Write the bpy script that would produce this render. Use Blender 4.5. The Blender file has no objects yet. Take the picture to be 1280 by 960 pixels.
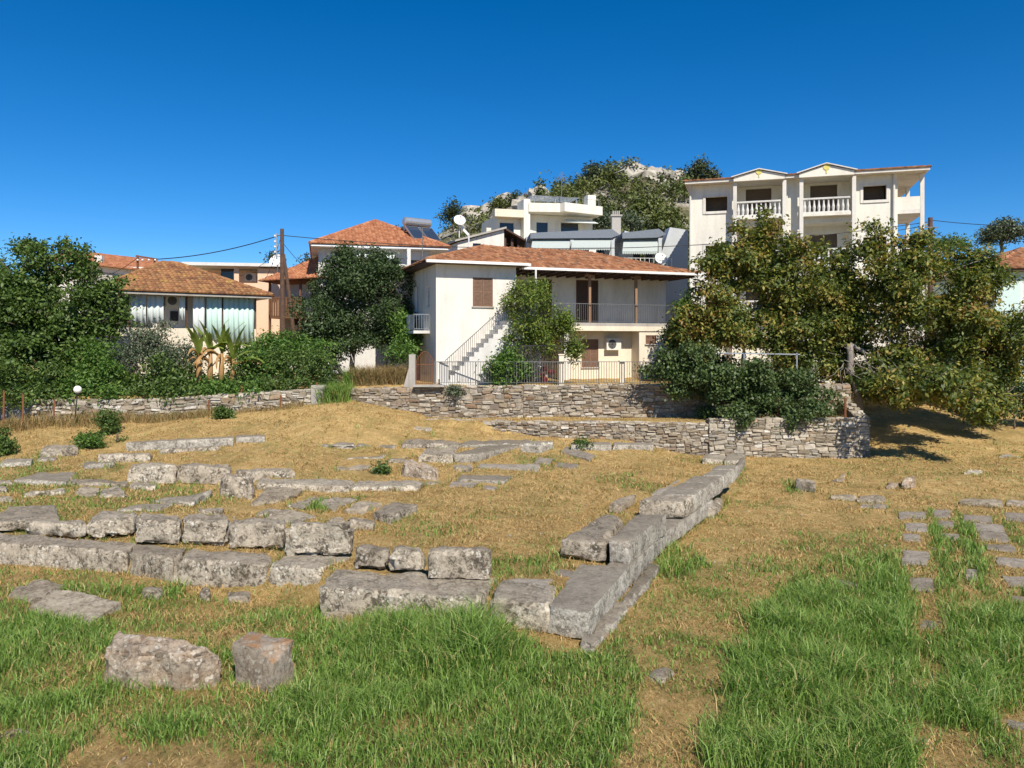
import bpy, bmesh, math, random
import numpy as np
from mathutils import Vector, Matrix, noise
R = math.radians
random.seed(11)
rng = np.random.default_rng(5)
sc = bpy.context.scene
C = sc.collection

# ---------------------------------------------------------------- camera, sky, sun, exposure
F, CX, HY, EYE = 961.0, 640.0, 430.0, 4.8      # focal length in photo pixels, principal column, horizon row, eye height
cam_d = bpy.data.cameras.new('camera')
cam = bpy.data.objects.new('camera', cam_d)
C.objects.link(cam)
cam.location = (0, 0, EYE)
cam.rotation_euler = (R(90), 0, 0)
cam_d.sensor_width = 36
cam_d.lens = 36 * F / 1280
cam_d.shift_y = -(480 - HY) / 1280
cam_d.clip_start = 0.1
cam_d.clip_end = 3000
sc.camera = cam

SUN_AZ, SUN_EL = 20.0, 46.0                      # azimuth: degrees to the right of straight behind the camera
world = bpy.data.worlds.new('World')
sc.world = world
world.use_nodes = True
wn = world.node_tree
for n in list(wn.nodes):
    wn.nodes.remove(n)
sky = wn.nodes.new('ShaderNodeTexSky')
sky.sky_type = 'NISHITA'
sky.sun_disc = False
sky.sun_elevation = R(SUN_EL)
sky.sun_rotation = R(180 - SUN_AZ)
sky.altitude = 30
sky.air_density = 0.72
sky.dust_density = 0.0
sky.ozone_density = 6.0
hsv = wn.nodes.new('ShaderNodeHueSaturation')
hsv.inputs['Saturation'].default_value = 1.3
hsv.inputs['Value'].default_value = 0.9
bg = wn.nodes.new('ShaderNodeBackground')
bg.inputs['Strength'].default_value = 0.096
wo = wn.nodes.new('ShaderNodeOutputWorld')
wn.links.new(sky.outputs[0], hsv.inputs['Color'])
wn.links.new(hsv.outputs[0], bg.inputs[0])
wn.links.new(bg.outputs[0], wo.inputs[0])

sun_d = bpy.data.lights.new('sun', 'SUN')
sun_d.energy = 4.3
sun_d.angle = R(0.53)
sun_d.color = (1.0, 0.92, 0.80)
sun = bpy.data.objects.new('sun', sun_d)
C.objects.link(sun)
S = Vector((math.sin(R(SUN_AZ)) * math.cos(R(SUN_EL)), -math.cos(R(SUN_AZ)) * math.cos(R(SUN_EL)), math.sin(R(SUN_EL))))
sun.rotation_euler = S.to_track_quat('Z', 'Y').to_euler()
sun.location = S * 60

sc.view_settings.view_transform = 'Standard'
sc.view_settings.look = 'None'
sc.view_settings.exposure = 0.62
sc.view_settings.gamma = 1.0
sc.view_settings.use_curve_mapping = False

# ---------------------------------------------------------------- mesh helpers
class MB:
    """collects faces and links them as ONE mesh object"""
    def __init__(s):
        s.v, s.f, s.m, s.cur = [], [], [], 0
    def add(s, pts, faces):
        o = len(s.v)
        s.v += [tuple(p) for p in pts]
        s.f += [tuple(o + i for i in f) for f in faces]
        s.m += [s.cur] * len(faces)
    def poly(s, *pts):
        s.add(pts, [tuple(range(len(pts)))])
    def box(s, x0, x1, y0, y1, z0, z1):
        p = [(x, y, z) for z in (z0, z1) for y in (y0, y1) for x in (x0, x1)]
        s.add(p, [(0, 2, 3, 1), (4, 5, 7, 6), (0, 1, 5, 4), (2, 6, 7, 3), (0, 4, 6, 2), (1, 3, 7, 5)])
    def obox(s, M, sx, sy, sz):
        p = [M @ Vector((x, y, z)) for z in (-sz / 2, sz / 2) for y in (-sy / 2, sy / 2) for x in (-sx / 2, sx / 2)]
        s.add(p, [(0, 2, 3, 1), (4, 5, 7, 6), (0, 1, 5, 4), (2, 6, 7, 3), (0, 4, 6, 2), (1, 3, 7, 5)])
    def beam(s, p, q, w, h):
        p, q = Vector(p), Vector(q)
        d = q - p
        M = Matrix.Translation((p + q) / 2) @ d.to_track_quat('X', 'Z').to_matrix().to_4x4()
        s.obox(M, d.length, w, h)
    def tube(s, pts, rs, n=8, caps=True):
        pts = [Vector(p) for p in pts]
        if not hasattr(rs, '__len__'):
            rs = [rs] * len(pts)
        ring, o = [], len(s.v)
        for i, p in enumerate(pts):
            t = (pts[min(i + 1, len(pts) - 1)] - pts[max(i - 1, 0)])
            t = t.normalized() if t.length > 1e-9 else Vector((0, 0, 1))
            a = Vector((0, 0, 1)) if abs(t.z) < 0.9 else Vector((1, 0, 0))
            b1 = t.cross(a).normalized()
            b2 = t.cross(b1)
            for k in range(n):
                an = 2 * math.pi * k / n
                ring.append(p + (b1 * math.cos(an) + b2 * math.sin(an)) * rs[i])
        fs = []
        for i in range(len(pts) - 1):
            for k in range(n):
                k2 = (k + 1) % n
                fs.append((i * n + k, i * n + k2, (i + 1) * n + k2, (i + 1) * n + k))
        if caps:
            fs.append(tuple(range(n - 1, -1, -1)))
            fs.append(tuple((len(pts) - 1) * n + k for k in range(n)))
        s.add(ring, fs)
    def cyl(s, p, q, r0, r1=None, n=8):
        s.tube([p, q], [r0, r0 if r1 is None else r1], n)
    def ball(s, c, rx, ry=None, rz=None, nu=14, nv=9):
        ry = rx if ry is None else ry
        rz = rx if rz is None else rz
        c = Vector(c)
        pts = [c + Vector((0, 0, -rz))]
        for j in range(1, nv):
            b = -math.pi / 2 + math.pi * j / nv
            for i in range(nu):
                a = 2 * math.pi * i / nu
                pts.append(c + Vector((rx * math.cos(a) * math.cos(b), ry * math.sin(a) * math.cos(b), rz * math.sin(b))))
        pts.append(c + Vector((0, 0, rz)))
        fs = []
        for i in range(nu):
            i2 = (i + 1) % nu
            fs.append((0, 1 + i2, 1 + i))
            for j in range(nv - 2):
                fs.append((1 + j * nu + i, 1 + j * nu + i2, 1 + (j + 1) * nu + i2, 1 + (j + 1) * nu + i))
            fs.append((1 + (nv - 2) * nu + i, 1 + (nv - 2) * nu + i2, len(pts) - 1))
        s.add(pts, fs)
    def prism(s, poly, vec):
        vec = Vector(vec)
        n = len(poly)
        pts = [Vector(p) for p in poly] + [Vector(p) + vec for p in poly]
        s.add(pts, [tuple(range(n - 1, -1, -1)), tuple(range(n, 2 * n))] + [(i, (i + 1) % n, n + (i + 1) % n, n + i) for i in range(n)])
    def build(s, name, mats, parent=None, smooth=False, fix=True, shift=None):
        me = bpy.data.meshes.new(name)
        vs = s.v if shift is None else [(a - shift[0], b - shift[1], c - shift[2]) for a, b, c in s.v]
        me.from_pydata(vs, [], s.f)
        if not isinstance(mats, (list, tuple)):
            mats = [mats]
        for m in mats:
            me.materials.append(m)
        if len(mats) > 1:
            me.polygons.foreach_set('material_index', s.m)
        if fix:
            b = bmesh.new()
            b.from_mesh(me)
            bmesh.ops.recalc_face_normals(b, faces=b.faces)
            b.to_mesh(me)
            b.free()
        if smooth:
            me.polygons.foreach_set('use_smooth', [True] * len(me.polygons))
        o = bpy.data.objects.new(name, me)
        C.objects.link(o)
        if parent is not None:
            o.parent = parent
        return o

def tag(o, label, cat, group=None):
    o['label'] = label
    o['category'] = cat
    if group:
        o['group'] = group
    return o

def thing(name, label, cat, loc=(0, 0, 0), rz=0.0, group=None):
    o = bpy.data.objects.new(name, None)
    o.empty_display_size = 0.3
    C.objects.link(o)
    o.location = loc
    o.rotation_euler = (0, 0, R(rz))
    return tag(o, label, cat, group)

def solo(mb, name, mats, label, cat, group=None, smooth=False, fix=True):
    """a thing that is one mesh, its origin at the middle of its base"""
    a = np.array(mb.v)
    c = ((a[:, 0].min() + a[:, 0].max()) / 2, (a[:, 1].min() + a[:, 1].max()) / 2, a[:, 2].min())
    o = mb.build(name, mats, None, smooth, fix, shift=c)
    o.location = c
    return tag(o, label, cat, group)

def np_mesh(name, V, nper, mat, parent=None, kind=None, faces=None, smooth=False, loc=None):
    """V: (n, nper, 3) islands; faces: list of index tuples inside an island"""
    n = V.shape[0]
    if faces is None:
        faces = [tuple(range(nper))]
    me = bpy.data.meshes.new(name)
    me.vertices.add(n * nper)
    VV = V.reshape(-1, 3).astype(np.float32)
    if loc is not None:
        VV = VV - np.array(loc, dtype=np.float32)
    me.vertices.foreach_set('co', VV.ravel())
    idx, starts, tot = [], [], []
    flat = np.concatenate([np.array(f) for f in faces])
    L = len(flat)
    li = (np.arange(n)[:, None] * nper + flat[None, :]).ravel()
    st = np.cumsum([0] + [len(f) for f in faces])[:-1]
    ls = (np.arange(n)[:, None] * L + st[None, :]).ravel()
    me.loops.add(len(li))
    me.loops.foreach_set('vertex_index', li.astype(np.int32))
    me.polygons.add(len(ls))
    me.polygons.foreach_set('loop_start', ls.astype(np.int32))
    if smooth:
        me.polygons.foreach_set('use_smooth', np.ones(len(ls), dtype=bool))
    me.update(calc_edges=True)
    me.validate()
    me.materials.append(mat)
    o = bpy.data.objects.new(name, me)
    C.objects.link(o)
    if loc is not None:
        o.location = loc
    if parent is not None:
        o.parent = parent
    if kind:
        o['kind'] = kind
    return o

def ray(u, v):
    return Vector(((u - CX) / F, 1.0, (HY - v) / F))
def P3(u, v, d):
    return Vector(((u - CX) / F * d, d, EYE + (HY - v) / F * d))

# ---------------------------------------------------------------- materials
def nt_new(name):
    m = bpy.data.materials.new(name)
    m.use_nodes = True
    t = m.node_tree
    b = t.nodes['Principled BSDF']
    return m, t, b
def N(t, typ, **kw):
    n = t.nodes.new('ShaderNode' + typ)
    for k, v in kw.items():
        if k in n.inputs:
            n.inputs[k].default_value = v
        else:
            setattr(n, k, v)
    return n
def ramp(t, stops, interp='LINEAR'):
    n = t.nodes.new('ShaderNodeValToRGB')
    n.color_ramp.interpolation = interp
    e = n.color_ramp.elements
    while len(e) < len(stops):
        e.new(0.5)
    for i, (p, c) in enumerate(stops):
        e[i].position = p
        e[i].color = (c[0], c[1], c[2], 1) if hasattr(c, '__len__') else (c, c, c, 1)
    return n
def mix(t, fac, a, b, mode='MIX'):
    n = t.nodes.new('ShaderNodeMix')
    n.data_type = 'RGBA'
    n.blend_type = mode
    for sock, val in ((0, fac), (6, a), (7, b)):
        if hasattr(val, 'links') or hasattr(val, 'is_linked'):
            t.links.new(val, n.inputs[sock])
        elif sock == 0:
            n.inputs[0].default_value = val
        else:
            n.inputs[sock].default_value = (val[0], val[1], val[2], 1)
    return n.outputs[2]
def coords(t, kind='Object'):
    return t.nodes.new('ShaderNodeTexCoord').outputs[kind]
def noi(t, vec, scale, detail=6, rough=0.6, dist=0.0):
    n = N(t, 'TexNoise', Scale=scale, Detail=detail, Roughness=rough, Distortion=dist)
    t.links.new(vec, n.inputs['Vector'])
    return n.outputs['Fac']
def bump(t, b, h, strength=0.5, dist=0.02):
    n = N(t, 'Bump', Strength=strength, Distance=dist)
    t.links.new(h, n.inputs['Height'])
    t.links.new(n.outputs[0], b.inputs['Normal'])

def plaster(name, col, dirt=0.5, dirtcol=(0.36, 0.32, 0.26), rough=0.85):
    m, t, b = nt_new(name)
    co = coords(t)
    mp = N(t, 'Mapping')
    mp.inputs['Scale'].default_value = (1, 1, 0.25)
    t.links.new(co, mp.inputs[0])
    n1 = noi(t, mp.outputs[0], 1.3, 7, 0.65)
    n2 = noi(t, co, 6, 8, 0.7)
    r1 = ramp(t, [(0.46, 0.0), (0.72, dirt)])
    t.links.new(n1, r1.inputs[0])
    c1 = mix(t, r1.outputs[0], col, dirtcol)
    r2 = ramp(t, [(0.3, 0.88), (0.7, 1.0)])
    t.links.new(n2, r2.inputs[0])
    c2 = mix(t, 1.0, c1, r2.outputs[0], 'MULTIPLY')
    t.links.new(c2, b.inputs['Base Color'])
    b.inputs['Roughness'].default_value = rough
    bump(t, b, noi(t, co, 25, 4), 0.25, 0.01)
    return m
def plain(name, col, rough=0.6, metal=0.0, var=0.25, scale=7.0):
    m, t, b = nt_new(name)
    co = coords(t)
    r = ramp(t, [(0.3, 1 - var), (0.7, 1.0)])
    t.links.new(noi(t, co, scale, 6, 0.65), r.inputs[0])
    t.links.new(mix(t, 1.0, col, r.outputs[0], 'MULTIPLY'), b.inputs['Base Color'])
    b.inputs['Roughness'].default_value = rough
    b.inputs['Metallic'].default_value = metal
    return m
def island_mat(name, stops, rough=0.8, noise_scale=6.0, nvar=0.35, bmp=0.4, lichen=None):
    m, t, b = nt_new(name)
    g = t.nodes.new('ShaderNodeNewGeometry')
    r = ramp(t, stops)
    t.links.new(g.outputs['Random Per Island'], r.inputs[0])
    co = coords(t)
    nn = noi(t, co, noise_scale, 8, 0.7)
    r2 = ramp(t, [(0.28, 1 - nvar), (0.7, 1.0)])
    t.links.new(nn, r2.inputs[0])
    c = mix(t, 1.0, r.outputs[0], r2.outputs[0], 'MULTIPLY')
    if lichen:
        rl = ramp(t, [(lichen[1], 0.0), (lichen[1] + 0.08, 0.8)])
        t.links.new(noi(t, co, lichen[2], 6, 0.7), rl.inputs[0])
        c = mix(t, rl.outputs[0], c, lichen[0])
    t.links.new(c, b.inputs['Base Color'])
    b.inputs['Roughness'].default_value = rough
    if bmp:
        bump(t, b, noi(t, co, noise_scale * 3, 6, 0.7), bmp, 0.03)
    return m
def leaf_mat(name, stops, trans=0.34, rough=0.5, clump=None):
    m, t, b = nt_new(name)
    g = t.nodes.new('ShaderNodeNewGeometry')
    r = ramp(t, stops)
    if clump:
        # whole sprays turn together: blend the leaf's own random with a patch noise
        co = coords(t)
        rr = ramp(t, [(0.3, 0.0), (0.7, 1.0)])
        t.links.new(noi(t, co, clump, 3, 0.5), rr.inputs[0])
        mm = N(t, 'Mix')
        mm.inputs[0].default_value = 0.5
        t.links.new(g.outputs['Random Per Island'], mm.inputs[2])
        t.links.new(rr.outputs[0], mm.inputs[3])
        t.links.new(mm.outputs[0], r.inputs[0])
    else:
        t.links.new(g.outputs['Random Per Island'], r.inputs[0])
    t.links.new(r.outputs[0], b.inputs['Base Color'])
    b.inputs['Roughness'].default_value = rough
    b.inputs['Specular IOR Level'].default_value = 0.35
    tr = t.nodes.new('ShaderNodeBsdfTranslucent')
    t.links.new(mix(t, 1.0, r.outputs[0], (1.0, 1.1, 0.5), 'MULTIPLY'), tr.inputs[0])
    ms = t.nodes.new('ShaderNodeMixShader')
    ms.inputs[0].default_value = trans
    t.links.new(b.outputs[0], ms.inputs[1])
    t.links.new(tr.outputs[0], ms.inputs[2])
    t.links.new(ms.outputs[0], t.nodes['Material Output'].inputs[0])
    return m

def stone_mat(name, light, mid, dark, spot=0.5, orange=0.0, topdark=0.45, contrast=1.0):
    m, t, b = nt_new(name)
    geo = t.nodes.new('ShaderNodeNewGeometry')
    pos = geo.outputs['Position']
    info = t.nodes.new('ShaderNodeObjectInfo')
    n1 = noi(t, pos, 1.7, 8, 0.65, 0.4)
    n2 = noi(t, pos, 11, 9, 0.75, 0.6)
    r1 = ramp(t, [(0.34, mid), (0.5, light), (0.68, mid)])
    t.links.new(n1, r1.inputs[0])
    # lichen crust: fine mottling between the bare stone and a dark growth, thicker in places
    ad = N(t, 'Math', operation='ADD')
    t.links.new(n2, ad.inputs[0])
    sc1 = N(t, 'Math', operation='MULTIPLY_ADD')
    t.links.new(noi(t, pos, 2.6, 4, 0.6), sc1.inputs[0])
    sc1.inputs[1].default_value = 0.55
    sc1.inputs[2].default_value = -0.275
    t.links.new(sc1.outputs[0], ad.inputs[1])
    r2 = ramp(t, [(0.40, 0.0), (0.46, 0.4), (0.53, 0.8), (0.66, 1.0)])
    t.links.new(ad.outputs[0], r2.inputs[0])
    c = mix(t, r2.outputs[0], dark, r1.outputs[0])
    # pale round lichen blotches
    vo = N(t, 'TexVoronoi', Scale=13.0, Randomness=1.0)
    nv = N(t, 'TexNoise', Scale=9.0, Detail=4.0)
    t.links.new(pos, nv.inputs['Vector'])
    mv = mix(t, 0.12, pos, nv.outputs['Color'], 'ADD')
    t.links.new(mv, vo.inputs['Vector'])
    rv = ramp(t, [(0.30, 1.0), (0.42, 0.0)])
    t.links.new(vo.outputs['Distance'], rv.inputs[0])
    rn = ramp(t, [(0.44, 0.0), (0.56, spot)])
    t.links.new(noi(t, pos, 3.3, 5, 0.6), rn.inputs[0])
    fl = mix(t, 1.0, rv.outputs[0], rn.outputs[0], 'MULTIPLY')
    c = mix(t, fl, c, (0.66, 0.62, 0.54))
    # black lichen specks
    rb = ramp(t, [(0.575, 0.0), (0.64, 0.85)])
    t.links.new(noi(t, pos, 19, 8, 0.8), rb.inputs[0])
    c = mix(t, rb.outputs[0], c, (0.06, 0.055, 0.045))
    # cushioned grey-brown growth on the upper faces
    sx = t.nodes.new('ShaderNodeSeparateXYZ')
    t.links.new(geo.outputs['Normal'], sx.inputs[0])
    rt = ramp(t, [(0.6, 0.0), (0.92, topdark)])
    t.links.new(sx.outputs[2], rt.inputs[0])
    tg = ramp(t, [(0.35, (0.15, 0.13, 0.10)), (0.65, (0.27, 0.235, 0.185))])
    t.links.new(noi(t, pos, 7, 8, 0.7), tg.inputs[0])
    c = mix(t, rt.outputs[0], c, tg.outputs[0])
    if orange:
        ro = ramp(t, [(0.42, 0.0), (0.6, orange)])
        t.links.new(noi(t, pos, 4, 6, 0.7), ro.inputs[0])
        if orange > .4:
            up = ramp(t, [(0.55, 0.12), (0.85, 1.0)])
            t.links.new(sx.outputs[2], up.inputs[0])
            c = mix(t, mix(t, 1.0, ro.outputs[0], up.outputs[0], 'MULTIPLY'), c, (0.50, 0.27, 0.12))
        else:
            c = mix(t, ro.outputs[0], c, (0.45, 0.24, 0.10))
    rr = ramp(t, [(0.0, (0.80, 0.78, 0.75)), (0.5, (1.0, 0.98, 0.95)), (1.0, (1.12, 1.12, 1.1))])
    t.links.new(info.outputs['Random'], rr.inputs[0])
    c = mix(t, 1.0, c, rr.outputs[0], 'MULTIPLY')
    t.links.new(c, b.inputs['Base Color'])
    b.inputs['Roughness'].default_value = 0.95
    b.inputs['Specular IOR Level'].default_value = 0.15
    hb = noi(t, pos, 26, 10, 0.8)
    h2 = mix(t, 0.5, hb, n2)
    bump(t, b, h2, 1.0, 0.07)
    return m

M = {}
M['marble'] = stone_mat('weathered marble', (0.60, 0.53, 0.425), (0.44, 0.38, 0.30), (0.125, 0.105, 0.08), 0.9, topdark=0.6)
M['marble_pale'] = stone_mat('pale weathered marble', (0.54, 0.47, 0.365), (0.42, 0.36, 0.27), (0.20, 0.165, 0.12), 0.35, topdark=0.2)
M['marble_cut'] = stone_mat('smooth cut grey marble', (0.54, 0.505, 0.44), (0.44, 0.41, 0.355), (0.20, 0.18, 0.15), 0.7, topdark=0.8)
M['marble_orange'] = stone_mat('rust tinted marble', (0.55, 0.48, 0.40), (0.48, 0.42, 0.34), (0.27, 0.235, 0.185), 0.9, orange=0.9, topdark=0.1)
M['boulder'] = stone_mat('brown grey boulder', (0.50, 0.425, 0.335), (0.33, 0.275, 0.215), (0.17, 0.14, 0.11), 0.8, topdark=0.1, orange=0.2)
M['paver'] = stone_mat('grey paving stone', (0.42, 0.38, 0.33), (0.34, 0.30, 0.255), (0.23, 0.195, 0.155), 0.15, topdark=0.25)
M['wallstone'] = island_mat('rubble stones', [(0.0, (0.24, 0.18, 0.12)), (0.18, (0.40, 0.32, 0.22)), (0.4, (0.48, 0.41, 0.31)), (0.58, (0.33, 0.29, 0.24)), (0.74, (0.54, 0.47, 0.37)), (0.88, (0.64, 0.59, 0.50)), (0.94, (0.36, 0.22, 0.12)), (1.0, (0.27, 0.25, 0.22))], 0.9, 7, 0.55, 0.9, ((0.13, 0.11, 0.08), 0.58, 4.0))
M['wallstone_pale'] = island_mat('pale rubble stones', [(0.0, (0.26, 0.215, 0.15)), (0.2, (0.44, 0.375, 0.28)), (0.5, (0.56, 0.495, 0.385)), (0.72, (0.38, 0.345, 0.28)), (0.88, (0.70, 0.645, 0.55)), (1.0, (0.38, 0.27, 0.16))], 0.9, 7, 0.5, 0.9, ((0.16, 0.14, 0.11), 0.60, 4.0))
M['mortar'] = plain('earthy wall joints', (0.27, 0.215, 0.15), 0.95, var=0.5, scale=5)
M['tile'] = island_mat('old clay tiles', [(0.0, (0.20, 0.085, 0.04)), (0.3, (0.36, 0.15, 0.065)), (0.6, (0.43, 0.19, 0.085)), (0.85, (0.52, 0.26, 0.13)), (1.0, (0.25, 0.14, 0.085))], 0.85, 3, 0.45, 0.2, ((0.2, 0.13, 0.07), 0.60, 1.5))
M['tile_new'] = island_mat('orange clay tiles', [(0.0, (0.33, 0.125, 0.055)), (0.5, (0.44, 0.18, 0.082)), (1.0, (0.53, 0.25, 0.125))], 0.8, 3, 0.25, 0.1)
M['tile_old'] = island_mat('mossy ochre tiles', [(0.0, (0.19, 0.085, 0.04)), (0.35, (0.33, 0.15, 0.06)), (0.7, (0.42, 0.21, 0.085)), (1.0, (0.30, 0.17, 0.07))], 0.9, 2.2, 0.5, 0.2, ((0.40, 0.25, 0.07), 0.56, 1.2))
M['white'] = plaster('white render', (0.72, 0.69, 0.625), 0.45)
M['white2'] = plaster('white lime wash', (0.66, 0.65, 0.62), 0.4)
M['cream'] = plaster('cream render', (0.78, 0.75, 0.655), 0.3)
M['beige'] = plaster('beige render', (0.74, 0.66, 0.52), 0.35)
M['peach'] = plaster('peach render', (0.76, 0.53, 0.36), 0.25)
M['greyr'] = plaster('light grey render', (0.50, 0.53, 0.54), 0.25, (0.3, 0.3, 0.3))
M['greydark'] = plain('slate blue fascia', (0.17, 0.20, 0.24), 0.6)
M['mint'] = plaster('mint render', (0.55, 0.70, 0.66), 0.2)
M['concrete'] = plaster('grey concrete', (0.40, 0.375, 0.335), 0.6, (0.2, 0.18, 0.15))
M['room_shade'] = plain('dark interior', (0.13, 0.10, 0.075), 0.95)  # shade of the empty rooms, put into the colour
M['wood'] = plain('brown wood', (0.20, 0.095, 0.045), 0.6, var=0.45, scale=12)
M['wood_dark'] = plain('dark brown wood', (0.085, 0.042, 0.025), 0.6, var=0.4, scale=10)
M['wood_light'] = plain('faded timber', (0.34, 0.20, 0.115), 0.7, var=0.4, scale=14)
M['shutter'] = plain('faded brown shutters', (0.235, 0.135, 0.085), 0.6, var=0.4, scale=15)
M['glass'] = plain('dark window glass', (0.03, 0.035, 0.04), 0.08, var=0.1)
M['iron'] = plain('grey iron', (0.20, 0.195, 0.19), 0.5, 0.3, 0.3)
M['iron_dark'] = plain('black iron', (0.04, 0.036, 0.034), 0.5, 0.2, 0.3)
M['rust'] = plain('rusty iron', (0.22, 0.085, 0.035), 0.9, 0.0, 0.5, 20)
M['white_metal'] = plain('white painted metal', (0.78, 0.78, 0.76), 0.45, var=0.12)
M['ac'] = plain('off white enamel', (0.70, 0.68, 0.62), 0.45, var=0.1)
M['black'] = plain('black plastic', (0.02, 0.02, 0.022), 0.5)
M['panel'] = plain('solar glass', (0.03, 0.045, 0.075), 0.12, var=0.15)
M['steel'] = plain('galvanised steel', (0.55, 0.56, 0.57), 0.35, 0.7, 0.2)
M['awning'] = plain('pale green awning canvas', (0.40, 0.45, 0.43), 0.8, var=0.12)
M['curtain'] = plain('white cotton curtain', (0.66, 0.72, 0.70), 0.9, var=0.1)
M['lace'] = plain('mint patterned curtain', (0.52, 0.70, 0.64), 0.9, var=0.15, scale=4)
M['bark'] = plain('grey brown bark', (0.16, 0.125, 0.09), 0.95, var=0.55, scale=9)
M['bark_pale'] = plain('pale grey bark', (0.30, 0.265, 0.22), 0.95, var=0.5, scale=9)
M['pole'] = plain('weathered pole timber', (0.13, 0.075, 0.05), 0.9, var=0.5, scale=6)
M['yellow'] = plain('yellow plaster medallion', (0.66, 0.58, 0.16), 0.7, var=0.1)
M['globe'] = plain('white lamp globe', (0.85, 0.85, 0.83), 0.25, var=0.03)
M['red'] = plain('red paint', (0.35, 0.03, 0.025), 0.5)
M['blue'] = plain('blue cloth', (0.02, 0.10, 0.38), 0.8)
M['leaf_mid'] = leaf_mat('mid green leaves', [(0.0, (0.045, 0.085, 0.018)), (0.5, (0.085, 0.15, 0.035)), (0.85, (0.135, 0.21, 0.05)), (1.0, (0.19, 0.25, 0.065))])
M['leaf_dark'] = leaf_mat('dark green leaves', [(0.0, (0.032, 0.06, 0.02)), (0.6, (0.06, 0.10, 0.036)), (1.0, (0.10, 0.145, 0.055))], 0.22)
M['leaf_bright'] = leaf_mat('bright green leaves', [(0.0, (0.06, 0.13, 0.025)), (0.6, (0.11, 0.21, 0.04)), (1.0, (0.18, 0.28, 0.06))])
M['leaf_olive'] = leaf_mat('grey green leaves', [(0.0, (0.06, 0.085, 0.045)), (0.6, (0.10, 0.13, 0.075)), (1.0, (0.15, 0.175, 0.11))], 0.15)
M['leaf_yellow'] = leaf_mat('yellow green leaves', [(0.0, (0.07, 0.115, 0.022)), (0.5, (0.13, 0.20, 0.036)), (0.85, (0.22, 0.28, 0.05)), (1.0, (0.32, 0.32, 0.07))])
M['leaf_autumn'] = leaf_mat('turning walnut leaves', [(0.0, (0.045, 0.08, 0.018)), (0.36, (0.085, 0.125, 0.03)), (0.55, (0.17, 0.20, 0.042)), (0.68, (0.33, 0.31, 0.065)), (0.80, (0.31, 0.20, 0.055)), (1.0, (0.17, 0.08, 0.03))], clump=0.7)
M['leaf_ivy'] = leaf_mat('ivy leaves', [(0.0, (0.04, 0.07, 0.022)), (0.6, (0.085, 0.135, 0.042)), (1.0, (0.14, 0.185, 0.065))], 0.22)
M['leaf_pine'] = leaf_mat('pine needles', [(0.0, (0.03, 0.05, 0.022)), (0.6, (0.055, 0.078, 0.032)), (1.0, (0.09, 0.10, 0.045))], 0.12)
M['leaf_hill'] = leaf_mat('hillside foliage', [(0.0, (0.055, 0.08, 0.025)), (0.5, (0.105, 0.13, 0.035)), (1.0, (0.19, 0.19, 0.05))], 0.15, clump=0.08)
M['banana'] = leaf_mat('banana leaf', [(0.0, (0.14, 0.24, 0.04)), (1.0, (0.30, 0.34, 0.07))], 0.4)
M['banana_dry'] = leaf_mat('dry banana leaf', [(0.0, (0.28, 0.16, 0.065)), (0.6, (0.42, 0.25, 0.10)), (1.0, (0.48, 0.34, 0.12))], 0.25)
M['weed_dry'] = leaf_mat('dry weeds', [(0.0, (0.22, 0.14, 0.06)), (0.6, (0.34, 0.23, 0.10)), (0.9, (0.24, 0.22, 0.08)), (1.0, (0.10, 0.14, 0.04))], 0.2, 0.8)
# ---------------------------------------------------------------- terrain
ZX = [-60, -21, -15, -11, -9, -7.3, -5, -3.7, -0.7, 2.4, 4.7, 6.8, 9, 15, 18, 22, 60]
ZZ = [1.15, 1.35, 1.5, 1.85, 2.1, 2.25, 1.75, 1.45, 0.98, 0.84, 0.74, 0.25, 0, 0, 0.0, 0.0, 0.0]
def sstep(a, b, x):
    t = np.clip((x - a) / (b - a), 0, 1)
    return t * t * (3 - 2 * t)
def zg(x, y):
    x = np.asarray(x, dtype=float)
    y = np.asarray(y, dtype=float)
    zw = np.interp(x, ZX, ZZ)
    z = zw * np.clip((y - 24) / 8.5, 0, 1)
    z = z + np.where(x < -4, 0.05 * np.clip(y - 32.5, 0, 2.5), 0)
    right = 0.15 * np.clip(y - 31.5, 0, 12) + 0.10 * np.exp(-((x - 15.5) / 2.4) ** 2 - ((y - 26.5) / 1.4) ** 2) * 3
    z = np.where(x > 15.2, right, z + 0.10 * np.exp(-((x - 15.5) / 2.4) ** 2 - ((y - 26.5) / 1.4) ** 2) * 3)
    terr = sstep(32.62, 32.9, y) * (x > -3.8) * (x <= 15.2)
    z = z * (1 - terr) + 1.5 * terr
    yard = sstep(34.6, 34.9, y) * (x > -7.6) * (x <= 15.2)
    z = z * (1 - yard) + 2.95 * yard
    gard = sstep(33.6, 33.9, y) * (x <= -8.6) * (x > -21.1) + sstep(36.6, 37, y) * (x <= -21.1)
    z = z * (1 - gard) + 2.5 * gard
    lane = sstep(34.9, 36.5, y) * (x > -8.6) * (x <= -7.6)
    z = z * (1 - lane) + 2.8 * lane
    # the filled platform of the ruin, a step above the field
    f = (y - (12.7 - 0.347 * (x - 0.58))) * 0.945
    r = (1.22 + (y - 12.4) * 0.457 - x) * 0.91
    z = z + 0.42 * sstep(0.4, 0.75, f) * sstep(0.4, 0.75, r) * (1 - sstep(24, 28.5, y))
    z = z - .17 * np.exp(-((x + 4.9) / 2.3) ** 2 - ((y - 14.2) / 1.0) ** 2) * (1 - sstep(0.2, 0.7, f))
    far = sstep(38, 60, y)
    z = z * (1 - far) + 3.4 * far
    z = z + 0.035 * np.sin(x * 1.1 + 0.6 * np.sin(y * .7)) * np.sin(y * 0.9 + 1.3) + 0.02 * np.sin(x * 2.9 + y * 1.7) * np.sin(y * 2.3 - x)
    return z
def zg1(x, y):
    return float(zg(x, y))
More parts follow.
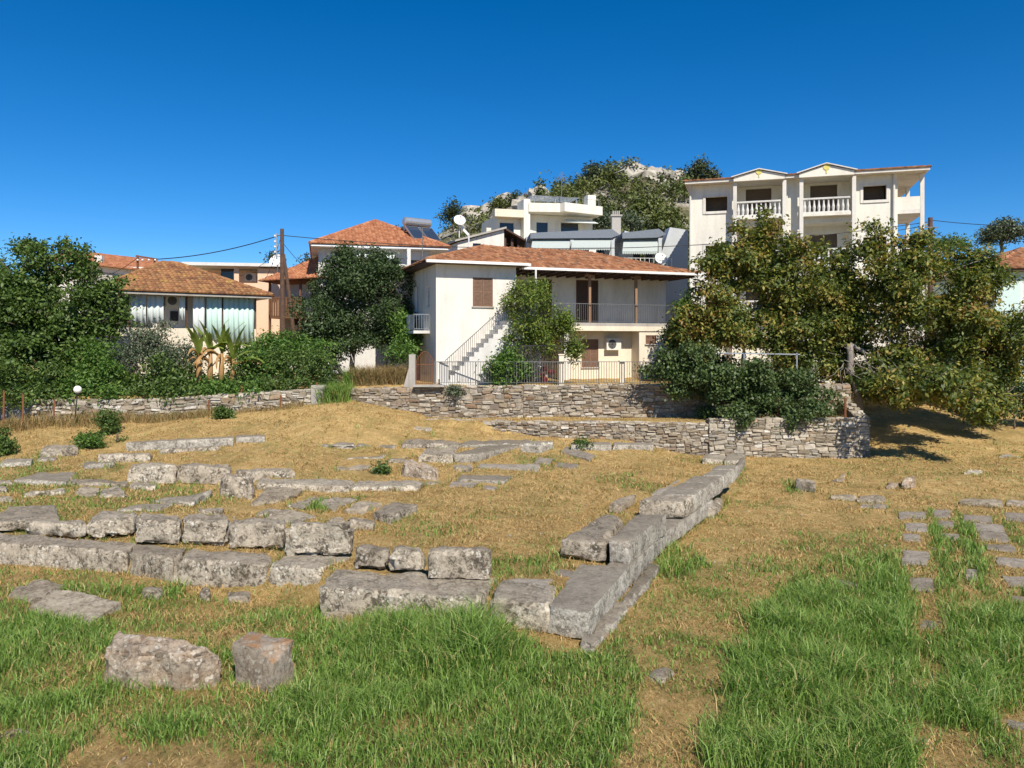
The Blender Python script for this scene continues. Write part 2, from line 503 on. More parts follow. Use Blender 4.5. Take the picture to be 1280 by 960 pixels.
def G(u, v, off=0.0):
    """ground point seen at a photo pixel"""
    a, b = (u - CX) / F, (HY - v) / F
    d = np.arange(5, 120, 0.04)
    h = EYE + b * d - zg(a * d, d) - off
    i = int(np.argmax(h <= 0)) if (h <= 0).any() else len(d) - 1
    return Vector((a * d[i], d[i], float(zg(a * d[i], d[i]) + off)))

CROP = {'A': (0, 530, 3.765), 'B': (320, 530, 3.765), 'C': (600, 540, 3.556), 'D': (0, 700, 3.048), 'E': (400, 680, 3.048),
        'F': (780, 560, 2.56), 'G': (860, 720, 3.048), 'H': (140, 600, 4.0), 'W': (400, 440, 2.909), 'P': (0, 0, 1.0)}
def px(c, x, y):
    u0, v0, s = CROP[c]
    return u0 + x / s, v0 + y / s

def pip(u, v, poly):
    inside = np.zeros(u.shape, dtype=bool)
    n = len(poly)
    j = n - 1
    for i in range(n):
        xi, yi = poly[i]
        xj, yj = poly[j]
        if yi != yj:
            c = ((yi > v) != (yj > v)) & (u < (xj - xi) * (v - yi) / (yj - yi) + xi)
            inside ^= c
        j = i
    return inside

# where the fresh grass grows, as areas of the ground: (outline, how full, height in metres)
PATCH = [
    ([(470, 800), (495, 778), (575, 776), (625, 796), (640, 830), (560, 850), (460, 840)], 1.0, 0.82),
    ([(-80, 748), (60, 762), (118, 788), (150, 800), (290, 815), (374, 800), (410, 758), (440, 785), (560, 778), (622, 790), (690, 812), (742, 818), (770, 800), (800, 838), (790, 900), (756, 970), (430, 980), (250, 930), (200, 925), (120, 915), (70, 980), (-80, 980)], .9, 0.27),
    ([(400, 800), (470, 772), (575, 772), (630, 790), (660, 815), (700, 880), (690, 960), (400, 960), (380, 880)], 1.0, 0.42),
    ([(945, 765), (1000, 722), (1040, 706), (1120, 702), (1132, 740), (1138, 800), (1148, 850), (1150, 905), (1136, 970), (880, 970), (905, 900), (918, 830)], 1.0, 0.48),
    ([(1150, 800), (1185, 780), (1225, 765), (1300, 740), (1340, 880), (1245, 882), (1232, 912), (1150, 908), (1172, 850)], 1.0, 0.42),
    ([(1160, 638), (1172, 638), (1190, 700), (1205, 760), (1176, 790), (1176, 740), (1168, 690)], 0.9, 0.3),
    ([(1192, 640), (1203, 640), (1222, 680), (1248, 750), (1226, 760), (1206, 700)], 0.9, 0.3),
    ([(1248, 640), (1300, 690), (1300, 710), (1262, 670)], 0.6, 0.2),
    ([(1180, 750), (1290, 735), (1300, 770), (1185, 790)], 0.45, 0.28),
    ([(1220, 880), (1250, 880), (1275, 960), (1240, 960)], 0.7, 0.2),
    ([(818, 700), (840, 678), (872, 690), (888, 712), (850, 722), (825, 712)], 1.0, 0.42),
    ([(880, 605), (900, 600), (915, 625), (900, 650), (880, 640)], 0.5, 0.2),
    ([(915, 590), (930, 580), (935, 600), (920, 610)], 0.5, 0.2),
    ([(830, 720), (960, 690), (1120, 690), (1130, 720), (980, 740), (930, 800), (905, 880), (800, 860), (770, 810), (790, 770)], 0.35, 0.16),
    ([(960, 680), (1120, 660), (1125, 700), (1000, 715), (950, 720)], 0.5, 0.2),
    ([(-60, 712), (100, 715), (215, 745), (330, 762), (430, 782), (410, 800), (250, 790), (120, 790), (60, 762), (-60, 750)], 0.5, 0.2),
    ([(215, 740), (300, 755), (420, 770), (440, 790), (380, 800), (240, 780)], 0.4, 0.22),
    ([(60, 735), (215, 738), (220, 760), (150, 770), (90, 745)], 0.6, 0.3),
    ([(210, 700), (222, 700), (226, 750), (208, 750)], 0.9, 0.36),
    ([(-60, 588), (60, 585), (150, 595), (155, 640), (100, 660), (-60, 665)], 0.5, 0.17),
    ([(150, 600), (270, 612), (300, 625), (240, 640), (160, 640)], 0.4, 0.16),
    ([(100, 575), (160, 580), (150, 592), (100, 590)], 0.5, 0.15),
    ([(-60, 580), (60, 565), (90, 575), (0, 600), (-60, 600)], 0.4, 0.15),
    ([(385, 625), (408, 628), (408, 642), (380, 640)], 1.0, 0.3),
    ([(412, 620), (452, 622), (450, 632), (412, 634)], 0.6, 0.2),
    ([(655, 705), (700, 690), (710, 712), (680, 725), (655, 722)], 0.5, 0.25),
    ([(610, 700), (680, 700), (690, 722), (620, 725)], 0.4, 0.2),
    ([(735, 592), (790, 594), (835, 608), (815, 618), (735, 600)], 0.45, 0.14),
    ([(842, 568), (878, 570), (880, 578), (845, 578)], 0.4, 0.12),
    ([(640, 570), (690, 568), (745, 570), (720, 582), (650, 588)], 0.45, 0.14),
    ([(480, 640), (560, 650), (600, 660), (560, 690), (470, 670)], 0.28, 0.13),
    ([(620, 610), (700, 605), (700, 640), (600, 650)], 0.2, 0.12),
    ([(300, 555), (480, 552), (480, 562), (300, 566)], 0.3, 0.12),
    ([(1040, 580), (1230, 560), (1290, 580), (1290, 620), (1080, 600)], 0.2, 0.12),
    ([(1230, 530), (1300, 530), (1300, 570), (1240, 565)], 0.3, 0.15),
    ([(520, 540), (560, 541), (560, 550), (500, 550)], 0.35, 0.14),
    ([(980, 600), (990, 600), (1000, 618), (980, 616)], 0.8, 0.2),
    ([(1130, 695), (1160, 695), (1165, 770), (1138, 780)], 0.3, 0.2),
    ([(400, 470), (440, 468), (440, 505), (395, 508)], 0.6, 0.4),
]
# places worn down to dry matted straw
BARE = [
    [(90, 925), (160, 930), (200, 925), (250, 935), (270, 970), (70, 970)],
    [(1138, 915), (1225, 915), (1235, 965), (1140, 965)],
    [(1142, 762), (1186, 764), (1184, 796), (1140, 794)],
    [(1155, 832), (1185, 835), (1190, 868), (1160, 870)],
    [(888, 828), (918, 832), (915, 868), (890, 865)],
    [(1245, 885), (1300, 885), (1300, 915), (1240, 910)],
]
def vnoise(x, y, s, seed=0.0):
    return (np.sin(x * s + 1.7 * np.sin(y * s * 0.83 + seed) + seed) * np.sin(y * s * 1.13 + 1.3 * np.sin(x * s * 0.71 - seed) - 0.6)
            + 0.5 * np.sin(x * s * 2.3 + seed * 2 + np.sin(y * s * 1.9)) * np.sin(y * s * 2.1 + 1.1 * np.sin(x * s * 1.7))) / 1.5
def field(x, y, soft=0.0):
    """returns (fullness, height) of fresh grass at ground points"""
    if soft:
        x = x + rng.normal(size=x.shape) * soft
        y = y + rng.normal(size=x.shape) * soft * 1.6
    z = zg(x, y)
    yy = np.maximum(y, 1.0)
    u = CX + F * x / yy
    v = HY + F * (EYE - z) / yy
    sc_ = 961 / yy
    ju = u + (vnoise(x, y, 2.2, 1.0) * 0.13 + vnoise(x, y, 6.0, 2.0) * 0.07) * sc_
    jv = v + (vnoise(x, y, 2.5, 4.0) * 0.10 + vnoise(x, y, 7.0, 5.0) * 0.04) * sc_
    full = np.zeros_like(u)
    hh = np.zeros_like(u)
    for poly, dn, ht in PATCH:
        p = pip(ju, jv, poly)
        full = np.where(p, np.maximum(full, dn), full)
        hh = np.where(p, np.maximum(hh, ht), hh)
    # thin green speckle in the dry turf
    sp = np.clip(vnoise(x, y, 0.9, 3.0) * 0.6 + vnoise(x, y, 3.1, 7.0) * 0.6 - 0.02, 0, 1) * 0.75
    # worn gaps and thin places inside the tall grass
    thin = np.clip(.62 + .75 * vnoise(x, y, 1.3, 11.0) + .45 * vnoise(x, y, 3.7, 13.0), .16, 1)
    full = full * np.where(hh > .55, 1.0, np.where(full > .8, np.clip(thin + .12, .2, 1), thin))
    near = np.clip((30 - y) / 16, 0.25, 1)
    full = np.maximum(full, sp * near)
    hh = np.maximum(hh, 0.11)
    for poly in BARE:
        p = pip(ju, jv, poly)
        full = np.where(p, full * 0.06, full)
        hh = np.where(p, 0.08, hh)
    return full, hh

def axis(lo, a, b, hi, step, grow=1.35):
    mid = list(np.arange(a, b + 1e-6, step))
    L, s, x = [], step, a
    while x > lo:
        s *= grow
        x -= s
        L.append(x)
    Rr, s, x = [], step, b
    while x < hi:
        s *= grow
        x += s
        Rr.append(x)
    return np.array(L[::-1] + mid + Rr)
gx = axis(-900, -30, 32, 900, 0.22)
gy = axis(-400, 7, 40, 1500, 0.16)
X, Y = np.meshgrid(gx, gy)
Zt = zg(X, Y)
nx, ny = len(gx), len(gy)
me = bpy.data.meshes.new('ground')
me.vertices.add(nx * ny)
me.vertices.foreach_set('co', np.stack([X, Y, Zt], -1).astype(np.float32).ravel())
ii = (np.arange(ny - 1)[:, None] * nx + np.arange(nx - 1)[None, :]).ravel()
q = np.stack([ii, ii + 1, ii + nx + 1, ii + nx], -1)
me.loops.add(q.size)
me.loops.foreach_set('vertex_index', q.astype(np.int32).ravel())
me.polygons.add(len(q))
me.polygons.foreach_set('loop_start', (np.arange(len(q)) * 4).astype(np.int32))
me.polygons.foreach_set('use_smooth', np.ones(len(q), dtype=bool))
me.update(calc_edges=True)
gfull, ghh = field(X.ravel(), Y.ravel())
at = me.attributes.new('fresh', 'FLOAT', 'POINT')
at.data.foreach_set('value', gfull.astype(np.float32))
m, t, b = nt_new('dry turf')
geo = t.nodes.new('ShaderNodeNewGeometry')
pos = geo.outputs['Position']
straw = ramp(t, [(0.37, (0.16, 0.10, 0.04)), (0.46, (0.42, 0.275, 0.105)), (0.54, (0.63, 0.44, 0.185)), (0.66, (0.80, 0.62, 0.34))])
n1 = noi(t, pos, 1.6, 10, 0.78, 0.6)
mpz = N(t, 'Mapping')
mpz.inputs['Scale'].default_value = (1.0, 0.45, 1.0)
mpz.inputs['Rotation'].default_value = (0, 0, 0.5)
t.links.new(pos, mpz.inputs[0])
n2 = noi(t, mpz.outputs[0], 13, 10, 0.82, 1.5)
mm = N(t, 'Mix')
mm.inputs[0].default_value = 0.55
t.links.new(n1, mm.inputs[2])
t.links.new(n2, mm.inputs[3])
t.links.new(mm.outputs[0], straw.inputs[0])
att = N(t, 'Attribute')
att.attribute_name = 'fresh'
gr = ramp(t, [(0.3, (0.035, 0.05, 0.014)), (0.55, (0.075, 0.10, 0.028)), (0.75, (0.16, 0.16, 0.05))])
t.links.new(n2, gr.inputs[0])
gf = ramp(t, [(0.1, 0.0), (0.8, 0.9)])
t.links.new(att.outputs['Fac'], gf.inputs[0])
c = mix(t, gf.outputs[0], straw.outputs[0], gr.outputs[0])
# olive blush of half-dry turf
ro = ramp(t, [(0.47, 0.0), (0.62, 0.7)])
t.links.new(noi(t, pos, 0.8, 9, 0.72), ro.inputs[0])
c = mix(t, ro.outputs[0], c, (0.27, 0.215, 0.075))
rb_ = ramp(t, [(0.54, 0.0), (0.70, 0.5)])
t.links.new(noi(t, pos, 0.42, 8, 0.7, 0.8), rb_.inputs[0])
c = mix(t, rb_.outputs[0], c, (0.29, 0.165, 0.065))
rl_ = ramp(t, [(0.60, 0.0), (0.72, 0.7)])
t.links.new(noi(t, pos, 2.3, 9, 0.75, 0.3), rl_.inputs[0])
c = mix(t, rl_.outputs[0], c, (0.78, 0.60, 0.36))
t.links.new(c, b.inputs['Base Color'])
b.inputs['Roughness'].default_value = 0.95
b.inputs['Specular IOR Level'].default_value = 0.1
bump(t, b, n2, 1.0, 0.10)
M['turf'] = m
me.materials.append(m)
ground = bpy.data.objects.new('ground', me)
C.objects.link(ground)
ground['kind'] = 'structure'

# rocky hill far behind the houses
SU = [-900, -200, 200, 380, 470, 545, 600, 650, 700, 740, 790, 830, 880, 960, 1060, 1160, 1300, 1500, 2300]
SV = [425, 410, 376, 360, 335, 299, 272, 256, 247, 240, 226, 231, 246, 262, 290, 330, 372, 395, 425]
us = np.arange(-900, 2301, 7.0)
sv = np.interp(us, SU, SV)
ds = np.linspace(75, 200, 60)
hv, hf = [], []
for j, d in enumerate(ds):
    for i, u in enumerate(us):
        top = EYE + (HY - sv[i]) / F * 165
        k = float(sstep(78, 165, d))
        drop = 1 - 0.35 * float(sstep(168, 200, d))
        x = (u - CX) / F * d
        z = 3.0 + (top - 3.0) * k * drop
        z += k * 2.2 * (noise.fractal(Vector((x * 0.06, d * 0.06, 0)), 1.0, 2.0, 5)) + k * 0.5 * noise.noise(Vector((x * .4, d * .4, 3)))
        hv.append((x, d, z))
nu_ = len(us)
for j in range(len(ds) - 1):
    for i in range(nu_ - 1):
        hf.append((j * nu_ + i, j * nu_ + i + 1, (j + 1) * nu_ + i + 1, (j + 1) * nu_ + i))
hill_V = np.array(hv).reshape(len(ds), nu_, 3)
mb = MB()
mb.v, mb.f, mb.m = hv, hf, [0] * len(hf)
m, t, b = nt_new('limestone hillside')
geo = t.nodes.new('ShaderNodeNewGeometry')
pos = geo.outputs['Position']
r = ramp(t, [(0.36, (0.05, 0.06, 0.022)), (0.46, (0.13, 0.115, 0.055)), (0.55, (0.36, 0.325, 0.27)), (0.7, (0.46, 0.43, 0.38))])
t.links.new(noi(t, pos, 0.12, 9, 0.75, 0.5), r.inputs[0])
t.links.new(r.outputs[0], b.inputs['Base Color'])
b.inputs['Roughness'].default_value = 0.95
bump(t, b, noi(t, pos, 0.5, 8, 0.75), 1.0, 0.8)
hill = mb.build('hill', m, None, True, fix=False)
hill['kind'] = 'structure'

# ---------------------------------------------------------------- rubble walls
def rub_stone(mb, c, U, V, Nn, su, sv, out, rnd):
    pts, n = [], 8
    prof = [(-1, -.72), (-.8, -1), (.74, -1), (1, -.8), (1, .7), (.8, 1), (-.75, 1), (-1, .78)]
    jq = [(rnd.uniform(.84, 1.06), rnd.uniform(.74, 1.12)) for _ in range(4)]
    jit = [jq[k // 2] for k in (7, 0, 1, 2, 3, 4, 5, 6)]
    tilt = (rnd.uniform(-.02, .02), rnd.uniform(-.02, .02))
    for k, (rad, o) in enumerate(((1.0, -0.05), (0.985, out * 0.5), (0.93, out * 0.9), (0.6, out * 1.0))):
        for (a, bb), (ja, jb) in zip(prof, jit):
            oo = o + (tilt[0] * a + tilt[1] * bb) * (k > 0) + (rnd.uniform(-.008, .008) if k > 1 else 0)
            pts.append(c + U * (a * ja * rad * su) + V * (bb * jb * rad * sv) + Nn * oo)
    fs = []
    for k in range(3):
        for i in range(n):
            i2 = (i + 1) % n
            fs.append((k * n + i, k * n + i2, (k + 1) * n + i2, (k + 1) * n + i))
    fs.append(tuple(3 * n + i for i in range(n)))
    mb.add(pts, fs)

def rubble_wall(name, path, zb, zt, label, thick=0.5, seed=1, ch=(0.08, 0.25), cl=(0.14, 0.55), sm='wallstone', side=1, wild=1.0):
    """path: plan points; zb, zt: base and top heights at them; faces to the right of the path's direction (side=1)"""
    rnd = random.Random(seed)
    mb = MB()
    mb.cur = 0
    P = [Vector((p[0], p[1], 0)) for p in path]
    seg = [(P[i + 1] - P[i]).length for i in range(len(P) - 1)]
    for i in range(len(P) - 1):
        U = (P[i + 1] - P[i]).normalized()
        Nn = Vector((U.y, -U.x, 0)) * side
        L = seg[i]
        def zz(s, w):
            f = s / L
            a = zb[i] * (1 - f) + zb[i + 1] * f - 0.25
            c = zt[i] * (1 - f) + zt[i + 1] * f
            return a + (c - a) * w
        # core
        nseg = max(1, int(L / 1.5))
        for k in range(nseg):
            s0, s1 = L * k / nseg, L * (k + 1) / nseg
            a, c2 = P[i] + U * s0, P[i] + U * s1
            bk = -Nn * thick
            z0, z1, z2, z3 = zz(s0, 0), zz(s0, 1) - .03, zz(s1, 0), zz(s1, 1) - .03
            v = [(a.x, a.y, z0), (c2.x, c2.y, z2), (c2.x, c2.y, z3), (a.x, a.y, z1)]
            w = [(a.x + bk.x, a.y + bk.y, z0), (c2.x + bk.x, c2.y + bk.y, z2), (c2.x + bk.x, c2.y + bk.y, z3), (a.x + bk.x, a.y + bk.y, z1)]
            fs = [(0, 1, 2, 3), (7, 6, 5, 4), (3, 2, 6, 7)]
            if k == 0:
                fs.append((0, 3, 7, 4))
            if k == nseg - 1:
                fs.append((1, 5, 6, 2))
            mb.cur = 0
            mb.add(v + w, fs)
        mb.cur = 1
        H = max(zz(0, 1) - zz(0, 0), zz(L, 1) - zz(L, 0))
        h = 0.0
        while h < H:
            c_h = rnd.uniform(*ch)
            if h + c_h > H - 0.06:
                c_h = H - h
            s = -rnd.uniform(0, 0.2)
            while s < L:
                ln = rnd.uniform(*cl) * (1.3 if rnd.random() < 0.12 else 1)
                sa, sb = max(s, 0.0), min(s + ln, L)
                if sb - sa > 0.06:
                    parts = [(0, 1)]
                    if c_h > 0.15 and rnd.random() < 0.4:
                        k = rnd.uniform(.4, .6)
                        parts = [(0, k), (k, 1)]
                    for (p0, p1) in parts:
                        sm_ = (sa + sb) / 2
                        w0, w1 = (h + c_h * p0) / H, (h + c_h * p1) / H
                        wv = .05 * math.sin(sm_ * 1.9 + h * 3 + seed) + .025 * math.sin(sm_ * 5.3 + h * 7)
                        zc = (zz(sm_, w0) + zz(sm_, w1)) / 2 + rnd.uniform(-.02, .02) + wv * min(1, 4 * (1 - w1))
                        hh_ = (zz(sm_, w1) - zz(sm_, w0)) / 2 * rnd.uniform(.98 - .2 * wild, 1 + .16 * wild)
                        base = P[i] + U * sm_
                        V = (Vector((0, 0, 1)) + U * rnd.uniform(-.22, .22) * wild)
                        U_ = (U + Vector((0, 0, rnd.uniform(-.09, .09) * wild)))
                        rub_stone(mb, Vector((base.x, base.y, zc)), U_, V, Nn, (sb - sa) / 2 - .002, hh_, rnd.uniform(0.02, 0.08), rnd)
                s += ln
            h += c_h
        # cap stones lying on top
        for row in range(2):
            s = 0.0
            while s < L - 0.1:
                ln = min(rnd.uniform(0.25, 0.6), L - s)
                base = P[i] + U * (s + ln / 2) - Nn * (thick * (0.25 + 0.5 * row))
                rub_stone(mb, Vector((base.x, base.y, zz(s + ln / 2, 1) - .03)), U, Nn, Vector((0, 0, 1)), ln / 2 - .008, thick * .25, rnd.uniform(.02, .07), rnd)
                s += ln
    return solo(mb, name, [M['mortar'], M[sm]], label, 'stone wall', smooth=False)

rubble_wall('rubble_wall', [(-7.4, 34.5), (-4.6, 34.45), (0.5, 34.5), (7.6, 34.5), (15.2, 34.5)], [2.2, 1.75, 1.55, 1.5, 1.4], [2.78, 2.86, 2.93, 2.98, 2.98],
            'brown rubble retaining wall under the iron fence of the white house', seed=3)
rubble_wall('rubble_wall', [(-3.75, 33.6), (-0.7, 32.75), (2.4, 32.5), (5.2, 32.5), (8.3, 32.5)], [1.46, 1.0, 0.8, 0.6, 0.15], [1.52, 1.50, 1.50, 1.46, 1.42],
            'low grey rubble terrace wall running in front of the taller fenced wall', seed=8, ch=(0.07, 0.17), cl=(0.14, 0.42))
rubble_wall('rubble_wall', [(8.3, 32.42), (15.1, 32.5), (15.1, 34.4), (15.1, 39.5)], [0.0, 0.0, 0.3, 1.0], [1.62, 1.66, 2.3, 2.95],
            'pale squared rubble wall with a sharp corner, hung with ivy from above', seed=5, ch=(0.1, 0.22), cl=(0.2, 0.55), sm='wallstone_pale')
rubble_wall('rubble_wall', [(-21.0, 33.6), (-16.0, 33.5), (-8.75, 33.5)], [1.25, 1.4, 2.15], [2.35, 2.36, 2.82],
            'whitish rubble garden wall below the green hedges and shrubs', seed=6, ch=(0.1, 0.3), cl=(0.18, 0.6), sm='wallstone_pale', wild=1.9)
mb = MB()
mb.cur = 0
mb.box(-8.72, -8.15, 33.35, 33.8, 1.9, 3.0)
solo(mb, 'concrete_pier', M['concrete'], 'short square concrete pier at the end of the whitish garden wall', 'pier')
# ---------------------------------------------------------------- building helpers
class Fr:
    """local frame of a building: x along its front, y into the depth, z up from its base"""
    def __init__(s, u, d, z, rz):
        s.loc = Vector(((u - CX) / F * d, d, z))
        s.rz = rz
        s.Ri = Matrix.Rotation(R(-rz), 3, 'Z')
        s.o = s.Ri @ (Vector((0, 0, EYE)) - s.loc)
    def p(s, u, v, y=0.0):
        d = s.Ri @ ray(u, v)
        k = (y - s.o.y) / d.y
        return s.o + d * k
    def x(s, u, y=0.0):
        return s.p(u, 400, y).x
    def rect(s, u0, u1, v0, v1, y=0.0):
        a, b = s.p(u0, v1, y), s.p(u1, v0, y)
        um, = ((u0 + u1) / 2,)
        return a.x, b.x, s.p(um, v1, y).z, s.p(um, v0, y).z

def facade(mb, O, U, W, H, holes=(), t=0.18):
    O, U = Vector(O), Vector(U).normalized()
    Z = Vector((0, 0, 1))
    Nn = U.cross(Z)
    holes = [(max(0, a), min(W, b), max(0, c), min(H, d)) for a, b, c, d in holes]
    xs = sorted(set([0, W] + [h[0] for h in holes] + [h[1] for h in holes]))
    zs = sorted(set([0, H] + [h[2] for h in holes] + [h[3] for h in holes]))
    def P(x, z, k=0):
        return O + U * x + Z * z - Nn * k
    for i in range(len(xs) - 1):
        for j in range(len(zs) - 1):
            cx, cz = (xs[i] + xs[i + 1]) / 2, (zs[j] + zs[j + 1]) / 2
            if any(h[0] < cx < h[1] and h[2] < cz < h[3] for h in holes):
                continue
            mb.poly(P(xs[i], zs[j]), P(xs[i + 1], zs[j]), P(xs[i + 1], zs[j + 1]), P(xs[i], zs[j + 1]))
    for a, b, c, d in holes:
        mb.poly(P(a, c), P(b, c), P(b, c, t), P(a, c, t))
        mb.poly(P(a, d), P(b, d), P(b, d, t), P(a, d, t))
        mb.poly(P(a, c), P(a, d), P(a, d, t), P(a, c, t))
        mb.poly(P(b, c), P(b, d), P(b, d, t), P(b, c, t))

def window(par, O, U, rc, kind='shutter', frame='wood', t=0.14, sill=True, mat=None):
    """a window filling the opening rc=(x0,x1,z0,z1) of the wall with origin O, along U"""
    O, U = Vector(O), Vector(U).normalized()
    Z = Vector((0, 0, 1))
    Nn = U.cross(Z)
    Mx = Matrix((U, -Nn, Z)).transposed().to_4x4()
    Mx.translation = O
    a, b, c, d = rc
    def bx(mb, x0, x1, y0, y1, z0, z1):
        s = MB()
        s.box(x0, x1, y0, y1, z0, z1)
        mb.add([Mx @ Vector(p) for p in s.v], s.f)
    w = MB()
    if kind == 'shutter':
        mid = (a + b) / 2
        for x0, x1 in ((a + .04, mid - .008), (mid + .008, b - .04)):
            fr_ = .055
            bx(w, x0, x0 + fr_, .03, .07, c + .03, d - .03)
            bx(w, x1 - fr_, x1, .03, .07, c + .03, d - .03)
            for zc in (c + .03, (c + d) / 2 - .03, d - .03 - fr_):
                bx(w, x0 + fr_, x1 - fr_, .032, .068, zc, zc + fr_)
            z = c + .1
            while z < d - .1:
                bx(w, x0 + fr_, x1 - fr_, .04, .062, z, z + .045)
                z += .062
            bx(w, x0 + fr_, x1 - fr_, .064, .0665, c + .05, d - .05)
        o = w.build('window', M[mat or 'shutter'], par)
    elif kind == 'glass':
        bx(w, a + .02, b - .02, t - .04, t - .02, c + .02, d - .02)
        o = w.build('window', M[mat or 'glass'], par)
    else:
        bx(w, a + .01, b - .01, t - .03, t, c + .01, d - .01)
        o = w.build('window', M[mat or 'room_shade'], par)
    f = MB()
    e = .05
    y0, y1 = (.012, .1) if kind == 'shutter' else (t - .09, t - .03)
    bx(f, a, a + e, y0, y1, c, d)
    bx(f, b - e, b, y0, y1, c, d)
    bx(f, a + e, b - e, y0, y1, d - e, d)
    bx(f, a + e, b - e, y0, y1, c, c + e)
    if kind == 'glass':
        bx(f, (a + b) / 2 - .025, (a + b) / 2 + .025, y0, y1, c + e, d - e)
    f.build('frame', M[frame], o)
    if sill:
        s = MB()
        bx(s, a - .06, b + .06, -.07, .0, c - .06, c - .005)
        s.build('sill', M['concrete'], o)
    return o

def tile_plane(mb, e0, e1, r0, r1, w=0.21, row=0.36, amp=0.055):
    e0, e1, r0, r1 = map(Vector, (e0, e1, r0, r1))
    U = (e1 - e0)
    L = U.length
    U.normalize()
    Nn = U.cross(r0 - e0)
    if Nn.length < 1e-6:
        Nn = U.cross(r1 - e0)
    Nn.normalize()
    if Nn.z < 0:
        Nn = -Nn
    T = Nn.cross(U)
    if T.dot(r0 + r1 - e0 - e1) < 0:
        T = -T
    s0, s1 = (r0 - e0).dot(U), (r1 - e0).dot(U)
    H = max((r0 - e0).dot(T), (r1 - e0).dot(T))
    def tmax(s):
        k = 1.0
        if s0 > 1e-4 and s < s0:
            k = min(k, s / s0)
        if s1 < L - 1e-4 and s > s1:
            k = min(k, (L - s) / (L - s1))
        return H * k
    mb.poly(e0 - Nn * .03, e1 - Nn * .03, r1 - Nn * .03, r0 - Nn * .03) if (r1 - r0).length > .01 else mb.poly(e0 - Nn * .03, e1 - Nn * .03, r0 - Nn * .03)
    n = max(1, int(L / w))
    w = L / n
    rd = random.Random(int(L * 1000))
    for i in range(n):
        sm = (i + .5) * w
        tm = tmax(sm)
        t = 0.0
        while t < tm - .03:
            t2 = min(t + row, tm)
            lift0, lift1 = 0.035 + rd.uniform(-.008, .012), 0.0
            js = rd.uniform(-.012, .012)
            pts = []
            for tt, lf in ((t - .03, lift0), (t2 + .03, lift1)):
                for k in range(6):
                    a = k / 5
                    s = sm + js + (a - .5) * w * 1.02
                    pts.append(e0 + U * s + T * tt + Nn * (math.sin(math.pi * a) * amp + lf))
            pts += [e0 + U * (sm + (k / 5 - .5) * w * 1.02) + T * (t - .03) + Nn * (.0) for k in (0, 5)]
            mb.add(pts, [(k, k + 1, 7 + k, 6 + k) for k in range(5)] + [(0, 12, 13, 5, 4, 3, 2, 1)])
            t = t2
def ridge_tiles(mb, a, b, r=.11, row=.38):
    a, b = Vector(a), Vector(b)
    L = (b - a).length
    n = max(1, int(L / row))
    rd = random.Random(int(L * 991))
    for i in range(n):
        p, q = a.lerp(b, i / n), a.lerp(b, (i + 1.08) / n)
        up = Vector((0, 0, 1))
        mb.tube([p + up * rd.uniform(.0, .03), q + up * rd.uniform(.0, .03)], [r * 1.08, r * .92], 8)

def hip_roof(par, x0, x1, y0, y1, z, rise, mat, inset=None, name='roof', w=.21, ridges=True, board='wood_dark'):
    ins = (y1 - y0) / 2 if inset is None else inset
    ym = (y0 + y1) / 2
    xa, xb = (x0 + ins, x1 - ins) if x1 - x0 > 2 * ins else ((x0 + x1) / 2 - .01, (x0 + x1) / 2 + .01)
    A, B = Vector((xa, ym, z + rise)), Vector((xb, ym, z + rise))
    c = [Vector((x0, y0, z)), Vector((x1, y0, z)), Vector((x1, y1, z)), Vector((x0, y1, z))]
    mb = MB()
    tile_plane(mb, c[0], c[1], A, B, w)
    tile_plane(mb, c[1], c[2], B, B, w)
    tile_plane(mb, c[2], c[3], B, A, w)
    tile_plane(mb, c[3], c[0], A, A, w)
    if ridges:
        for p, q in ((c[0], A), (c[1], B), (c[2], B), (c[3], A), (A, B)):
            ridge_tiles(mb, p, q)
    o = mb.build(name, M[mat], par)
    s = MB()
    s.box(x0 + .05, x1 - .05, y0 + .05, y1 - .05, z - .16, z - .05)
    s.build('eaves_board', M[board], o)
    return o

def railing(par, pts, h, mat, name='railing', gap=.12, r=.009, post=1.6, low=.08):
    mb = MB()
    for i in range(len(pts) - 1):
        a, b = Vector(pts[i]), Vector(pts[i + 1])
        up = Vector((0, 0, 1))
        mb.beam(a + up * h, b + up * h, .045, .03)
        mb.beam(a + up * low, b + up * low, .03, .02)
        L = (b - a).length
        n = max(1, int(L / gap))
        for k in range(n + 1):
            p = a.lerp(b, k / n)
            rr = r * 1.9 if k % max(1, int(post / gap)) == 0 or k == n else r
            mb.cyl(p + up * (0 if rr > r else low), p + up * h, rr, n=5)
    return mb.build(name, M[mat], par)

def ac_unit(par, c, w=.82, h=.6, dp=.3, name='air_conditioner'):
    x, y, z = c
    mb = MB()
    mb.box(x - w / 2, x + w / 2, y - dp, y, z, z + h)
    o = mb.build(name, M['ac'], par)
    g = MB()
    cx, cz = x - w * .12, z + h / 2
    for rr in (.06, .12, .18, .235):
        ring = [(cx + rr * math.cos(a * math.pi / 12), y - dp - .012, cz + rr * math.sin(a * math.pi / 12)) for a in range(25)]
        g.tube(ring, .006, 4, False)
    for a in range(8):
        g.cyl((cx, y - dp - .012, cz), (cx + .235 * math.cos(a * math.pi / 4), y - dp - .012, cz + .235 * math.sin(a * math.pi / 4)), .004, n=4)
    g.build('fan_grille', M['black'], o)
    f = MB()
    disc = [(cx + .235 * math.cos(a * math.pi / 12), y - dp - .004, cz + .235 * math.sin(a * math.pi / 12)) for a in range(24)]
    f.prism(disc, (0, .003, 0))
    f.build('fan', M['iron'], o)
    return o

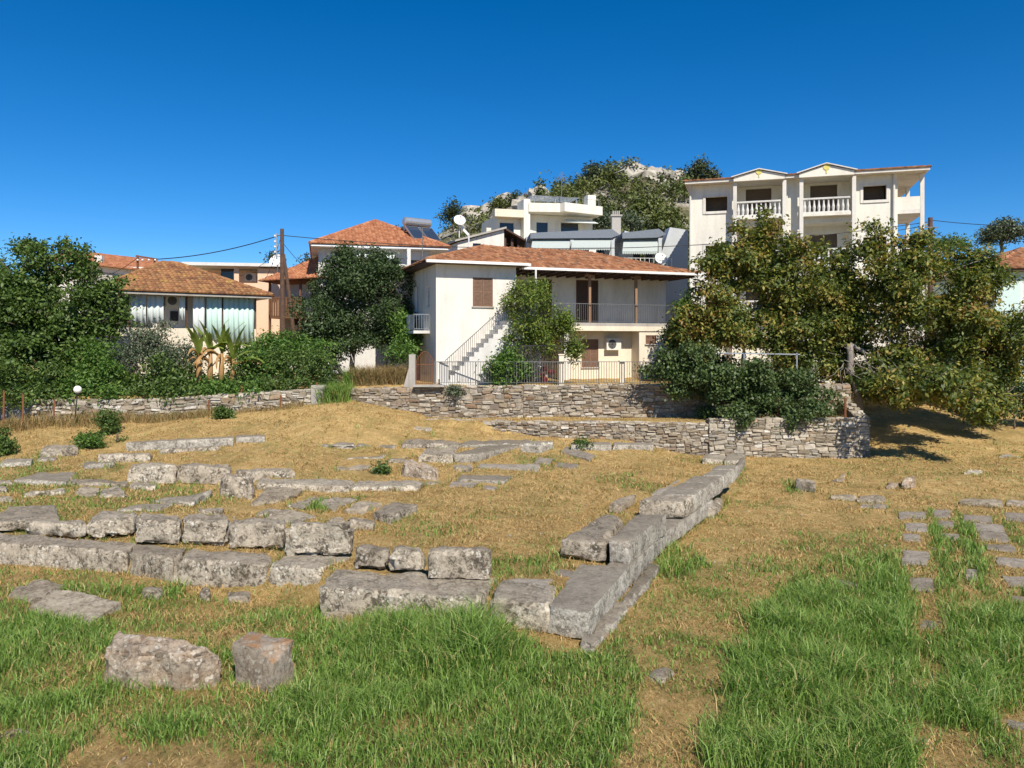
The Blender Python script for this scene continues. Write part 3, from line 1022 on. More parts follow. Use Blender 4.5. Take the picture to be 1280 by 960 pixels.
def solar_heater(loc, rz, label, s=1.0, group=None):
    t = thing('solar_water_heater', label, 'water heater', loc, rz, group)
    fm = MB()
    for x in (-.9, .9):
        fm.beam((x * s, -.75 * s, .05), (x * s, .75 * s, 1.15 * s), .05, .05)
        fm.beam((x * s, .7 * s, 0), (x * s, .7 * s, 1.2 * s), .05, .05)
        fm.beam((x * s, -.72 * s, 0), (x * s, .72 * s, 0.02), .05, .05)
    fm.build('stand', M['steel'], t)
    tk = MB()
    pts = [(-1.0 * s, .62 * s, 1.42 * s), (-.92 * s, .62 * s, 1.42 * s), (.92 * s, .62 * s, 1.42 * s), (1.0 * s, .62 * s, 1.42 * s)]
    tk.tube(pts, [.2 * s, .29 * s, .29 * s, .2 * s], 16)
    tk.build('tank', M['steel'], t)
    for x in (-.52, .52):
        pm = MB()
        a = Vector((x * s, -.8 * s, .12 * s))
        b2 = Vector((x * s, .45 * s, 1.08 * s))
        pm.beam(a, b2, .95 * s, .09 * s)
        o = pm.build('collector_panel', M['steel'], t)
        gm = MB()
        nrm = (b2 - a).cross(Vector((1, 0, 0))).normalized() * -1
        nrm = nrm if nrm.z > 0 else -nrm
        gm.beam(a.lerp(b2, .03) + nrm * .05 * s, a.lerp(b2, .97) + nrm * .05 * s, .88 * s, .012 * s)
        gm.build('glass', M['panel'], o)
    return t

def sat_dish(loc, rz, label, r=.45, mast=1.2):
    t = thing('satellite_dish', label, 'satellite dish', loc, rz)
    m1 = MB()
    m1.cyl((0, 0, 0), (0, 0, mast), .035)
    m1.build('mast', M['white_metal'], t)
    d = MB()
    nu, nv = 20, 5
    Mr = Matrix.Translation((0, -.1, mast)) @ Matrix.Rotation(R(62), 4, 'X')
    pts, fs = [Mr @ Vector((0, 0, 0))], []
    for off in (0, .02):
        for j in range(1, nv + 1):
            rr = r * j / nv
            for i in range(nu):
                a = 2 * math.pi * i / nu
                pts.append(Mr @ Vector((rr * math.cos(a), rr * math.sin(a), .28 * rr * rr / r - off)))
    for off in (0, 1):
        o = 1 + off * nu * nv
        for i in range(nu):
            i2 = (i + 1) % nu
            fs.append((0, o + i, o + i2))
            for j in range(nv - 1):
                fs.append((o + j * nu + i, o + (j + 1) * nu + i, o + (j + 1) * nu + i2, o + j * nu + i2))
    d.add(pts, fs)
    d.build('reflector', M['white_metal'], t, True)
    a = MB()
    tip = Mr @ Vector((0, 0, .5))
    a.cyl(Mr @ Vector((0, -r * .95, .2)), tip, .012, n=5)
    a.ball(tip, .05)
    a.build('feed_arm', M['iron'], t)
    return t

# ================================================================ the white two-storey house in the middle
H = Fr(545, 36.0, 2.95, 20)
t = thing('white_house', 'white two-storey house with clay tiled hip roof, timber-posted upper balcony and outside stair', 'house', H.loc, H.rz)
xl1 = H.x(645)
LB, PB, PY = 5.62, 2.95, 3.1              # eaves height, balcony floor height, porch back wall
xr = H.x(858, 1.0)
xg0 = H.x(707, 1.0)                       # where the ground floor front under the balcony begins
mb = MB()
sh = H.rect(591, 616, 347, 383)
facade(mb, (0, 0, -.3), (1, 0, 0), xl1, LB + .3, [(sh[0], sh[1], sh[2] + .3, sh[3] + .3)])
facade(mb, (0, 9.2, -.3), (0, -1, 0), 9.2, LB + .3, [(5.0, 5.9, .3, 2.4), (4.9, 5.8, 3.25, 5.2), (7.3, 8.0, 3.9, 5.0), (7.4, 7.9, 1.2, 1.9)])
facade(mb, (xl1, 0, -.3), (0, 1, 0), PY, LB + .3, [])
dr = H.rect(720, 748, 350, 399, PY)
dr2 = H.rect(672, 690, 349, 399, PY)
dr = (dr[0], dr[1], PB + .01, dr[3])
dr2 = (dr2[0], dr2[1], PB + .01, dr2[3])
WX = xl1
facade(mb, (WX, PY, -.3), (1, 0, 0), xr - WX, LB + .3, [(a - WX, b2 - WX, c + .3, d + .3) for a, b2, c, d in (dr, dr2)] + [(1.0, 1.9, .3, 2.3)])
facade(mb, (xr, PY, -.3), (0, 1, 0), 9.2 - PY, LB + .3, [])
facade(mb, (xr, 9.2, -.3), (-1, 0, 0), xr, LB + .3, [])
mb.build('wall', M['white'], t)
# ground floor under the balcony
gy = 1.75
gm = MB()
xge = H.x(799, .9)
gw = H.rect(727, 748, 424, 459, gy)
facade(gm, (xg0, gy, -.3), (1, 0, 0), xge - xg0, PB + .05, [(gw[0] - xg0, gw[1] - xg0, gw[2] + .3, gw[3] + .3)])
facade(gm, (xg0, gy + 1.2, -.3), (0, -1, 0), 1.2, PB + .05, [])
facade(gm, (xge, gy, -.3), (0, -1, 0), gy - .9, PB + .05, [])
gw2 = H.rect(807, 820, 419, 430, .9)
facade(gm, (xge, .9, -.3), (1, 0, 0), xr - xge, PB + .05, [(gw2[0] - xge, gw2[1] - xge, gw2[2] + .3, gw2[3] + .3)])
facade(gm, (xr, .9, -.3), (0, 1, 0), PY - .9, PB + .05, [])
gm.build('ground_floor_wall', M['beige'], t)
window(t, (xg0, gy, 0), (1, 0, 0), (gw[0] - xg0, gw[1] - xg0, gw[2], gw[3]))
window(t, (xge, .9, 0), (1, 0, 0), (gw2[0] - xge, gw2[1] - xge, gw2[2], gw2[3]))
window(t, (0, 0, 0), (1, 0, 0), sh)
for rc in ((4.9, 5.8, 3.25 - .3, 5.2 - .3), (7.3, 8.0, 3.6, 4.7), (7.4, 7.9, .9, 1.6)):
    window(t, (0, 9.2, 0), (0, -1, 0), rc, 'glass', 'white_metal', sill=False)
for rc, nm in ((dr, 'balcony_door'), (dr2, 'balcony_door')):
    o = window(t, (0, PY, 0), (1, 0, 0), (rc[0], rc[1], rc[2], rc[3]), 'shutter', 'wood', sill=False, mat='wood_dark')
    o.name = nm
mb = MB()
mb.box(xl1 + 1.02, xl1 + 1.88, PY + .1, PY + .14, 0, 2.0)
mb.build('back_door', M['wood_dark'], t)
# balcony slab, beam, piers
mb = MB()
xs0 = H.x(688, .9)
mb.box(xl1 + .02, xr, .86, PY - .01, PB - .16, PB)
mb.build('balcony_floor', M['concrete'], t)
mb = MB()
mb.box(xs0, xr + .01, .84, 1.02, PB - .42, PB - .165)
mb.build('balcony_beam', M['beige'], t)
mb = MB()
xp = H.x(708, .9)
mb.box(xp - .14, xp + .14, .85, 1.12, -.3, PB - .425)
mb.build('pier', M['white'], t)
# roof
zl, zr_ = LB + .12, LB + .04
AP = Vector((3.9, 4.9, zl + 1.42))
BP = Vector((xr - 4.2, 4.9, zl + 1.08))
mb = MB()
XL, XR2, YB = -.55, xr + .55, 9.8
tile_plane(mb, (XL, -.5, zl), (xl1 + .35, -.5, zl), AP, (xl1 + .35, 4.9, AP.z))
tile_plane(mb, (xl1 + .3, .42, zr_), (XR2, .42, zr_), (xl1 + .3, 4.9, AP.z), BP)
tile_plane(mb, (XL, YB, zl), (XL, -.5, zl), AP, AP)
tile_plane(mb, (XR2, .42, zr_), (XR2, YB, zr_), BP, BP)
tile_plane(mb, (XR2, YB, zr_), (XL, YB, zr_), BP, AP)
for p, q2 in (((XL, -.5, zl), AP), ((XR2, .42, zr_), BP), (AP, BP), ((XL, YB, zl), AP)):
    ridge_tiles(mb, p, q2)
roof = mb.build('roof', M['tile'], t)
mb = MB()
mb.box(XL + .04, xl1 + .32, -.46, 9.7, zl - .14, zl - .04)
mb.box(xl1 + .325, XR2 - .04, .46, 9.7, zr_ - .14, zr_ - .04)
for k in range(18):
    x = xl1 + .6 + k * (XR2 - xl1 - 1.0) / 17
    mb.box(x - .04, x + .04, .5, PY - .02, zr_ - .24, zr_ - .143)
mb.build('eaves_board', M['wood_dark'], roof)
mb = MB()
mb.box(XL - .06, xl1 + .42, -.63, -.5, zl - .13, zl - .005)
mb.box(xl1 + .42, xl1 + .54, -.63, .29, zl - .15, zl - .02)
mb.box(xl1 + .42, XR2 + .06, .29, .42, zr_ - .13, zr_ - .005)
mb.build('gutter', M['white_metal'], t)
mb = MB()
xd = H.x(670, .3)
mb.cyl((xd, .33, zr_ - .1), (xd, .33, PB + 1.0), .05)
mb.cyl((xd, .33, PB + 1.0), (xd, .8, PB + .6), .05)
mb.cyl((xd, .8, PB + .6), (xd, .8, 0), .05)
mb.build('downpipe', M['white_metal'], t)
for u in (737, 795):
    x = H.x(u, 1.05)
    mb = MB()
    mb.box(x - .065, x + .065, 1.0, 1.13, PB, LB - .28)
    mb.box(x - .28, x + .28, 1.01, 1.12, LB - .28, LB - .16)
    mb.build('balcony_post', M['wood_light'], t)
mb = MB()
mb.box(xl1 + .03, xr + .3, 1.02, 1.11, LB - .157, LB - .105)
mb.build('eaves_beam', M['wood_dark'], t)
railing(t, [(H.x(690, .92), .92, PB), (xr - .03, .92, PB), (xr - .03, PY - .05, PB)], .98, 'iron', 'balcony_railing', .11)
# wall lanterns
for u, v in ((679, 337), (774, 340)):
    q2 = H.p(u, v, PY - .2)
    mb = MB()
    mb.tube([(q2.x, PY, q2.z + .1), (q2.x, PY - .12, q2.z + .22), (q2.x, PY - .2, q2.z + .14)], .012, 6)
    mb.tube([(q2.x, PY - .2, q2.z - .16), (q2.x, PY - .2, q2.z - .12), (q2.x, PY - .2, q2.z + .08), (q2.x, PY - .2, q2.z + .16)], [.03, .055, .1, .02], 6)
    mb.build('wall_lantern', M['iron_dark'], t)
a = H.p(764, 437, gy)
ac_unit(t, (a.x, gy - .02, H.p(764, 437.5, gy).z), w=.86, h=.62)
# outside stair along the left block
x0s, x1s, n = H.x(556, -1.2), H.x(640, -1.2), 14
mb = MB()
for k in range(n):
    xa, xb = x0s + (x1s - x0s) * k / n, x0s + (x1s - x0s) * (k + 1) / n
    mb.box(xa, xb, -1.2, -.005, -.3, PB * (k + 1) / n)
mb.box(x1s, x1s + 1.5, -1.2, -.005, -.3, PB)
mb.box(x1s + 1.5, x1s + 1.52, -1.2, -.01, PB - .2, PB)
mb.build('stair', M['white2'], t)
mb = MB()
mb.box(x1s + .1, x1s + 1.9, -.0, .9, PB - .18, PB)
mb.build('landing', M['concrete'], t)
mb = MB()
A0, A1 = Vector((x0s + .05, -1.12, .15)), Vector((x1s, -1.12, PB))
mb.beam(A0 + Vector((0, 0, .95)), A1 + Vector((0, 0, .95)), .04, .03)
mb.beam(A0 + Vector((0, 0, .15)), A1 + Vector((0, 0, .15)), .03, .02)
for k in range(33):
    p = A0.lerp(A1, k / 32)
    mb.cyl(p + Vector((0, 0, .0)), p + Vector((0, 0, .95)), .012, n=5)
mb.beam(A1 + Vector((0, 0, .95)), A1 + Vector((1.5, 0, .95)), .04, .03)
for k in range(14):
    p = A1 + Vector((1.5 * k / 13, 0, 0))
    mb.cyl(p, p + Vector((0, 0, .95)), .012, n=5)
mb.build('stair_railing', M['iron'], t)
mb = MB()
mb.box(-.15, .25, -1.35, -1.2, -.3, 1.0)
mb.box(-.18, .28, -1.38, -1.17, 1.0, 1.06)
mb.build('stair_pillar', M['white2'], t)
# side balcony on the shaded left wall
mb = MB()
mb.box(-.8, -.005, 1.2, 2.9, 2.36, 2.5)
mb.build('side_balcony', M['white2'], t)
railing(t, [(-.03, 1.23, 2.5), (-.77, 1.23, 2.5), (-.77, 2.87, 2.5), (-.03, 2.87, 2.5)], .78, 'steel', 'side_balcony_railing', .12, .01)
# chimney-like second crest of the roof behind
# ---- iron yard fence, gate and posts on the retaining wall
fz = 2.98
fn = thing('iron_fence', 'thin vertical bar iron fence along the top of the brown rubble wall', 'fence', (-3.0, 34.62, fz))
fl = Fr(640, 34.62, 0, 0)
xa, xb = fl.x(543), fl.x(845)
railing(fn, [(xa + 3.0, 0, 0), (xb + 3.0, 0, 0)], 1.02, 'iron', 'bar_panel', .115, .012, 1.9)
for u, w_, v in ((702, .11, 444), (778, .10, 452)):
    mb = MB()
    x = fl.x(u) + 3.0
    h = fl.p(u, v).z - fz
    mb.box(x - w_, x + w_, .05, .3, -.1, h)
    mb.box(x - w_ - .03, x + w_ + .03, .02, .33, h, h + .05)
    mb.build('fence_pillar', M['beige'], fn)
gt = thing('iron_gate', 'rusty arched iron garden gate beside the concrete gate post', 'gate', (fl.x(531), 34.62, fz - .05))
mb = MB()
w2 = (fl.x(541) - fl.x(521)) / 2
for k in range(9):
    x = -w2 + 2 * w2 * k / 8
    h = 1.15 + .38 * math.cos(x / w2 * math.pi / 2)
    mb.cyl((x, 0, .05), (x, 0, h), .016 if k in (0, 8) else .011, n=5)
mb.build('gate_bars', M['rust'], gt)
mb = MB()
arc = [(-w2 + 2 * w2 * k / 12, 0, 1.15 + .38 * math.cos((-1 + 2 * k / 12) * math.pi / 2)) for k in range(13)]
mb.tube(arc, .018, 6)
mb.beam((-w2, 0, .95), (w2, 0, .95), .03, .03)
for x in (-w2, w2):
    mb.beam((x, 0, .05), (x, 0, 1.15), .032, .032)
mb.beam((-w2, 0, .08), (w2, 0, .08), .03, .03)
mb.build('gate_frame', M['rust'], gt)
mb = MB()
for x, rr in ((.1, .07), (-.05, .05)):
    mb.tube([(x + rr * math.cos(a), -.02, .55 + rr * math.sin(a)) for a in np.linspace(0, 6.28, 14)], .01, 5)
mb.build('scroll', M['iron_dark'], gt)
mb = MB()
xq = fl.x(516)
mb.box(xq - .16, xq + .12, 34.5, 34.78, fz - .3, fl.p(516, 443).z)
mb.poly((xq - .45, 34.52, fz - .25), (xq - .17, 34.52, fz - .25), (xq - .17, 34.52, fz + .75))
mb.prism([(xq - .42, 34.53, fz - .25), (xq - .162, 34.53, fz - .25), (xq - .162, 34.53, fz + .8)], (0, .2, 0))
solo(mb, 'concrete_gate_post', M['concrete'], 'leaning pale concrete gate post left of the rusty gate', 'gate post')
mb = MB()
mb.box(fl.x(518), fl.x(556), 34.12, 34.62, fz - .09, fz - .01)
solo(mb, 'stone_doorstep', M['concrete'], 'grey stone doorstep slab jutting from the rubble wall under the gate', 'doorstep')
# dark inner gate panel behind the small tree
pg = thing('metal_panel_gate', 'tall dark metal bar gate behind the yellow-green tree', 'gate', (fl.x(664), 35.3, 2.95))
mb = MB()
hw = (fl.x(699) - fl.x(630)) / 2
for k in range(34):
    x = -hw + 2 * hw * k / 33
    mb.cyl((x, 0, .05), (x, 0, 1.75), .013, n=5)
mb.build('gate_bars', M['iron_dark'], pg)
mb = MB()
for z in (.1, .95, 1.78):
    mb.beam((-hw, 0, z), (hw, 0, z), .04, .04)
for x in (-hw, 0, hw):
    mb.beam((x, 0, 0), (x, 0, 1.8), .05, .05)
mb.build('gate_frame', M['iron_dark'], pg)
mb = MB()
for k in range(5):
    mb.ball((fl.x(683) + .1 * k * math.cos(k * 2), 35.9, 3.0 + .16 * k), .16, .12, .13)
solo(mb, 'red_bougainvillea', leaf_mat('red bracts', [(0, (.30, .02, .03)), (1, (.45, .05, .06))]), 'small bunch of red flowers behind the iron fence', 'flowers')
# ================================================================ cream apartment block at the right
A = Fr(862, 49.5, 3.6, -17)
t = thing('apartment_building', 'cream unfinished apartment block with twin gables and empty window openings', 'building', A.loc, A.rz)
W = A.x(1122)
ze = A.p(862, 231).z                                   # eaves
fl3 = A.p(945, 271).z                                  # upper balcony floor
st = 3.1
bays = [(A.x(919), A.x(980)), (A.x(1001), A.x(1066))]
RY = 1.5
holes = []
lw = A.rect(882, 909, 246, 264)
rw = A.rect(1079, 1108, 232, 250)
rows = [0, -st, -2 * st]
for dz in rows:
    holes += [(lw[0], lw[1], lw[2] + dz, lw[3] + dz), (rw[0], rw[1], rw[2] + dz, rw[3] + dz)]
for (a, b2) in bays:
    for k in range(3):
        holes.append((a, b2, fl3 - k * st, fl3 - k * st + 2.55))
mb = MB()
facade(mb, (0, 0, -.5), (1, 0, 0), W, ze + .5, [(a, b2, c + .5, d + .5) for a, b2, c, d in holes], .2)
facade(mb, (0, 11, -.5), (0, -1, 0), 11, ze + .5, [])
# right side with recessed balconies
sd = [(.3, 3.6, fl3 - k * st + .55, fl3 - k * st + 2.55) for k in range(3)]
facade(mb, (W, 0, -.5), (0, 1, 0), 11, ze + .5, [(a, b2, c + .5, d + .5) for a, b2, c, d in [(4.5, 6, fl3 + .8 - k * st, fl3 + 2.2 - k * st) for k in range(3)]], .2)
facade(mb, (W, 11, -.5), (-1, 0, 0), W, ze + .5, [])
# porch recesses
for (a, b2) in bays:
    for k in range(3):
        z0 = fl3 - k * st
        op = ((a * .78 + b2 * .22), (a * .24 + b2 * .76))
        facade(mb, (a, RY, z0), (1, 0, 0), b2 - a, 2.55, [(op[0] - a, op[1] - a, .02, 2.05)], .2)
        mb.poly((a, .2, z0), (a, RY, z0), (a, RY, z0 + 2.55), (a, .2, z0 + 2.55))
        mb.poly((b2, .2, z0), (b2, RY, z0), (b2, RY, z0 + 2.55), (b2, .2, z0 + 2.55))
        mb.poly((a, .2, z0 + 2.55), (b2, .2, z0 + 2.55), (b2, RY, z0 + 2.55), (a, RY, z0 + 2.55))
        mb.poly((a, .2, z0), (b2, .2, z0), (b2, RY, z0), (a, RY, z0))
mb.build('wall', M['cream'], t)
# bare interior: rooms behind the openings, their shade put into the colour
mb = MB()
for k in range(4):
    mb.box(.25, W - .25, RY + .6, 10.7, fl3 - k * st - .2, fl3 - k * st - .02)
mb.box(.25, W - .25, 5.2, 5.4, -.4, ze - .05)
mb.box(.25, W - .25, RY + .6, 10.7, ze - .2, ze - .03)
mb.build('bare_interior', M['room_shade'], t)
for (a, b2, c, d) in [(lw[0], lw[1], lw[2] + dz, lw[3] + dz) for dz in rows] + [(rw[0], rw[1], rw[2] + dz, rw[3] + dz) for dz in rows]:
    f = MB()
    e = .16
    f.box(a - e, a - .004, -.045, .06, c - e, d + e)
    f.box(b2 + .004, b2 + e, -.045, .06, c - e, d + e)
    f.box(a - .004, b2 + .004, -.045, .06, d + .004, d + e)
    f.box(a - .004, b2 + .004, -.06, .06, c - e, c - .004)
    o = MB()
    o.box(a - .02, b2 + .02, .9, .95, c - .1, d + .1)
    oo = o.build('window', M['room_shade'], t)  # dark sheet painted as the shade inside the empty opening
    f.build('frame', M['white'], oo)
for k in range(3):
    for (a, b2) in bays:
        z0 = fl3 - k * st
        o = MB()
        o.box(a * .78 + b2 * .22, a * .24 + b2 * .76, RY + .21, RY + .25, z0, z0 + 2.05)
        o.build('doorway_shade', M['room_shade'], t)  # flat dark sheet standing in for shade beyond the doorway
        s = MB()
        s.box(a - .1, b2 + .1, -.55, -.005, z0 - .2, z0)
        s.build('balcony_slab', M['cream'], t)
        bl = MB()
        bl.box(a + .05, b2 - .05, -.5, -.3, z0 + .82, z0 + .92)
        bl.box(a + .05, b2 - .05, -.48, -.32, z0, z0 + .07)
        x = a + .2
        while x < b2 - .15:
            bl.tube([(x, -.4, z0 + .07), (x, -.4, z0 + .2), (x, -.4, z0 + .35), (x, -.4, z0 + .55), (x, -.4, z0 + .7), (x, -.4, z0 + .82)], [.06, .075, .095, .055, .045, .065], 8)
            x += .27
        bl.build('balustrade', M['white2'], t)
for u in (919, 980, 1001, 1066):
    x = A.x(u)
    c = MB()
    c.box(x - .11, x + .11, -.62, -.4, -.4, ze - .15)
    c.build('column', M['white'], t)
for u in (863, 1117):
    x = A.x(u)
    c = MB()
    c.cyl((x, -.12, -.3), (x, -.12, ze + .1), .07)
    c.build('downpipe', M['white2'], t)
# eaves, roof, gables
mb = MB()
mb.box(-.25, W + 1.6, -.7, 11.3, ze - .08, ze + .1)
mb.build('eaves_slab', M['white'], t)
rf = MB()
zt_ = ze + .1
A_, B_ = Vector((3.2, 5.2, zt_ + 1.15)), Vector((W - 1.6, 5.2, zt_ + 1.15))
c = [Vector((-.3, -.75, zt_)), Vector((W + 1.65, -.75, zt_)), Vector((W + 1.65, 11.4, zt_)), Vector((-.3, 11.4, zt_))]
tile_plane(rf, c[0], c[1], A_, B_, .25)
tile_plane(rf, c[1], c[2], B_, B_, .25)
tile_plane(rf, c[2], c[3], B_, A_, .25)
tile_plane(rf, c[3], c[0], A_, A_, .25)
rf.build('roof', M['tile'], t)
for (u0, u1, um, vt) in ((917, 981, 948, 213), (999, 1068, 1033, 206)):
    a, b2 = A.x(u0, -.8), A.x(u1, -.8)
    xm = (a + b2) / 2
    zp = A.p(um, vt, -.8).z
    g = MB()
    g.prism([(a, -.82, ze - .12), (b2, -.82, ze - .12), (b2, -.82, ze + .12), (xm, -.82, zp), (a, -.82, ze + .12)], (0, .25, 0))
    gg = g.build('gable', M['cream'], t)
    d = MB()
    zc = ze + .42
    d.prism([(xm + .19 * math.cos(k * math.pi / 10), -.85, zc + .19 * math.sin(k * math.pi / 10)) for k in range(20)], (0, .027, 0))
    d.box(xm - .03, xm + .03, -.85, -.823, zc - .38, zc - .17)
    d.build('medallion', M['yellow'], gg)
    e = MB()
    for p, q2 in (((a - .15, -.84, ze + .12), (xm, -.84, zp + .06)), ((xm, -.84, zp + .06), (b2 + .15, -.84, ze + .12))):
        e.beam(Vector(p) + Vector((0, .1, .03)), Vector(q2) + Vector((0, .1, .03)), .4, .06)
    e.build('gable_cornice', M['white2'], gg)
    r2 = MB()
    tile_plane(r2, (a - .1, 5, ze + .12), (a - .1, -.6, ze + .12), (xm, 5, zp), (xm, -.6, zp), .25)
    tile_plane(r2, (b2 + .1, -.6, ze + .12), (b2 + .1, 5, ze + .12), (xm, -.6, zp), (xm, 5, zp), .25)
    r2.build('gable_roof', M['tile'], gg)
# side balconies at the right end: slabs on slim columns with solid parapets
for k in range(4):
    z0 = fl3 - k * st
    s = MB()
    s.box(W + .005, W + 1.45, .1, 4.6, z0 - .2, z0)
    s.build('side_balcony_slab', M['white'], t)
    if k != 0 or True:
        p = MB()
        p.box(W + 1.3, W + 1.44, .1, 4.6, z0 + .005, z0 + .8)
        p.box(W + .01, W + 1.295, .1, .22, z0 + .005, z0 + .8)
        p.build('side_parapet', M['cream'], t)
for y in (.2, 4.5):
    c = MB()
    c.box(W + 1.24, W + 1.46, y - .11, y + .11, -.4, ze - .1)
    c.build('side_column', M['white'], t)

# ================================================================ grey terrace block with awnings
Gr = Fr(660, 60, 4.0, 4)
t = thing('grey_apartment_block', 'long pale grey apartment block with three drawn green-white awnings under a slate fascia', 'building', Gr.loc, Gr.rz)
xe = Gr.x(858)
zt_ = Gr.p(740, 293, 0).z
mb = MB()
x_m = Gr.x(776)
facade(mb, (0, 1.6, 0), (1, 0, 0), xe, zt_, [(.5, x_m - 1, zt_ - 3.0, zt_ - .75), (x_m + .5, Gr.x(822, 1.6), zt_ - 3.0, zt_ - .75)], .2)
facade(mb, (0, 9, 0), (0, -1, 0), 7.4, zt_)
facade(mb, (xe, 1.6, 0), (0, 1, 0), 7.4, zt_)
mb.poly((0, 1.6, zt_), (xe, 1.6, zt_), (xe, 9, zt_), (0, 9, zt_))
# slanting wing walls
for u0, u1, vt in ((776, 792, 291), (826, 861, 287)):
    a, b2 = Gr.x(u0), Gr.x(u1)
    zz_ = Gr.p(u1, vt).z
    mb.prism([(a, .2, 0), (b2, .2, 0), (b2, .2, zz_), (a + (b2 - a) * .35, .2, zz_ + .2), (a, .2, zz_ - 2.2)], (0, 1.38, 0))
mb.build('wall', M['greyr'], t)
for u0, u1 in ((663, 775), (778, 833)):
    a, b2 = Gr.x(u0, -1.0), Gr.x(u1, -1.0)
    z0, z1 = Gr.p(u0, 298, -1.0).z, Gr.p(u0, 291, -1.0).z
    f = MB()
    f.prism([(a, -1.0, z0), (b2 - .7, -1.0, z0 + .1), (b2, -1.0, z0 + .35), (b2 - .6, -1.0, z1 + .35), (a, -1.0, z1)], (0, 2.59, 0))
    f.build('roof_fascia', M['greydark'], t)
for i, (u0, u1, v0, v1) in enumerate(((666, 713, 297, 310), (716, 764, 295, 309), (780, 823, 297, 314))):
    a = MB()
    p0, p1 = Gr.p(u0, v0, -.3), Gr.p(u1, v0, -.3)
    q0, q1 = Gr.p(u0 - 2, v1, -1.7), Gr.p(u1 - 1, v1, -1.7)
    a.prism([p0, p1, q1, q0], (0, .03, -.02))
    n = 16
    for k in range(n):
        w0, w1 = q0.lerp(q1, k / n), q0.lerp(q1, (k + .94) / n)
        a.prism([w0, w1, w1 + Vector((0, 0, -.17)), (w0 + w1) / 2 + Vector((0, 0, -.24)), w0 + Vector((0, 0, -.17))], (0, .02, 0))
    a.build('awning', M['awning'], t)
for u in (715, 766, 825):
    c = MB()
    p = Gr.p(u, 300, -.9)
    c.box(p.x - .13, p.x + .13, -.95, -.7, 0, p.z)
    c.build('terrace_column', M['greyr'], t)
s = MB()
s.box(0, xe - 1.5, -1.6, 1.58, zt_ - 3.1, zt_ - 2.95)
s.build('terrace_slab', M['greyr'], t)
railing(t, [(.1, -1.5, zt_ - 2.95), (xe - 1.6, -1.5, zt_ - 2.95)], .95, 'white_metal', 'terrace_railing', .35, .02)
for u0, u1 in ((700, 712), (722, 736), (745, 760), (790, 800), (806, 818)):
    w = MB()
    p0, p1 = Gr.p(u0, 328, 1.9), Gr.p(u1, 311, 1.9)
    w.box(p0.x, p1.x, 1.84, 1.9, zt_ - 2.9, zt_ - .8)
    w.build('window', M['glass'], t)
mb = MB()
p = Gr.p(738, 317, -1.3)
for k in range(4):
    mb.prism([(p.x + .2 * k, -1.45, p.z - .9), (p.x + .2 * k + .19, -1.45, p.z - .9), (p.x + .2 * k + .19, -1.45, p.z), (p.x + .2 * k, -1.45, p.z)], (0, .05 + .03 * (k % 2), 0))
solo_o = mb
for i, vtx in enumerate(mb.v):
    mb.v[i] = tuple(Gr.loc + Matrix.Rotation(R(Gr.rz), 3, 'Z') @ Vector(vtx))
solo(mb, 'hanging_laundry', M['blue'], 'blue cloth hung on the grey terrace under an awning', 'laundry')
# chimney behind the grey block
mb = MB()
p = P3(770, 300, 66)
mb.box(p.x - .38, p.x + .38, 65.7, 66.4, p.z - 3, p.z + 2.0)
mb.cur = 0
mb.box(p.x - .5, p.x + .5, 65.6, 66.5, p.z + 2.0, p.z + 2.12)
for k in range(4):
    mb.cyl((p.x - .25 + .17 * k, 66, p.z + 2.12), (p.x - .25 + .17 * k, 66, p.z + 2.5), .07)
solo(mb, 'chimney', M['concrete'], 'tall grey concrete chimney rising behind the grey awning block', 'chimney')
sat_dish(Gr.loc + Matrix.Rotation(R(Gr.rz), 3, 'Z') @ Vector((Gr.x(828, -1.9), -1.2, zt_ - 2.95)), 10, 'round grey dish on the terrace at the right end of the grey block', .5, .9)

# ================================================================ stepped beige villa on the hill foot
B = Fr(626, 86, 9.0, 16)
t = thing('hillside_apartment_house', 'cream flat-roofed stepped house high on the slope with pergola railings on top', 'building', B.loc, B.rz)
a0, a1, a2, a3 = B.x(626), B.x(656), B.x(664), B.x(748)
zA, zB, zC = B.p(640, 265).z, B.p(659, 248).z, B.p(700, 266, 0).z
mb = MB()
w1 = B.rect(629, 647, 276, 292)
facade(mb, (0, 1.5, 0), (1, 0, 0), a1, zA, [(w1[0], w1[1], w1[2], w1[3])])
mb.poly((0, 1.5, zA), (a1, 1.5, zA), (a1, 9, zA), (0, 9, zA))
facade(mb, (0, 9, 0), (0, -1, 0), 7.5, zA)
mb.box(a1, a2, .4, 3.0, 0, zB)
facade(mb, (a2, 1.8, 0), (1, 0, 0), a3 - a2, zC - .05, [(1.2, 2.6, zC - 3.0, zC - .9), (4.2, 6.4, zC - 3.2, zC - .8)])
facade(mb, (a3, 1.8, 0), (0, 1, 0), 8, zC - .05)
facade(mb, (a2, 10, 0), (0, -1, 0), 7, zC - .05)
mb.build('wall', M['cream'], t)
mb = MB()
mb.box(-.6, a1 - .005, .3, 1.495, zA - .5, zA + .35)
mb.build('balcony_parapet', M['beige'], t)
mb = MB()
sl = [(a2 - .2, .2), (B.x(700, -.5), -.5), (B.x(706, -1.2), -1.2), (a3 + .6, .2), (a3 + .6, 10), (a2 - .2, 10)]
mb.prism([(x, y, zC) for x, y in sl], (0, 0, 1.0))
mb.build('roof_slab', M['cream'], t)
for x0, x1 in ((a2 + 1.2, a2 + 2.6), (a2 + 4.2, a2 + 6.4)):
    w = MB()
    w.box(x0, x1, 1.95, 2.0, zC - 3.0, zC - .85)
    w.build('window', M['glass'], t)
mb = MB()
mb.box(w1[0], w1[1], 1.65, 1.7, w1[2], w1[3])
mb.build('window', M['glass'], t)
mb = MB()
for k in range(2):
    q0, q1 = B.p(706, 262 + k, 1.7), B.p(742, 268, 1.7)
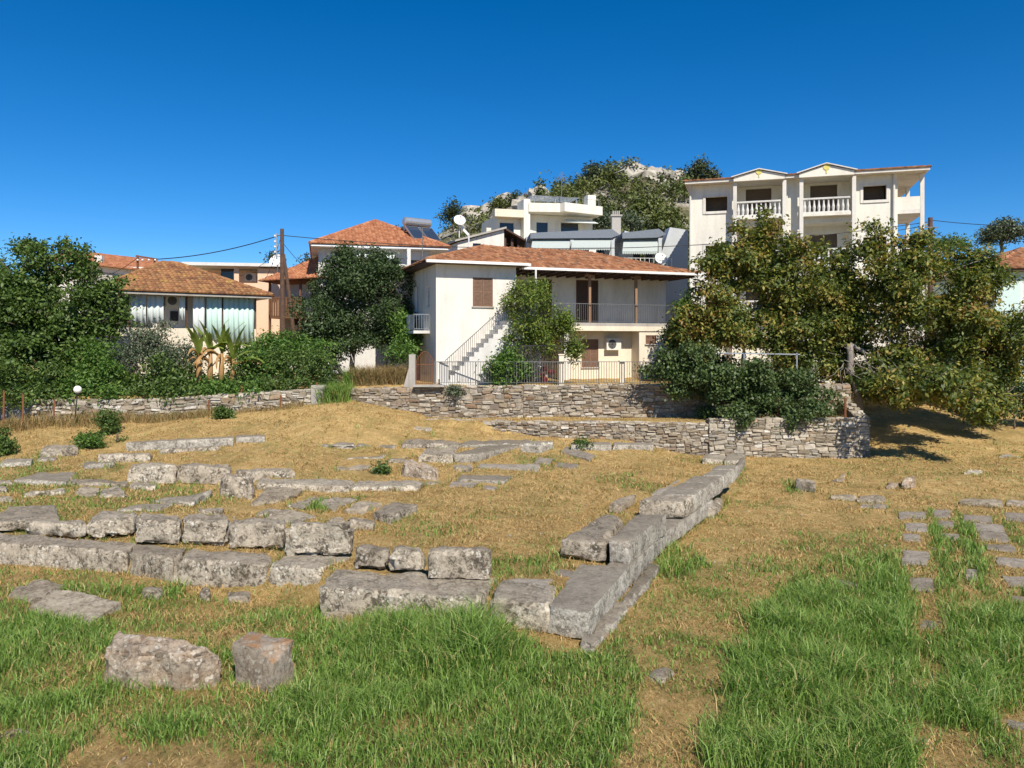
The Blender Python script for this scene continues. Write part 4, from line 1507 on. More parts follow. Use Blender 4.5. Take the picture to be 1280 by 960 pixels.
mb.prism([(B.x(706, 1.6), 1.6, zC - .4), (a3 - .3, 1.6, zC - .4), (a3, .0, zC - 1.0), (B.x(706, 0), 0, zC - 1.0)], (0, .03, -.05))
mb.build('awning', M['curtain'], t)
railing(t, [(a2, .6, zC + 1.0), (B.x(700, -.4), -.2, zC + 1.0), (a3 + .3, .6, zC + 1.0)], .8, 'iron', 'roof_railing', .5, .025, 3)
mb = MB()
for x in (a2 + .8, a2 + 3.4, a2 + 6):
    for y in (1.4, 4.5):
        mb.beam((x, y, zC + 1.0), (x, y, zC + 2.0), .07, .07)
    mb.beam((x, 1.2, zC + 2.03), (x, 4.7, zC + 2.03), .07, .07)
for k in range(7):
    mb.beam((a2 + .5, 1.4 + k * .5, zC + 2.09), (a2 + 6.3, 1.4 + k * .5, zC + 2.09), .05, .04)
mb.build('pergola', M['steel'], t)
mb = MB()
p = B.p(739, 244, 2)
mb.box(p.x - .5, p.x + .5, 1.8, 3, zC + 1.0, zC + 2.6)
mb.build('roof_chimney', M['cream'], t)
mb = MB()
mb.box(B.x(660, -.5), a3 + 1, -.6, -.45, zC - 5.2, zC - 3.8)
mb.box(B.x(660, -.5), a3 + 1, -.44, 1.7, zC - 5.2, zC - 5.0)
mb.build('terrace_parapet', M['cream'], t)
Rb = Matrix.Rotation(R(B.rz), 3, 'Z')
mb = MB()
p = B.loc + Rb @ Vector((B.x(671, -.3), 1, zC - 3.8))
mb.tube([p + Vector((0, 0, -1.2)), p + Vector((0, 0, .9)), p + Vector((0, 0, 1.2))], [.95, .95, .5], 18)
solo(mb, 'water_tank', M['white_metal'], 'white round plastic water tank on the cream hillside house terrace', 'water tank')
sat_dish(B.loc + Rb @ Vector((B.x(686, -.2), .4, zC - 5)), 20, 'white dish beside the round water tank on the hillside house', .6, 1.9)
mb = MB()
p = P3(702, 246, 90)
mb.cyl(p, p + Vector((0, 0, 3.0)), .04)
for k in range(5):
    mb.beam(p + Vector((-.6 + .1 * k, 0, 2.0 + .2 * k)), p + Vector((.6 - .1 * k, 0, 2.0 + .2 * k)), .03, .03)
solo(mb, 'roof_antenna', M['iron'], 'thin television antenna on top of the cream hillside house', 'antenna')

# ================================================================ low white building behind the house roof
L = Fr(572, 60, 4.0, 22)
t = thing('white_flat_house', 'low white flat-roofed building with rusty carport seen over the tiled roof', 'building', L.loc, L.rz)
x1, x2 = L.x(630), L.x(656)
z0, z1 = L.p(572, 303).z, L.p(630, 287).z
mb = MB()
w1 = L.rect(591, 601, 301, 314)
w2_ = L.rect(610, 616, 296, 310)
zz_ = (z0 + z1) / 2
facade(mb, (0, 0, 0), (1, 0, 0), x1, z0, [(w1[0], w1[1], w1[2], w1[3]), (w2_[0], w2_[1], w2_[2], z0 - .4)], .15)
mb.prism([(0, 0, z0), (x1, 0, z0), (x1, 0, z1)], (0, 7, 0))
facade(mb, (0, 8, 0), (0, -1, 0), 8, z0)
facade(mb, (x1, 0, 0), (0, 1, 0), 8, z0)
mb.build('wall', M['white'], t)
for rc in (w1, (w2_[0], w2_[1], w2_[2], z0 - .4)):
    w = MB()
    w.box(rc[0], rc[1], .1, .14, rc[2], rc[3])
    w.build('window', M['glass'], t)
mb = MB()
mb.prism([(-.3, -.3, z0 + .02), (x1 + .1, -.3, z1 + .06), (x1 + .1, -.3, z1 + .22), (-.3, -.3, z0 + .16)], (0, 8, 0))
mb.build('roof_slab', M['concrete'], t)
mb = MB()
for u in (633, 642, 650):
    mb.box(L.x(u) - .1, L.x(u) + .1, .3, .5, 0, z1 - .6)
mb.prism([(x1 + .1, -.2, z1 + .1), (x2 + .6, -.2, z1 - 1.0), (x2 + .6, -.2, z1 - 1.15), (x1 + .1, -.2, z1 - .05)], (0, 5, 0))
mb.box(x1 + .1, x2 + .4, 2.8, 3.0, 0, z1 - .8)
mb.build('carport', M['wood_dark'], t)
mb = MB()
p = L.p(610, 288, 1.5)
mb.box(p.x - .2, p.x + .2, 1.3, 1.8, z0, z0 + 1.5)
mb.build('roof_chimney', M['beige'], t)
Rl = Matrix.Rotation(R(L.rz), 3, 'Z')
d = sat_dish(P3(574, 297, 58), 15, 'white dish on a tall thick mast beside the slanting white beam', .45, 1.25)
mb = MB()
p, q2 = P3(573, 280, 58.3), P3(586, 294, 58.3)
mb.beam(p, q2, .18, .18)
mb.cyl(q2, q2 + Vector((0, 0, -1.2)), .05)
solo(mb, 'slanting_beam', M['white_metal'], 'slanting white roof beam right of the tall masted dish', 'beam')

# ================================================================ white house with orange roof behind the dark tree
O_ = Fr(398, 47, 3.4, 14)
t = thing('white_house', 'tall white house with a bright orange hip roof behind the dark round tree', 'house', O_.loc, O_.rz)
x1 = O_.x(538)
ze = O_.p(450, 311).z
mb = MB()
hs = [O_.rect(489, 499, 322, 352), O_.rect(510, 527, 325, 350), O_.rect(512, 526, 372, 398), O_.rect(445, 470, 322, 350), O_.rect(440, 455, 395, 430), O_.rect(475, 492, 385, 410)]
facade(mb, (0, 0, -.4), (1, 0, 0), x1, ze + .4, [(a, b2, c + .4, d + .4) for a, b2, c, d in hs], .2)
hs2 = [(1.5, 2.6, ze - 2.3, ze - .5), (4.5, 6, ze - 2.3, ze - .5), (1.5, 2.6, ze - 5.4, ze - 3.6)]
Wd = 9.0
facade(mb, (x1, 0, -.4), (0, 1, 0), Wd, ze + .4, [(a, b2, c + .4, d + .4) for a, b2, c, d in hs2], .2)
facade(mb, (0, Wd, -.4), (0, -1, 0), Wd, ze + .4)
facade(mb, (x1, Wd, -.4), (-1, 0, 0), x1, ze + .4)
mb.build('wall', M['white2'], t)
for rc in hs:
    window(t, (0, 0, 0), (1, 0, 0), rc, 'glass', 'wood', .18)
for rc in hs2:
    window(t, (x1, 0, 0), (0, 1, 0), rc, 'glass', 'white_metal', .18)
hip_roof(t, -.5, x1 + 1.1, -.9, Wd + .6, ze + .15, 2.3, 'tile_new', inset=4.6, board='white_metal')
mb = MB()
mb.box(O_.x(440), x1 - .1, -1.3, -.005, O_.p(500, 357).z - .15, O_.p(500, 357).z)
mb.build('balcony_slab', M['white2'], t)
bz = O_.p(500, 357).z
railing(t, [(O_.x(440), -1.25, bz), (x1 - .15, -1.25, bz), (x1 - .15, -.05, bz)], .95, 'iron_dark', 'balcony_railing', .14, .016)
mb = MB()
p = O_.p(452, 318, -.4)
mb.prism([(O_.x(446, -.2), -.2, ze - .3), (O_.x(494, -.2), -.2, ze - .3), (O_.x(492, -1.9), -1.9, ze - .75), (O_.x(446, -1.9), -1.9, ze - .75)], (0, .03, -.05))
mb.build('awning', M['curtain'], t)
mb = MB()
mb.box(x1 - 1.6, x1 - 1.38, -1.2, -.98, -.4, ze)
mb.build('corner_column', M['white2'], t)
Ro = Matrix.Rotation(R(O_.rz), 3, 'Z')
solar_heater(P3(527, 304, 50), 35, 'solar water heater with silver tank on the orange roofed white house', 1.0)
mb = MB()
p = P3(528, 318, 46.5)
mb.cyl(p + Vector((0, 0, -1.2)), p + Vector((0, 0, 1.6)), .025)
solo(mb, 'antenna_mast', M['iron'], 'thin grey antenna mast standing in front of the solar heater', 'mast')

# ================================================================ brown timber balcony house
T_ = Fr(335, 48, 3.2, -10)
t = thing('timber_balcony_house', 'narrow house with brown timber balcony and orange lean-to roof behind the utility pole', 'house', T_.loc, T_.rz)
x1 = T_.x(412)
z2 = T_.p(340, 352).z
mb = MB()
facade(mb, (.4, 1.3, -.4), (1, 0, 0), x1, z2 + .3, [(.5, 1.4, 3.2, 5.0), (2.0, 2.9, 3.2, 5.0)])
facade(mb, (.4, 8, -.4), (0, -1, 0), 6.7, z2 + .3)
mb.build('wall', M['white2'], t)
mb = MB()
bz = T_.p(355, 395).z
mb.box(.1, T_.x(378), -.1, 1.29, bz - .15, bz)
for k in range(14):
    x = .1 + (T_.x(376) - .1) * k / 13
    mb.box(x, x + .12, -.12, -.08, bz, bz + 1.1)
mb.box(.08, T_.x(378), -.13, -.05, bz + 1.1, bz + 1.18)
for x in (.15, T_.x(355), T_.x(376)):
    mb.box(x - .06, x + .06, -.1, .02, -.4, z2)
mb.build('timber_balcony', M['wood'], t)
rf = MB()
tile_plane(rf, (-.3, -.6, z2), (x1 + .6, -.6, z2 + .2), (1.4, 4, z2 + 1.9), (x1 + .6, 4, z2 + 2.1))
tile_plane(rf, (-.3, 8, z2), (-.3, -.6, z2), (1.4, 8, z2 + 1.9), (1.4, 4, z2 + 1.9))
rf.build('roof', M['tile_new'], t)
mb = MB()
for rc in ((.9, 1.8, 2.8, 4.6), (2.4, 3.3, 2.8, 4.6)):
    w = MB()
    w.box(rc[0], rc[1], 1.4, 1.45, rc[2], rc[3])
    w.build('window', M['wood_dark'], t)

# ================================================================ peach building
K = Fr(246, 54, 3.2, 10)
t = thing('peach_house', 'peach coloured flat-roofed house with an open corner terrace under a white slab', 'house', K.loc, K.rz)
x1 = K.x(352)
xm = K.x(322)
zr = K.p(290, 333).z
zf = K.p(285, 364).z
mb = MB()
facade(mb, (0, 1.8, -.3), (1, 0, 0), xm, zr + .2, [(K.x(276, 1.8), K.x(292, 1.8), zf + .35, zf + 2.2)])
facade(mb, (xm, 0, -.3), (1, 0, 0), x1 - xm, zr + .2, [])
facade(mb, (xm, 1.8, -.3), (0, -1, 0), 1.8, zr + .2, [])
facade(mb, (0, 0, -.3), (1, 0, 0), xm, zf + .9, [])
facade(mb, (0, 9, -.3), (0, -1, 0), 9, zf + .9, [])
facade(mb, (x1, 0, -.3), (0, 1, 0), 9, zr + .2, [])
mb.poly((0, .01, zf), (xm, .01, zf), (xm, 1.8, zf), (0, 1.8, zf))
mb.build('wall', M['peach'], t)
mb = MB()
mb.box(-.9, x1 + .15, -.45, 9, zr, zr + .22)
mb.build('roof_slab', M['white2'], t)
c = MB()
xc = K.x(295.5)
c.box(xc - .16, xc + .16, .03, .33, zf + .6, zr)
c.build('terrace_column', M['peach'], t)
w = MB()
w.box(K.x(276, 1.8), K.x(292, 1.8), 1.9, 1.94, zf + .1, zf + 1.9)
w.build('window', M['glass'], t)
p = K.p(314, 347, 1.8)
ac_unit(t, (p.x, 1.78, p.z - .3))
mb = MB()
for u in (348,):
    p = P3(u, 345, 52)
sat_dish(P3(347, 343, 53.2), -20, 'small white dish at the roof corner of the peach house', .5, .9)

# ================================================================ curtain house at the left
Q = Fr(138, 39.0, 2.6, 36)
t = thing('curtained_house', 'old low house with mossy tiled hip roof and white curtains hung across its veranda', 'house', Q.loc, Q.rz)
x1 = Q.x(320)
ze = Q.p(235, 369).z
mb = MB()
hv = [Q.rect(205, 223, 370, 408), Q.rect(232, 240, 370, 420)]
facade(mb, (0, 1.2, -.3), (1, 0, 0), x1, ze + .3, [(2.2, 3.1, 2.0 + .3, 3.6)])
facade(mb, (x1, 0, -.3), (0, 1, 0), 8, ze + .3, [])
facade(mb, (0, 8, -.3), (0, -1, 0), 8, ze + .3, [])
mb.build('wall', M['white2'], t)
mb = MB()
mb.box(0, x1, .0, 1.195, -.3, Q.p(200, 410).z)
mb.build('veranda_parapet', M['beige'], t)
for u in (160, 204, 233, 278, 319):
    c = MB()
    x = Q.x(u, .1)
    c.box(x - .05, x + .05, .05, .15, -.2, ze)
    c.build('veranda_post', M['wood_dark'], t)
def curtain(u0, u1, v1, mat):
    a, b2 = Q.x(u0, -.02), Q.x(u1, -.02)
    zb = Q.p((u0 + u1) / 2, v1, -.02).z
    n = max(8, int((b2 - a) / .05))
    mb = MB()
    pts = []
    for k in range(n + 1):
        x = a + (b2 - a) * k / n
        y = -.06 + .055 * math.sin(k * 1.15) + .025 * math.sin(k * .43)
        pts += [(x, y * .6 - .02, ze - .06), (x, y, (ze + zb) / 2), (x, y * 1.25 - .02, zb)]
    fs = []
    for k in range(n):
        for j in range(2):
            fs.append((3 * k + j, 3 * k + 3 + j, 3 * k + 4 + j, 3 * k + 1 + j))
    mb.add(pts, fs)
    o = mb.build('curtain', M[mat], t, True, fix=False)
    so = o.modifiers.new('cloth', 'SOLIDIFY')
    so.thickness = .01
for u0, u1, v1, mt in ((163, 182, 405, 'curtain'), (184, 204, 404, 'curtain'), (224, 231, 400, 'curtain'), (241, 256, 422, 'curtain'), (258, 277, 425, 'lace'), (279, 318, 428, 'lace')):
    curtain(u0, u1, v1, mt)
p = Q.p(216, 383, 1.2)
ac_unit(t, (p.x, 1.18, p.z), .8, .6)
w = MB()
p0, p1 = Q.p(213, 401, 1.1), Q.p(223, 389, 1.1)
w.box(p0.x, p1.x, 1.15, 1.19, p0.z, p1.z)
w.build('window', M['black'], t)
hip_roof(t, -.8, x1 + .75, -.7, 8.6, ze + .1, 1.95, 'tile_old', inset=4.0, w=.23, board='concrete')
# far white house with clay roof behind the big left tree
V = Fr(60, 56, 3.2, 8)
t = thing('white_gabled_house', 'white house with shallow clay roof behind the big left tree', 'house', V.loc, V.rz)
x1 = V.x(196)
ze = V.p(125, 333).z
mb = MB()
facade(mb, (0, 0, -.3), (1, 0, 0), x1, ze + .3, [])
facade(mb, (x1, 0, -.3), (0, 1, 0), 8, ze + .3, [])
mb.prism([(.0, 0, ze), (x1, 0, ze - .8), (x1, 0, ze - 1.2), (0, 0, ze - 1.2)], (0, .02, 0))
mb.build('wall', M['white'], t)
rf = MB()
tile_plane(rf, (-.4, -.5, ze + .45), (x1 + .5, -.5, ze - .45), (-.4, 5, ze + 1.7), (x1 - 1.5, 5, ze + .6))
rf.build('roof', M['tile_new'], t)
c = MB()
p = V.p(124, 323, 1)
c.box(p.x - .25, p.x + .25, .8, 1.3, ze, p.z + .2)
c.build('roof_chimney', M['white2'], t)
# mint house at the right edge
E = Fr(1243, 44, 2.6, -6)
t = thing('mint_house', 'pale mint rendered house with brown tiled roof at the right edge', 'house', E.loc, E.rz)
ze = E.p(1265, 338).z
mb = MB()
rcs = [(E.x(1276), E.x(1300), E.p(1280, 410).z + .3, E.p(1280, 352).z + .3)]
facade(mb, (0, 0, -.3), (1, 0, 0), 7, ze + .3, rcs)
facade(mb, (0, 8, -.3), (0, -1, 0), 8, ze + .3, [])
mb.build('wall', M['mint'], t)
a, b2, c_, d_ = rcs[0]
window(t, (0, 0, 0), (1, 0, 0), (a, b2, c_ - .3, d_ - .3), 'shutter', 'white_metal', mat='white_metal')
hip_roof(t, -.5, 7.5, -.5, 8.5, ze + .08, 1.6, 'tile', inset=4.2)
railing(t, [(E.x(1252, -.8), -.8, E.p(1260, 405, -.8).z - .2), (6, -.8, E.p(1260, 405, -.8).z - .2)], .9, 'iron_dark', 'balcony_railing', .14, .014)
mb = MB()
mb.box(E.x(1250, -.8), 6.1, -.85, -.005, E.p(1260, 405, -.8).z - .35, E.p(1260, 405, -.8).z - .205)
mb.build('balcony_slab', M['white2'], t)
# sunlit white garden wall glimpsed between the trunks
mb = MB()
for u0, u1 in ((990, 1048),):
    p0, p1 = P3(u0, 445, 44), P3(u1, 445, 44)
    mb.box(p0.x, p1.x, 44, 44.25, 2.5, 4.35)
    mb.box(p0.x - .02, p1.x + .02, 43.95, 44.3, 4.35, 4.43)
solo(mb, 'garden_wall', M['white'], 'white rendered garden wall glimpsed behind the walnut trunks', 'garden wall')
# shed with grey boards at the far left edge
t = thing('garden_shed', 'low grey board shed at the far left below the big tree', 'shed', (-22.6, 34.3, 1.2))
mb = MB()
for k in range(9):
    mb.box(-1.5 + k * .32, -1.5 + k * .32 + .305, 0, .04, 0, 1.25)
mb.box(-1.5, 1.37, .045, 2.0, 0, 1.2)
mb.build('wall', M['greydark'], t)
mb = MB()
mb.prism([(-1.7, -.15, 1.22), (1.6, -.15, 1.22), (1.6, -.15, 1.28), (-1.7, -.15, 1.28)], (0, 2.4, .2))
mb.build('roof', M['iron'], t)

# ================================================================ poles and cables
t = thing('utility_pole', 'dark timber utility pole with slanting brace beside the peach house', 'utility pole', P3(353, 462, 43.0))
b0 = t.location.copy()
b0.z = 2.9
t.location = b0
hp = P3(353, 286, 43.0).z - 2.9
mb = MB()
mb.tube([(0, 0, -.3), (0, 0, hp * .5), (-.02, 0, hp)], [.16, .14, .1], 10)
mb.build('pole', M['pole'], t)
mb = MB()
mb.tube([(.85, .3, -.3), (.35, .15, hp * .55), (.06, 0, hp * .83)], [.12, .11, .09], 8)
mb.build('brace_pole', M['pole'], t)
mb = MB()
mb.box(-.36, -.29, -.03, .03, hp - 1.7, hp - .25)
for z in (hp - .35, hp - .9, hp - 1.55):
    mb.beam((-.34, 0, z), (0, 0, z), .04, .04)
mb.build('bracket', M['steel'], t)
for z in (hp - .4, hp - .7, hp - 1.0, hp - 1.3):
    mb = MB()
    mb.tube([(-.42, 0, z - .06), (-.42, 0, z - .02), (-.42, 0, z + .02), (-.42, 0, z + .07)], [.03, .06, .04, .055], 8)
    mb.build('insulator', M['white_metal'], t)
t = thing('utility_pole', 'short dark utility pole top showing above the walnut tree at right', 'utility pole', (P3(1163, 300, 46).x, 46, 3.0))
hp2 = P3(1163, 272, 46).z - 3.0
mb = MB()
mb.tube([(0, 0, -.3), (0, 0, hp2)], [.17, .13], 10)
mb.build('pole', M['pole'], t)
mb = MB()
mb.beam((-.4, -.1, hp2 - .6), (.4, -.1, hp2 - .6), .07, .07)
mb.build('crossarm', M['iron'], t)
t = thing('roof_cable_bracket', 'rusty frame bracket carrying cables above the mossy tiled roof', 'bracket', P3(182, 342, 45))
mb = MB()
for u in (172, 193):
    a = P3(u, 342, 45) - t.location
    b2 = P3(u, 319 if u < 180 else 324, 45) - t.location
    mb.beam(a, b2, .09, .09)
a, b2 = P3(170, 320, 45) - t.location, P3(196, 324, 45) - t.location
mb.beam(a, b2, .1, .1)
mb.build('frame', M['rust'], t)
mb = MB()
for u in (172, 178, 186, 194):
    mb.ball(P3(u, 325, 44.9) - t.location, .06)
mb.build('insulator', M['white_metal'], t)
def cable(p, q2, sag, r, label, name='power_cable'):
    mb = MB()
    pts = [Vector(p).lerp(Vector(q2), k / 24) + Vector((0, 0, -sag * 4 * (k / 24) * (1 - k / 24))) for k in range(25)]
    mb.tube(pts, r, 5)
    solo(mb, name, M['black'], label, 'cable', 'overhead cables')
ptop = P3(350, 294, 43)
cable(P3(196, 324, 45), ptop, .25, .028, 'thick cable rising from the roof bracket to the left utility pole')
cable(ptop, P3(1163, 277, 46), 1.15, .022, 'long cable sagging from the left pole across the white house roof to the right pole')
cable(P3(1163, 275, 46), P3(1330, 282, 42), .15, .02, 'upper cable running right from the short pole to the picture edge')
cable(P3(1163, 284, 46), P3(1215, 312, 43), .2, .018, 'cable dropping right from the short pole towards the walnut crown')
cable(P3(1163, 280, 46), P3(1060, 290, 47), .2, .02, 'cable running left from the short pole to the apartment block')
cable(P3(350, 300, 43), P3(330, 352, 47.5), .2, .014, 'thin cable dropping from the left pole to the timber balcony house')
cable(P3(350, 312, 43), P3(300, 345, 53.5), .2, .014, 'thin cable slanting left from the pole to the peach house')
cable(P3(354, 304, 43), P3(400, 345, 46.5), .25, .014, 'thin cable slanting right from the left pole into the dark tree')
cable(P3(172, 322, 45), P3(120, 348, 46), .2, .016, 'short cable falling left from the roof bracket into the big tree')
# garden lamp
gp = G(93, 531)
t = thing('garden_lamp', 'white globe lamp on a thin leaning black post before the garden wall', 'lamp', gp)
top = P3(97, 487, gp.y) - gp
mb = MB()
mb.tube([(0, 0, -.1), tuple(top * .5), tuple(top - Vector((0, 0, .16)))], [.03, .025, .025], 8)
mb.build('post', M['iron_dark'], t)
mb = MB()
mb.ball(top, .165)
mb.build('globe', M['globe'], t, True)
mb = MB()
mb.cyl(top - Vector((0, 0, .2)), top - Vector((0, 0, .13)), .08)
mb.build('collar', M['iron_dark'], t)
# slim rusty posts standing along the whitish wall
for i, (u, v0, v1, w) in enumerate(((4, 488, 540, 'leftmost, by the shed'), (28, 492, 536, 'second from the left, beside dead vines'), (67, 500, 531, 'left of the white globe lamp'), (167, 512, 524, 'shortest, in dry grass'), (216, 508, 522, 'in front of the middle of the whitish wall'), (260, 500, 520, 'left of the round green shrub'), (301, 482, 512, 'right of the round green shrub'), (350, 494, 512, 'near the right end of the whitish wall'), (395, 478, 505, 'against the concrete pier'), (423, 448, 466, 'in the dry weeds under the dark tree'), (483, 448, 470, 'in the dry weeds left of the gate post'))):
    g = G(u, v1)
    mb = MB()
    h = (v1 - v0) / F * g.y
    mb.beam((g.x, g.y, g.z - .1), (g.x + .03, g.y, g.z + h), .05, .05)
    mb.beam((g.x + .03, g.y - .04, g.z - .1), (g.x + .06, g.y - .03, g.z + h * .97), .012, .05)
    solo(mb, 'rusty_fence_post', M['rust'], 'thin rusty angle-iron fence post, ' + w, 'fence post', 'rusty fence posts')
# rail over the ivy
mb = MB()
p, q2 = P3(838, 440, 34.5), P3(1000, 443, 34.5)
mb.beam(p, q2, .05, .05)
for u in (842, 930, 996):
    a = P3(u, 441, 34.5)
    mb.beam(a, (a.x, a.y, 2.9), .05, .05)
solo(mb, 'metal_handrail', M['steel'], 'long grey metal handrail running through the ivy on top of the wall', 'handrail')
for u, lab in ((972, 'rusty post standing in the ivy on the pale wall terrace'), (1056, 'rusty post at the corner of the pale squared wall')):
    a = P3(u, 520, 33.2)
    mb = MB()
    mb.beam((a.x, 33.2, 1.4), (a.x, 33.2, 2.5), .05, .05)
    mb.beam((a.x + .03, 33.17, 1.4), (a.x + .03, 33.17, 2.48), .012, .06)
    solo(mb, 'rusty_fence_post', M['rust'], lab, 'fence post', 'rusty fence posts')
# parked scooter under the dark tree
sp = Vector((P3(425, 450, 39).x, 39, 2.9))
t = thing('parked_scooter', 'dark scooter parked in the shade under the dark round tree', 'scooter', sp, 10)
mb = MB()
mb.tube([(-.75, 0, .62), (-.55, 0, .72), (-.1, 0, .7), (.1, 0, .4), (.45, 0, .38), (.6, 0, .8), (.62, 0, 1.0)], [.08, .17, .15, .12, .14, .15, .08], 10)
mb.build('body', M['iron_dark'], t, True)
for x in (-.6, .7):
    mb = MB()
    mb.tube([(x + .22 * math.cos(a), 0, .25 + .22 * math.sin(a)) for a in np.linspace(0, 2 * math.pi, 21)], .06, 8, False)
    o = mb.build('wheel', M['black'], t, True)
    r_ = MB()
    r_.cyl((x, -.04, .25), (x, .04, .25), .15, n=14)
    r_.build('rim', M['steel'], o)
mb = MB()
mb.tube([(.62, -.32, 1.02), (.6, 0, 1.05), (.62, .32, 1.02)], .02, 6)
mb.build('handlebar', M['black'], t)
mb = MB()
mb.box(-.7, .05, -.13, .13, .78, .88)
mb.build('seat', M['black'], t)
mb = MB()
mb.prism([(.68, -.18, .95), (.68, .18, .95), (.55, .15, 1.4), (.55, -.15, 1.4)], (.01, 0, .005))
mb.build('windscreen', M['globe'], t)
# ---------------------------------------------------------------- foliage
def unit(n):
    v = rng.normal(size=(n, 3))
    return v / np.linalg.norm(v, axis=1, keepdims=True)
def leaf_quads(P, nrm, size, aspect=0.5, droop=0.0):
    n = len(P)
    t = unit(n)
    t[:, 2] -= droop
    t -= nrm * np.sum(t * nrm, axis=1, keepdims=True)
    t /= np.linalg.norm(t, axis=1, keepdims=True) + 1e-9
    b = np.cross(nrm, t)
    L = (size * rng.uniform(0.6, 1.3, n))[:, None]
    w = L * aspect * 0.5
    fold = L * 0.12
    V = np.empty((n, 4, 3))
    V[:, 0] = P
    V[:, 1] = P + t * L * 0.5 + b * w + nrm * fold
    V[:, 2] = P + t * L
    V[:, 3] = P + t * L * 0.5 - b * w + nrm * fold
    return V
def blob_leaves(blobs, n, size, aspect=0.5, cl=16, spread=0.22, shell=0.5, droop=0.2, zmin=None, gap=1.0, cut=-.22, subs=9):
    """clusters of leaves (twig ends) through ellipsoids (cx,cy,cz,rx,ry,rz)"""
    B = np.array(blobs, dtype=float)
    if subs:
        # each bough carries its own smaller, uneven sprays
        SB = []
        for bb in B:
            dd = unit(subs)
            keep_ = rng.uniform(0, 1, subs) > .14
            f_ = rng.uniform(.55, .98, (subs, 1))
            rr_ = rng.uniform(.28, .52, (subs, 1)) * bb[3:6][None, :] * np.array([1.1, 1.1, .8])
            rr_ = np.maximum(rr_, .18)
            SB.append(np.concatenate([bb[:3] + dd * bb[3:6] * f_, rr_], 1)[keep_])
            SB.append(np.concatenate([bb[:3], bb[3:6] * .5])[None, :])
        B = np.concatenate(SB)
        shell = .25
    vol = (B[:, 3] * B[:, 4] * B[:, 5]) ** (2 / 3)
    nc = max(8, n // cl)
    idx = rng.choice(len(B), nc, p=vol / vol.sum())
    d = unit(nc)
    rad = shell + (1.02 - shell) * rng.uniform(0, 1, nc) ** 0.7
    # lumpy outline: push and pull by direction
    lump = 1 + 0.20 * np.sin(d[:, 0] * 5 + idx * 1.7) * np.sin(d[:, 2] * 6 + idx) + 0.14 * np.sin(d[:, 1] * 11 + idx * 2.3) * np.sin(d[:, 2] * 9 - idx)
    sprig = rng.uniform(0, 1, nc) < .07
    rad = np.where(sprig, rng.uniform(1.05, 1.3, nc), rad)
    c = B[idx, :3] + d * B[idx, 3:6] * (rad * lump)[:, None]
    k = rng.integers(int(cl * .5), int(cl * 1.6), nc)
    k = np.where(sprig, k // 3 + 1, k)
    s_ = 1.0 / max(.25, gap)
    cav = vnoise(c[:, 0] + .7 * c[:, 2], c[:, 2] - .6 * c[:, 1], 2.4 * s_, 3.0) + .6 * vnoise(c[:, 1] + c[:, 0] * .4, c[:, 2] + .3 * c[:, 0], 4.1 * s_, 8.0)
    k = np.where(cav < cut, 0, k)
    rep = np.repeat(np.arange(nc), k)
    P = c[rep] + rng.normal(size=(len(rep), 3)) * spread * np.array([1, 1, .75])
    out = d[rep]
    nrm = out * 0.45 + np.array([0, 0, 0.45]) + rng.normal(size=P.shape) * 0.55
    nrm /= np.linalg.norm(nrm, axis=1, keepdims=True)
    if zmin is not None:
        keep = P[:, 2] > zmin
        P, nrm = P[keep], nrm[keep]
    return leaf_quads(P, nrm, size, aspect, droop)
def pxb(d, lst, ky=0.9):
    out = []
    for b in lst:
        u, v, ru, rv = b[:4]
        dd = d + (b[4] if len(b) > 4 else 0)
        c = P3(u, v, dd)
        rx, rz = ru / F * dd, rv / F * dd
        out.append((c.x, c.y, c.z, rx, max(rx, rz) * ky * (b[5] if len(b) > 5 else 1), rz))
    return out
def limb(mb, a, b, r0, r1, wob=0.12, n=6, rd=random):
    a, b = Vector(a), Vector(b)
    L = (b - a).length
    pts, rs = [], []
    for k in range(n + 1):
        f = k / n
        p = a.lerp(b, f)
        if 0 < k < n:
            p = p + Vector((rd.uniform(-1, 1), rd.uniform(-1, 1), rd.uniform(-.3, .6))) * wob * L * .35
        pts.append(p)
        rs.append(r0 + (r1 - r0) * f)
    mb.tube(pts, rs, 7)
    return pts
def tree(name, label, cat, base, fork, blobs, n, size, mat, bark='bark', r=0.16, group=None, seed=1, part='crown', loops=True, **kw):
    rd = random.Random(seed)
    base = Vector(base)
    t = thing(name, label, cat, base, 0, group)
    mb = MB()
    fork = Vector(fork)
    limb(mb, base - Vector((0, 0, .2)), fork, r, r * .72, .1, 6, rd)
    done = [(fork, r * .62)]
    for b in sorted(blobs, key=lambda q: (Vector(q[:3]) - fork).length):
        c = Vector(b[:3])
        st_, rs_ = min(done, key=lambda q: (q[0] - c).length + (0 if q[0] is not fork else .4))
        r1_ = max(rs_ * .55, r * .09)
        pts = limb(mb, st_, c, rs_ * .85, r1_, .18, 6, rd)
        done.append((c, r1_))
        for k in range(5):
            s = pts[rd.randint(2, 6)]
            e = c + Vector((rd.uniform(-1, 1) * b[3], rd.uniform(-1, 1) * b[4], rd.uniform(-.7, 1) * b[5])) * .85
            limb(mb, s, e, r * .15, r * .04, .15, 4, rd)
    mb.v = [tuple(Vector(v) - base) for v in mb.v]
    mb.build('trunk', M[bark], t, True, fix=False)
    V = blob_leaves(blobs, n, size, **kw) - np.array(base)[None, None, :]
    np_mesh(part, V, 4, M[mat], t)
    return t
def bush(name, label, base, blobs, n, size, mat, cat='shrub', group=None, seed=1, **kw):
    kw.setdefault('cut', -.5)
    kw.setdefault('subs', 7)
    n = int(n * 1.35)
    return tree(name, label, cat, base, Vector(base) + Vector((0, 0, .35)), blobs, n, size, mat, 'bark', .05, group, seed, 'foliage', **kw)

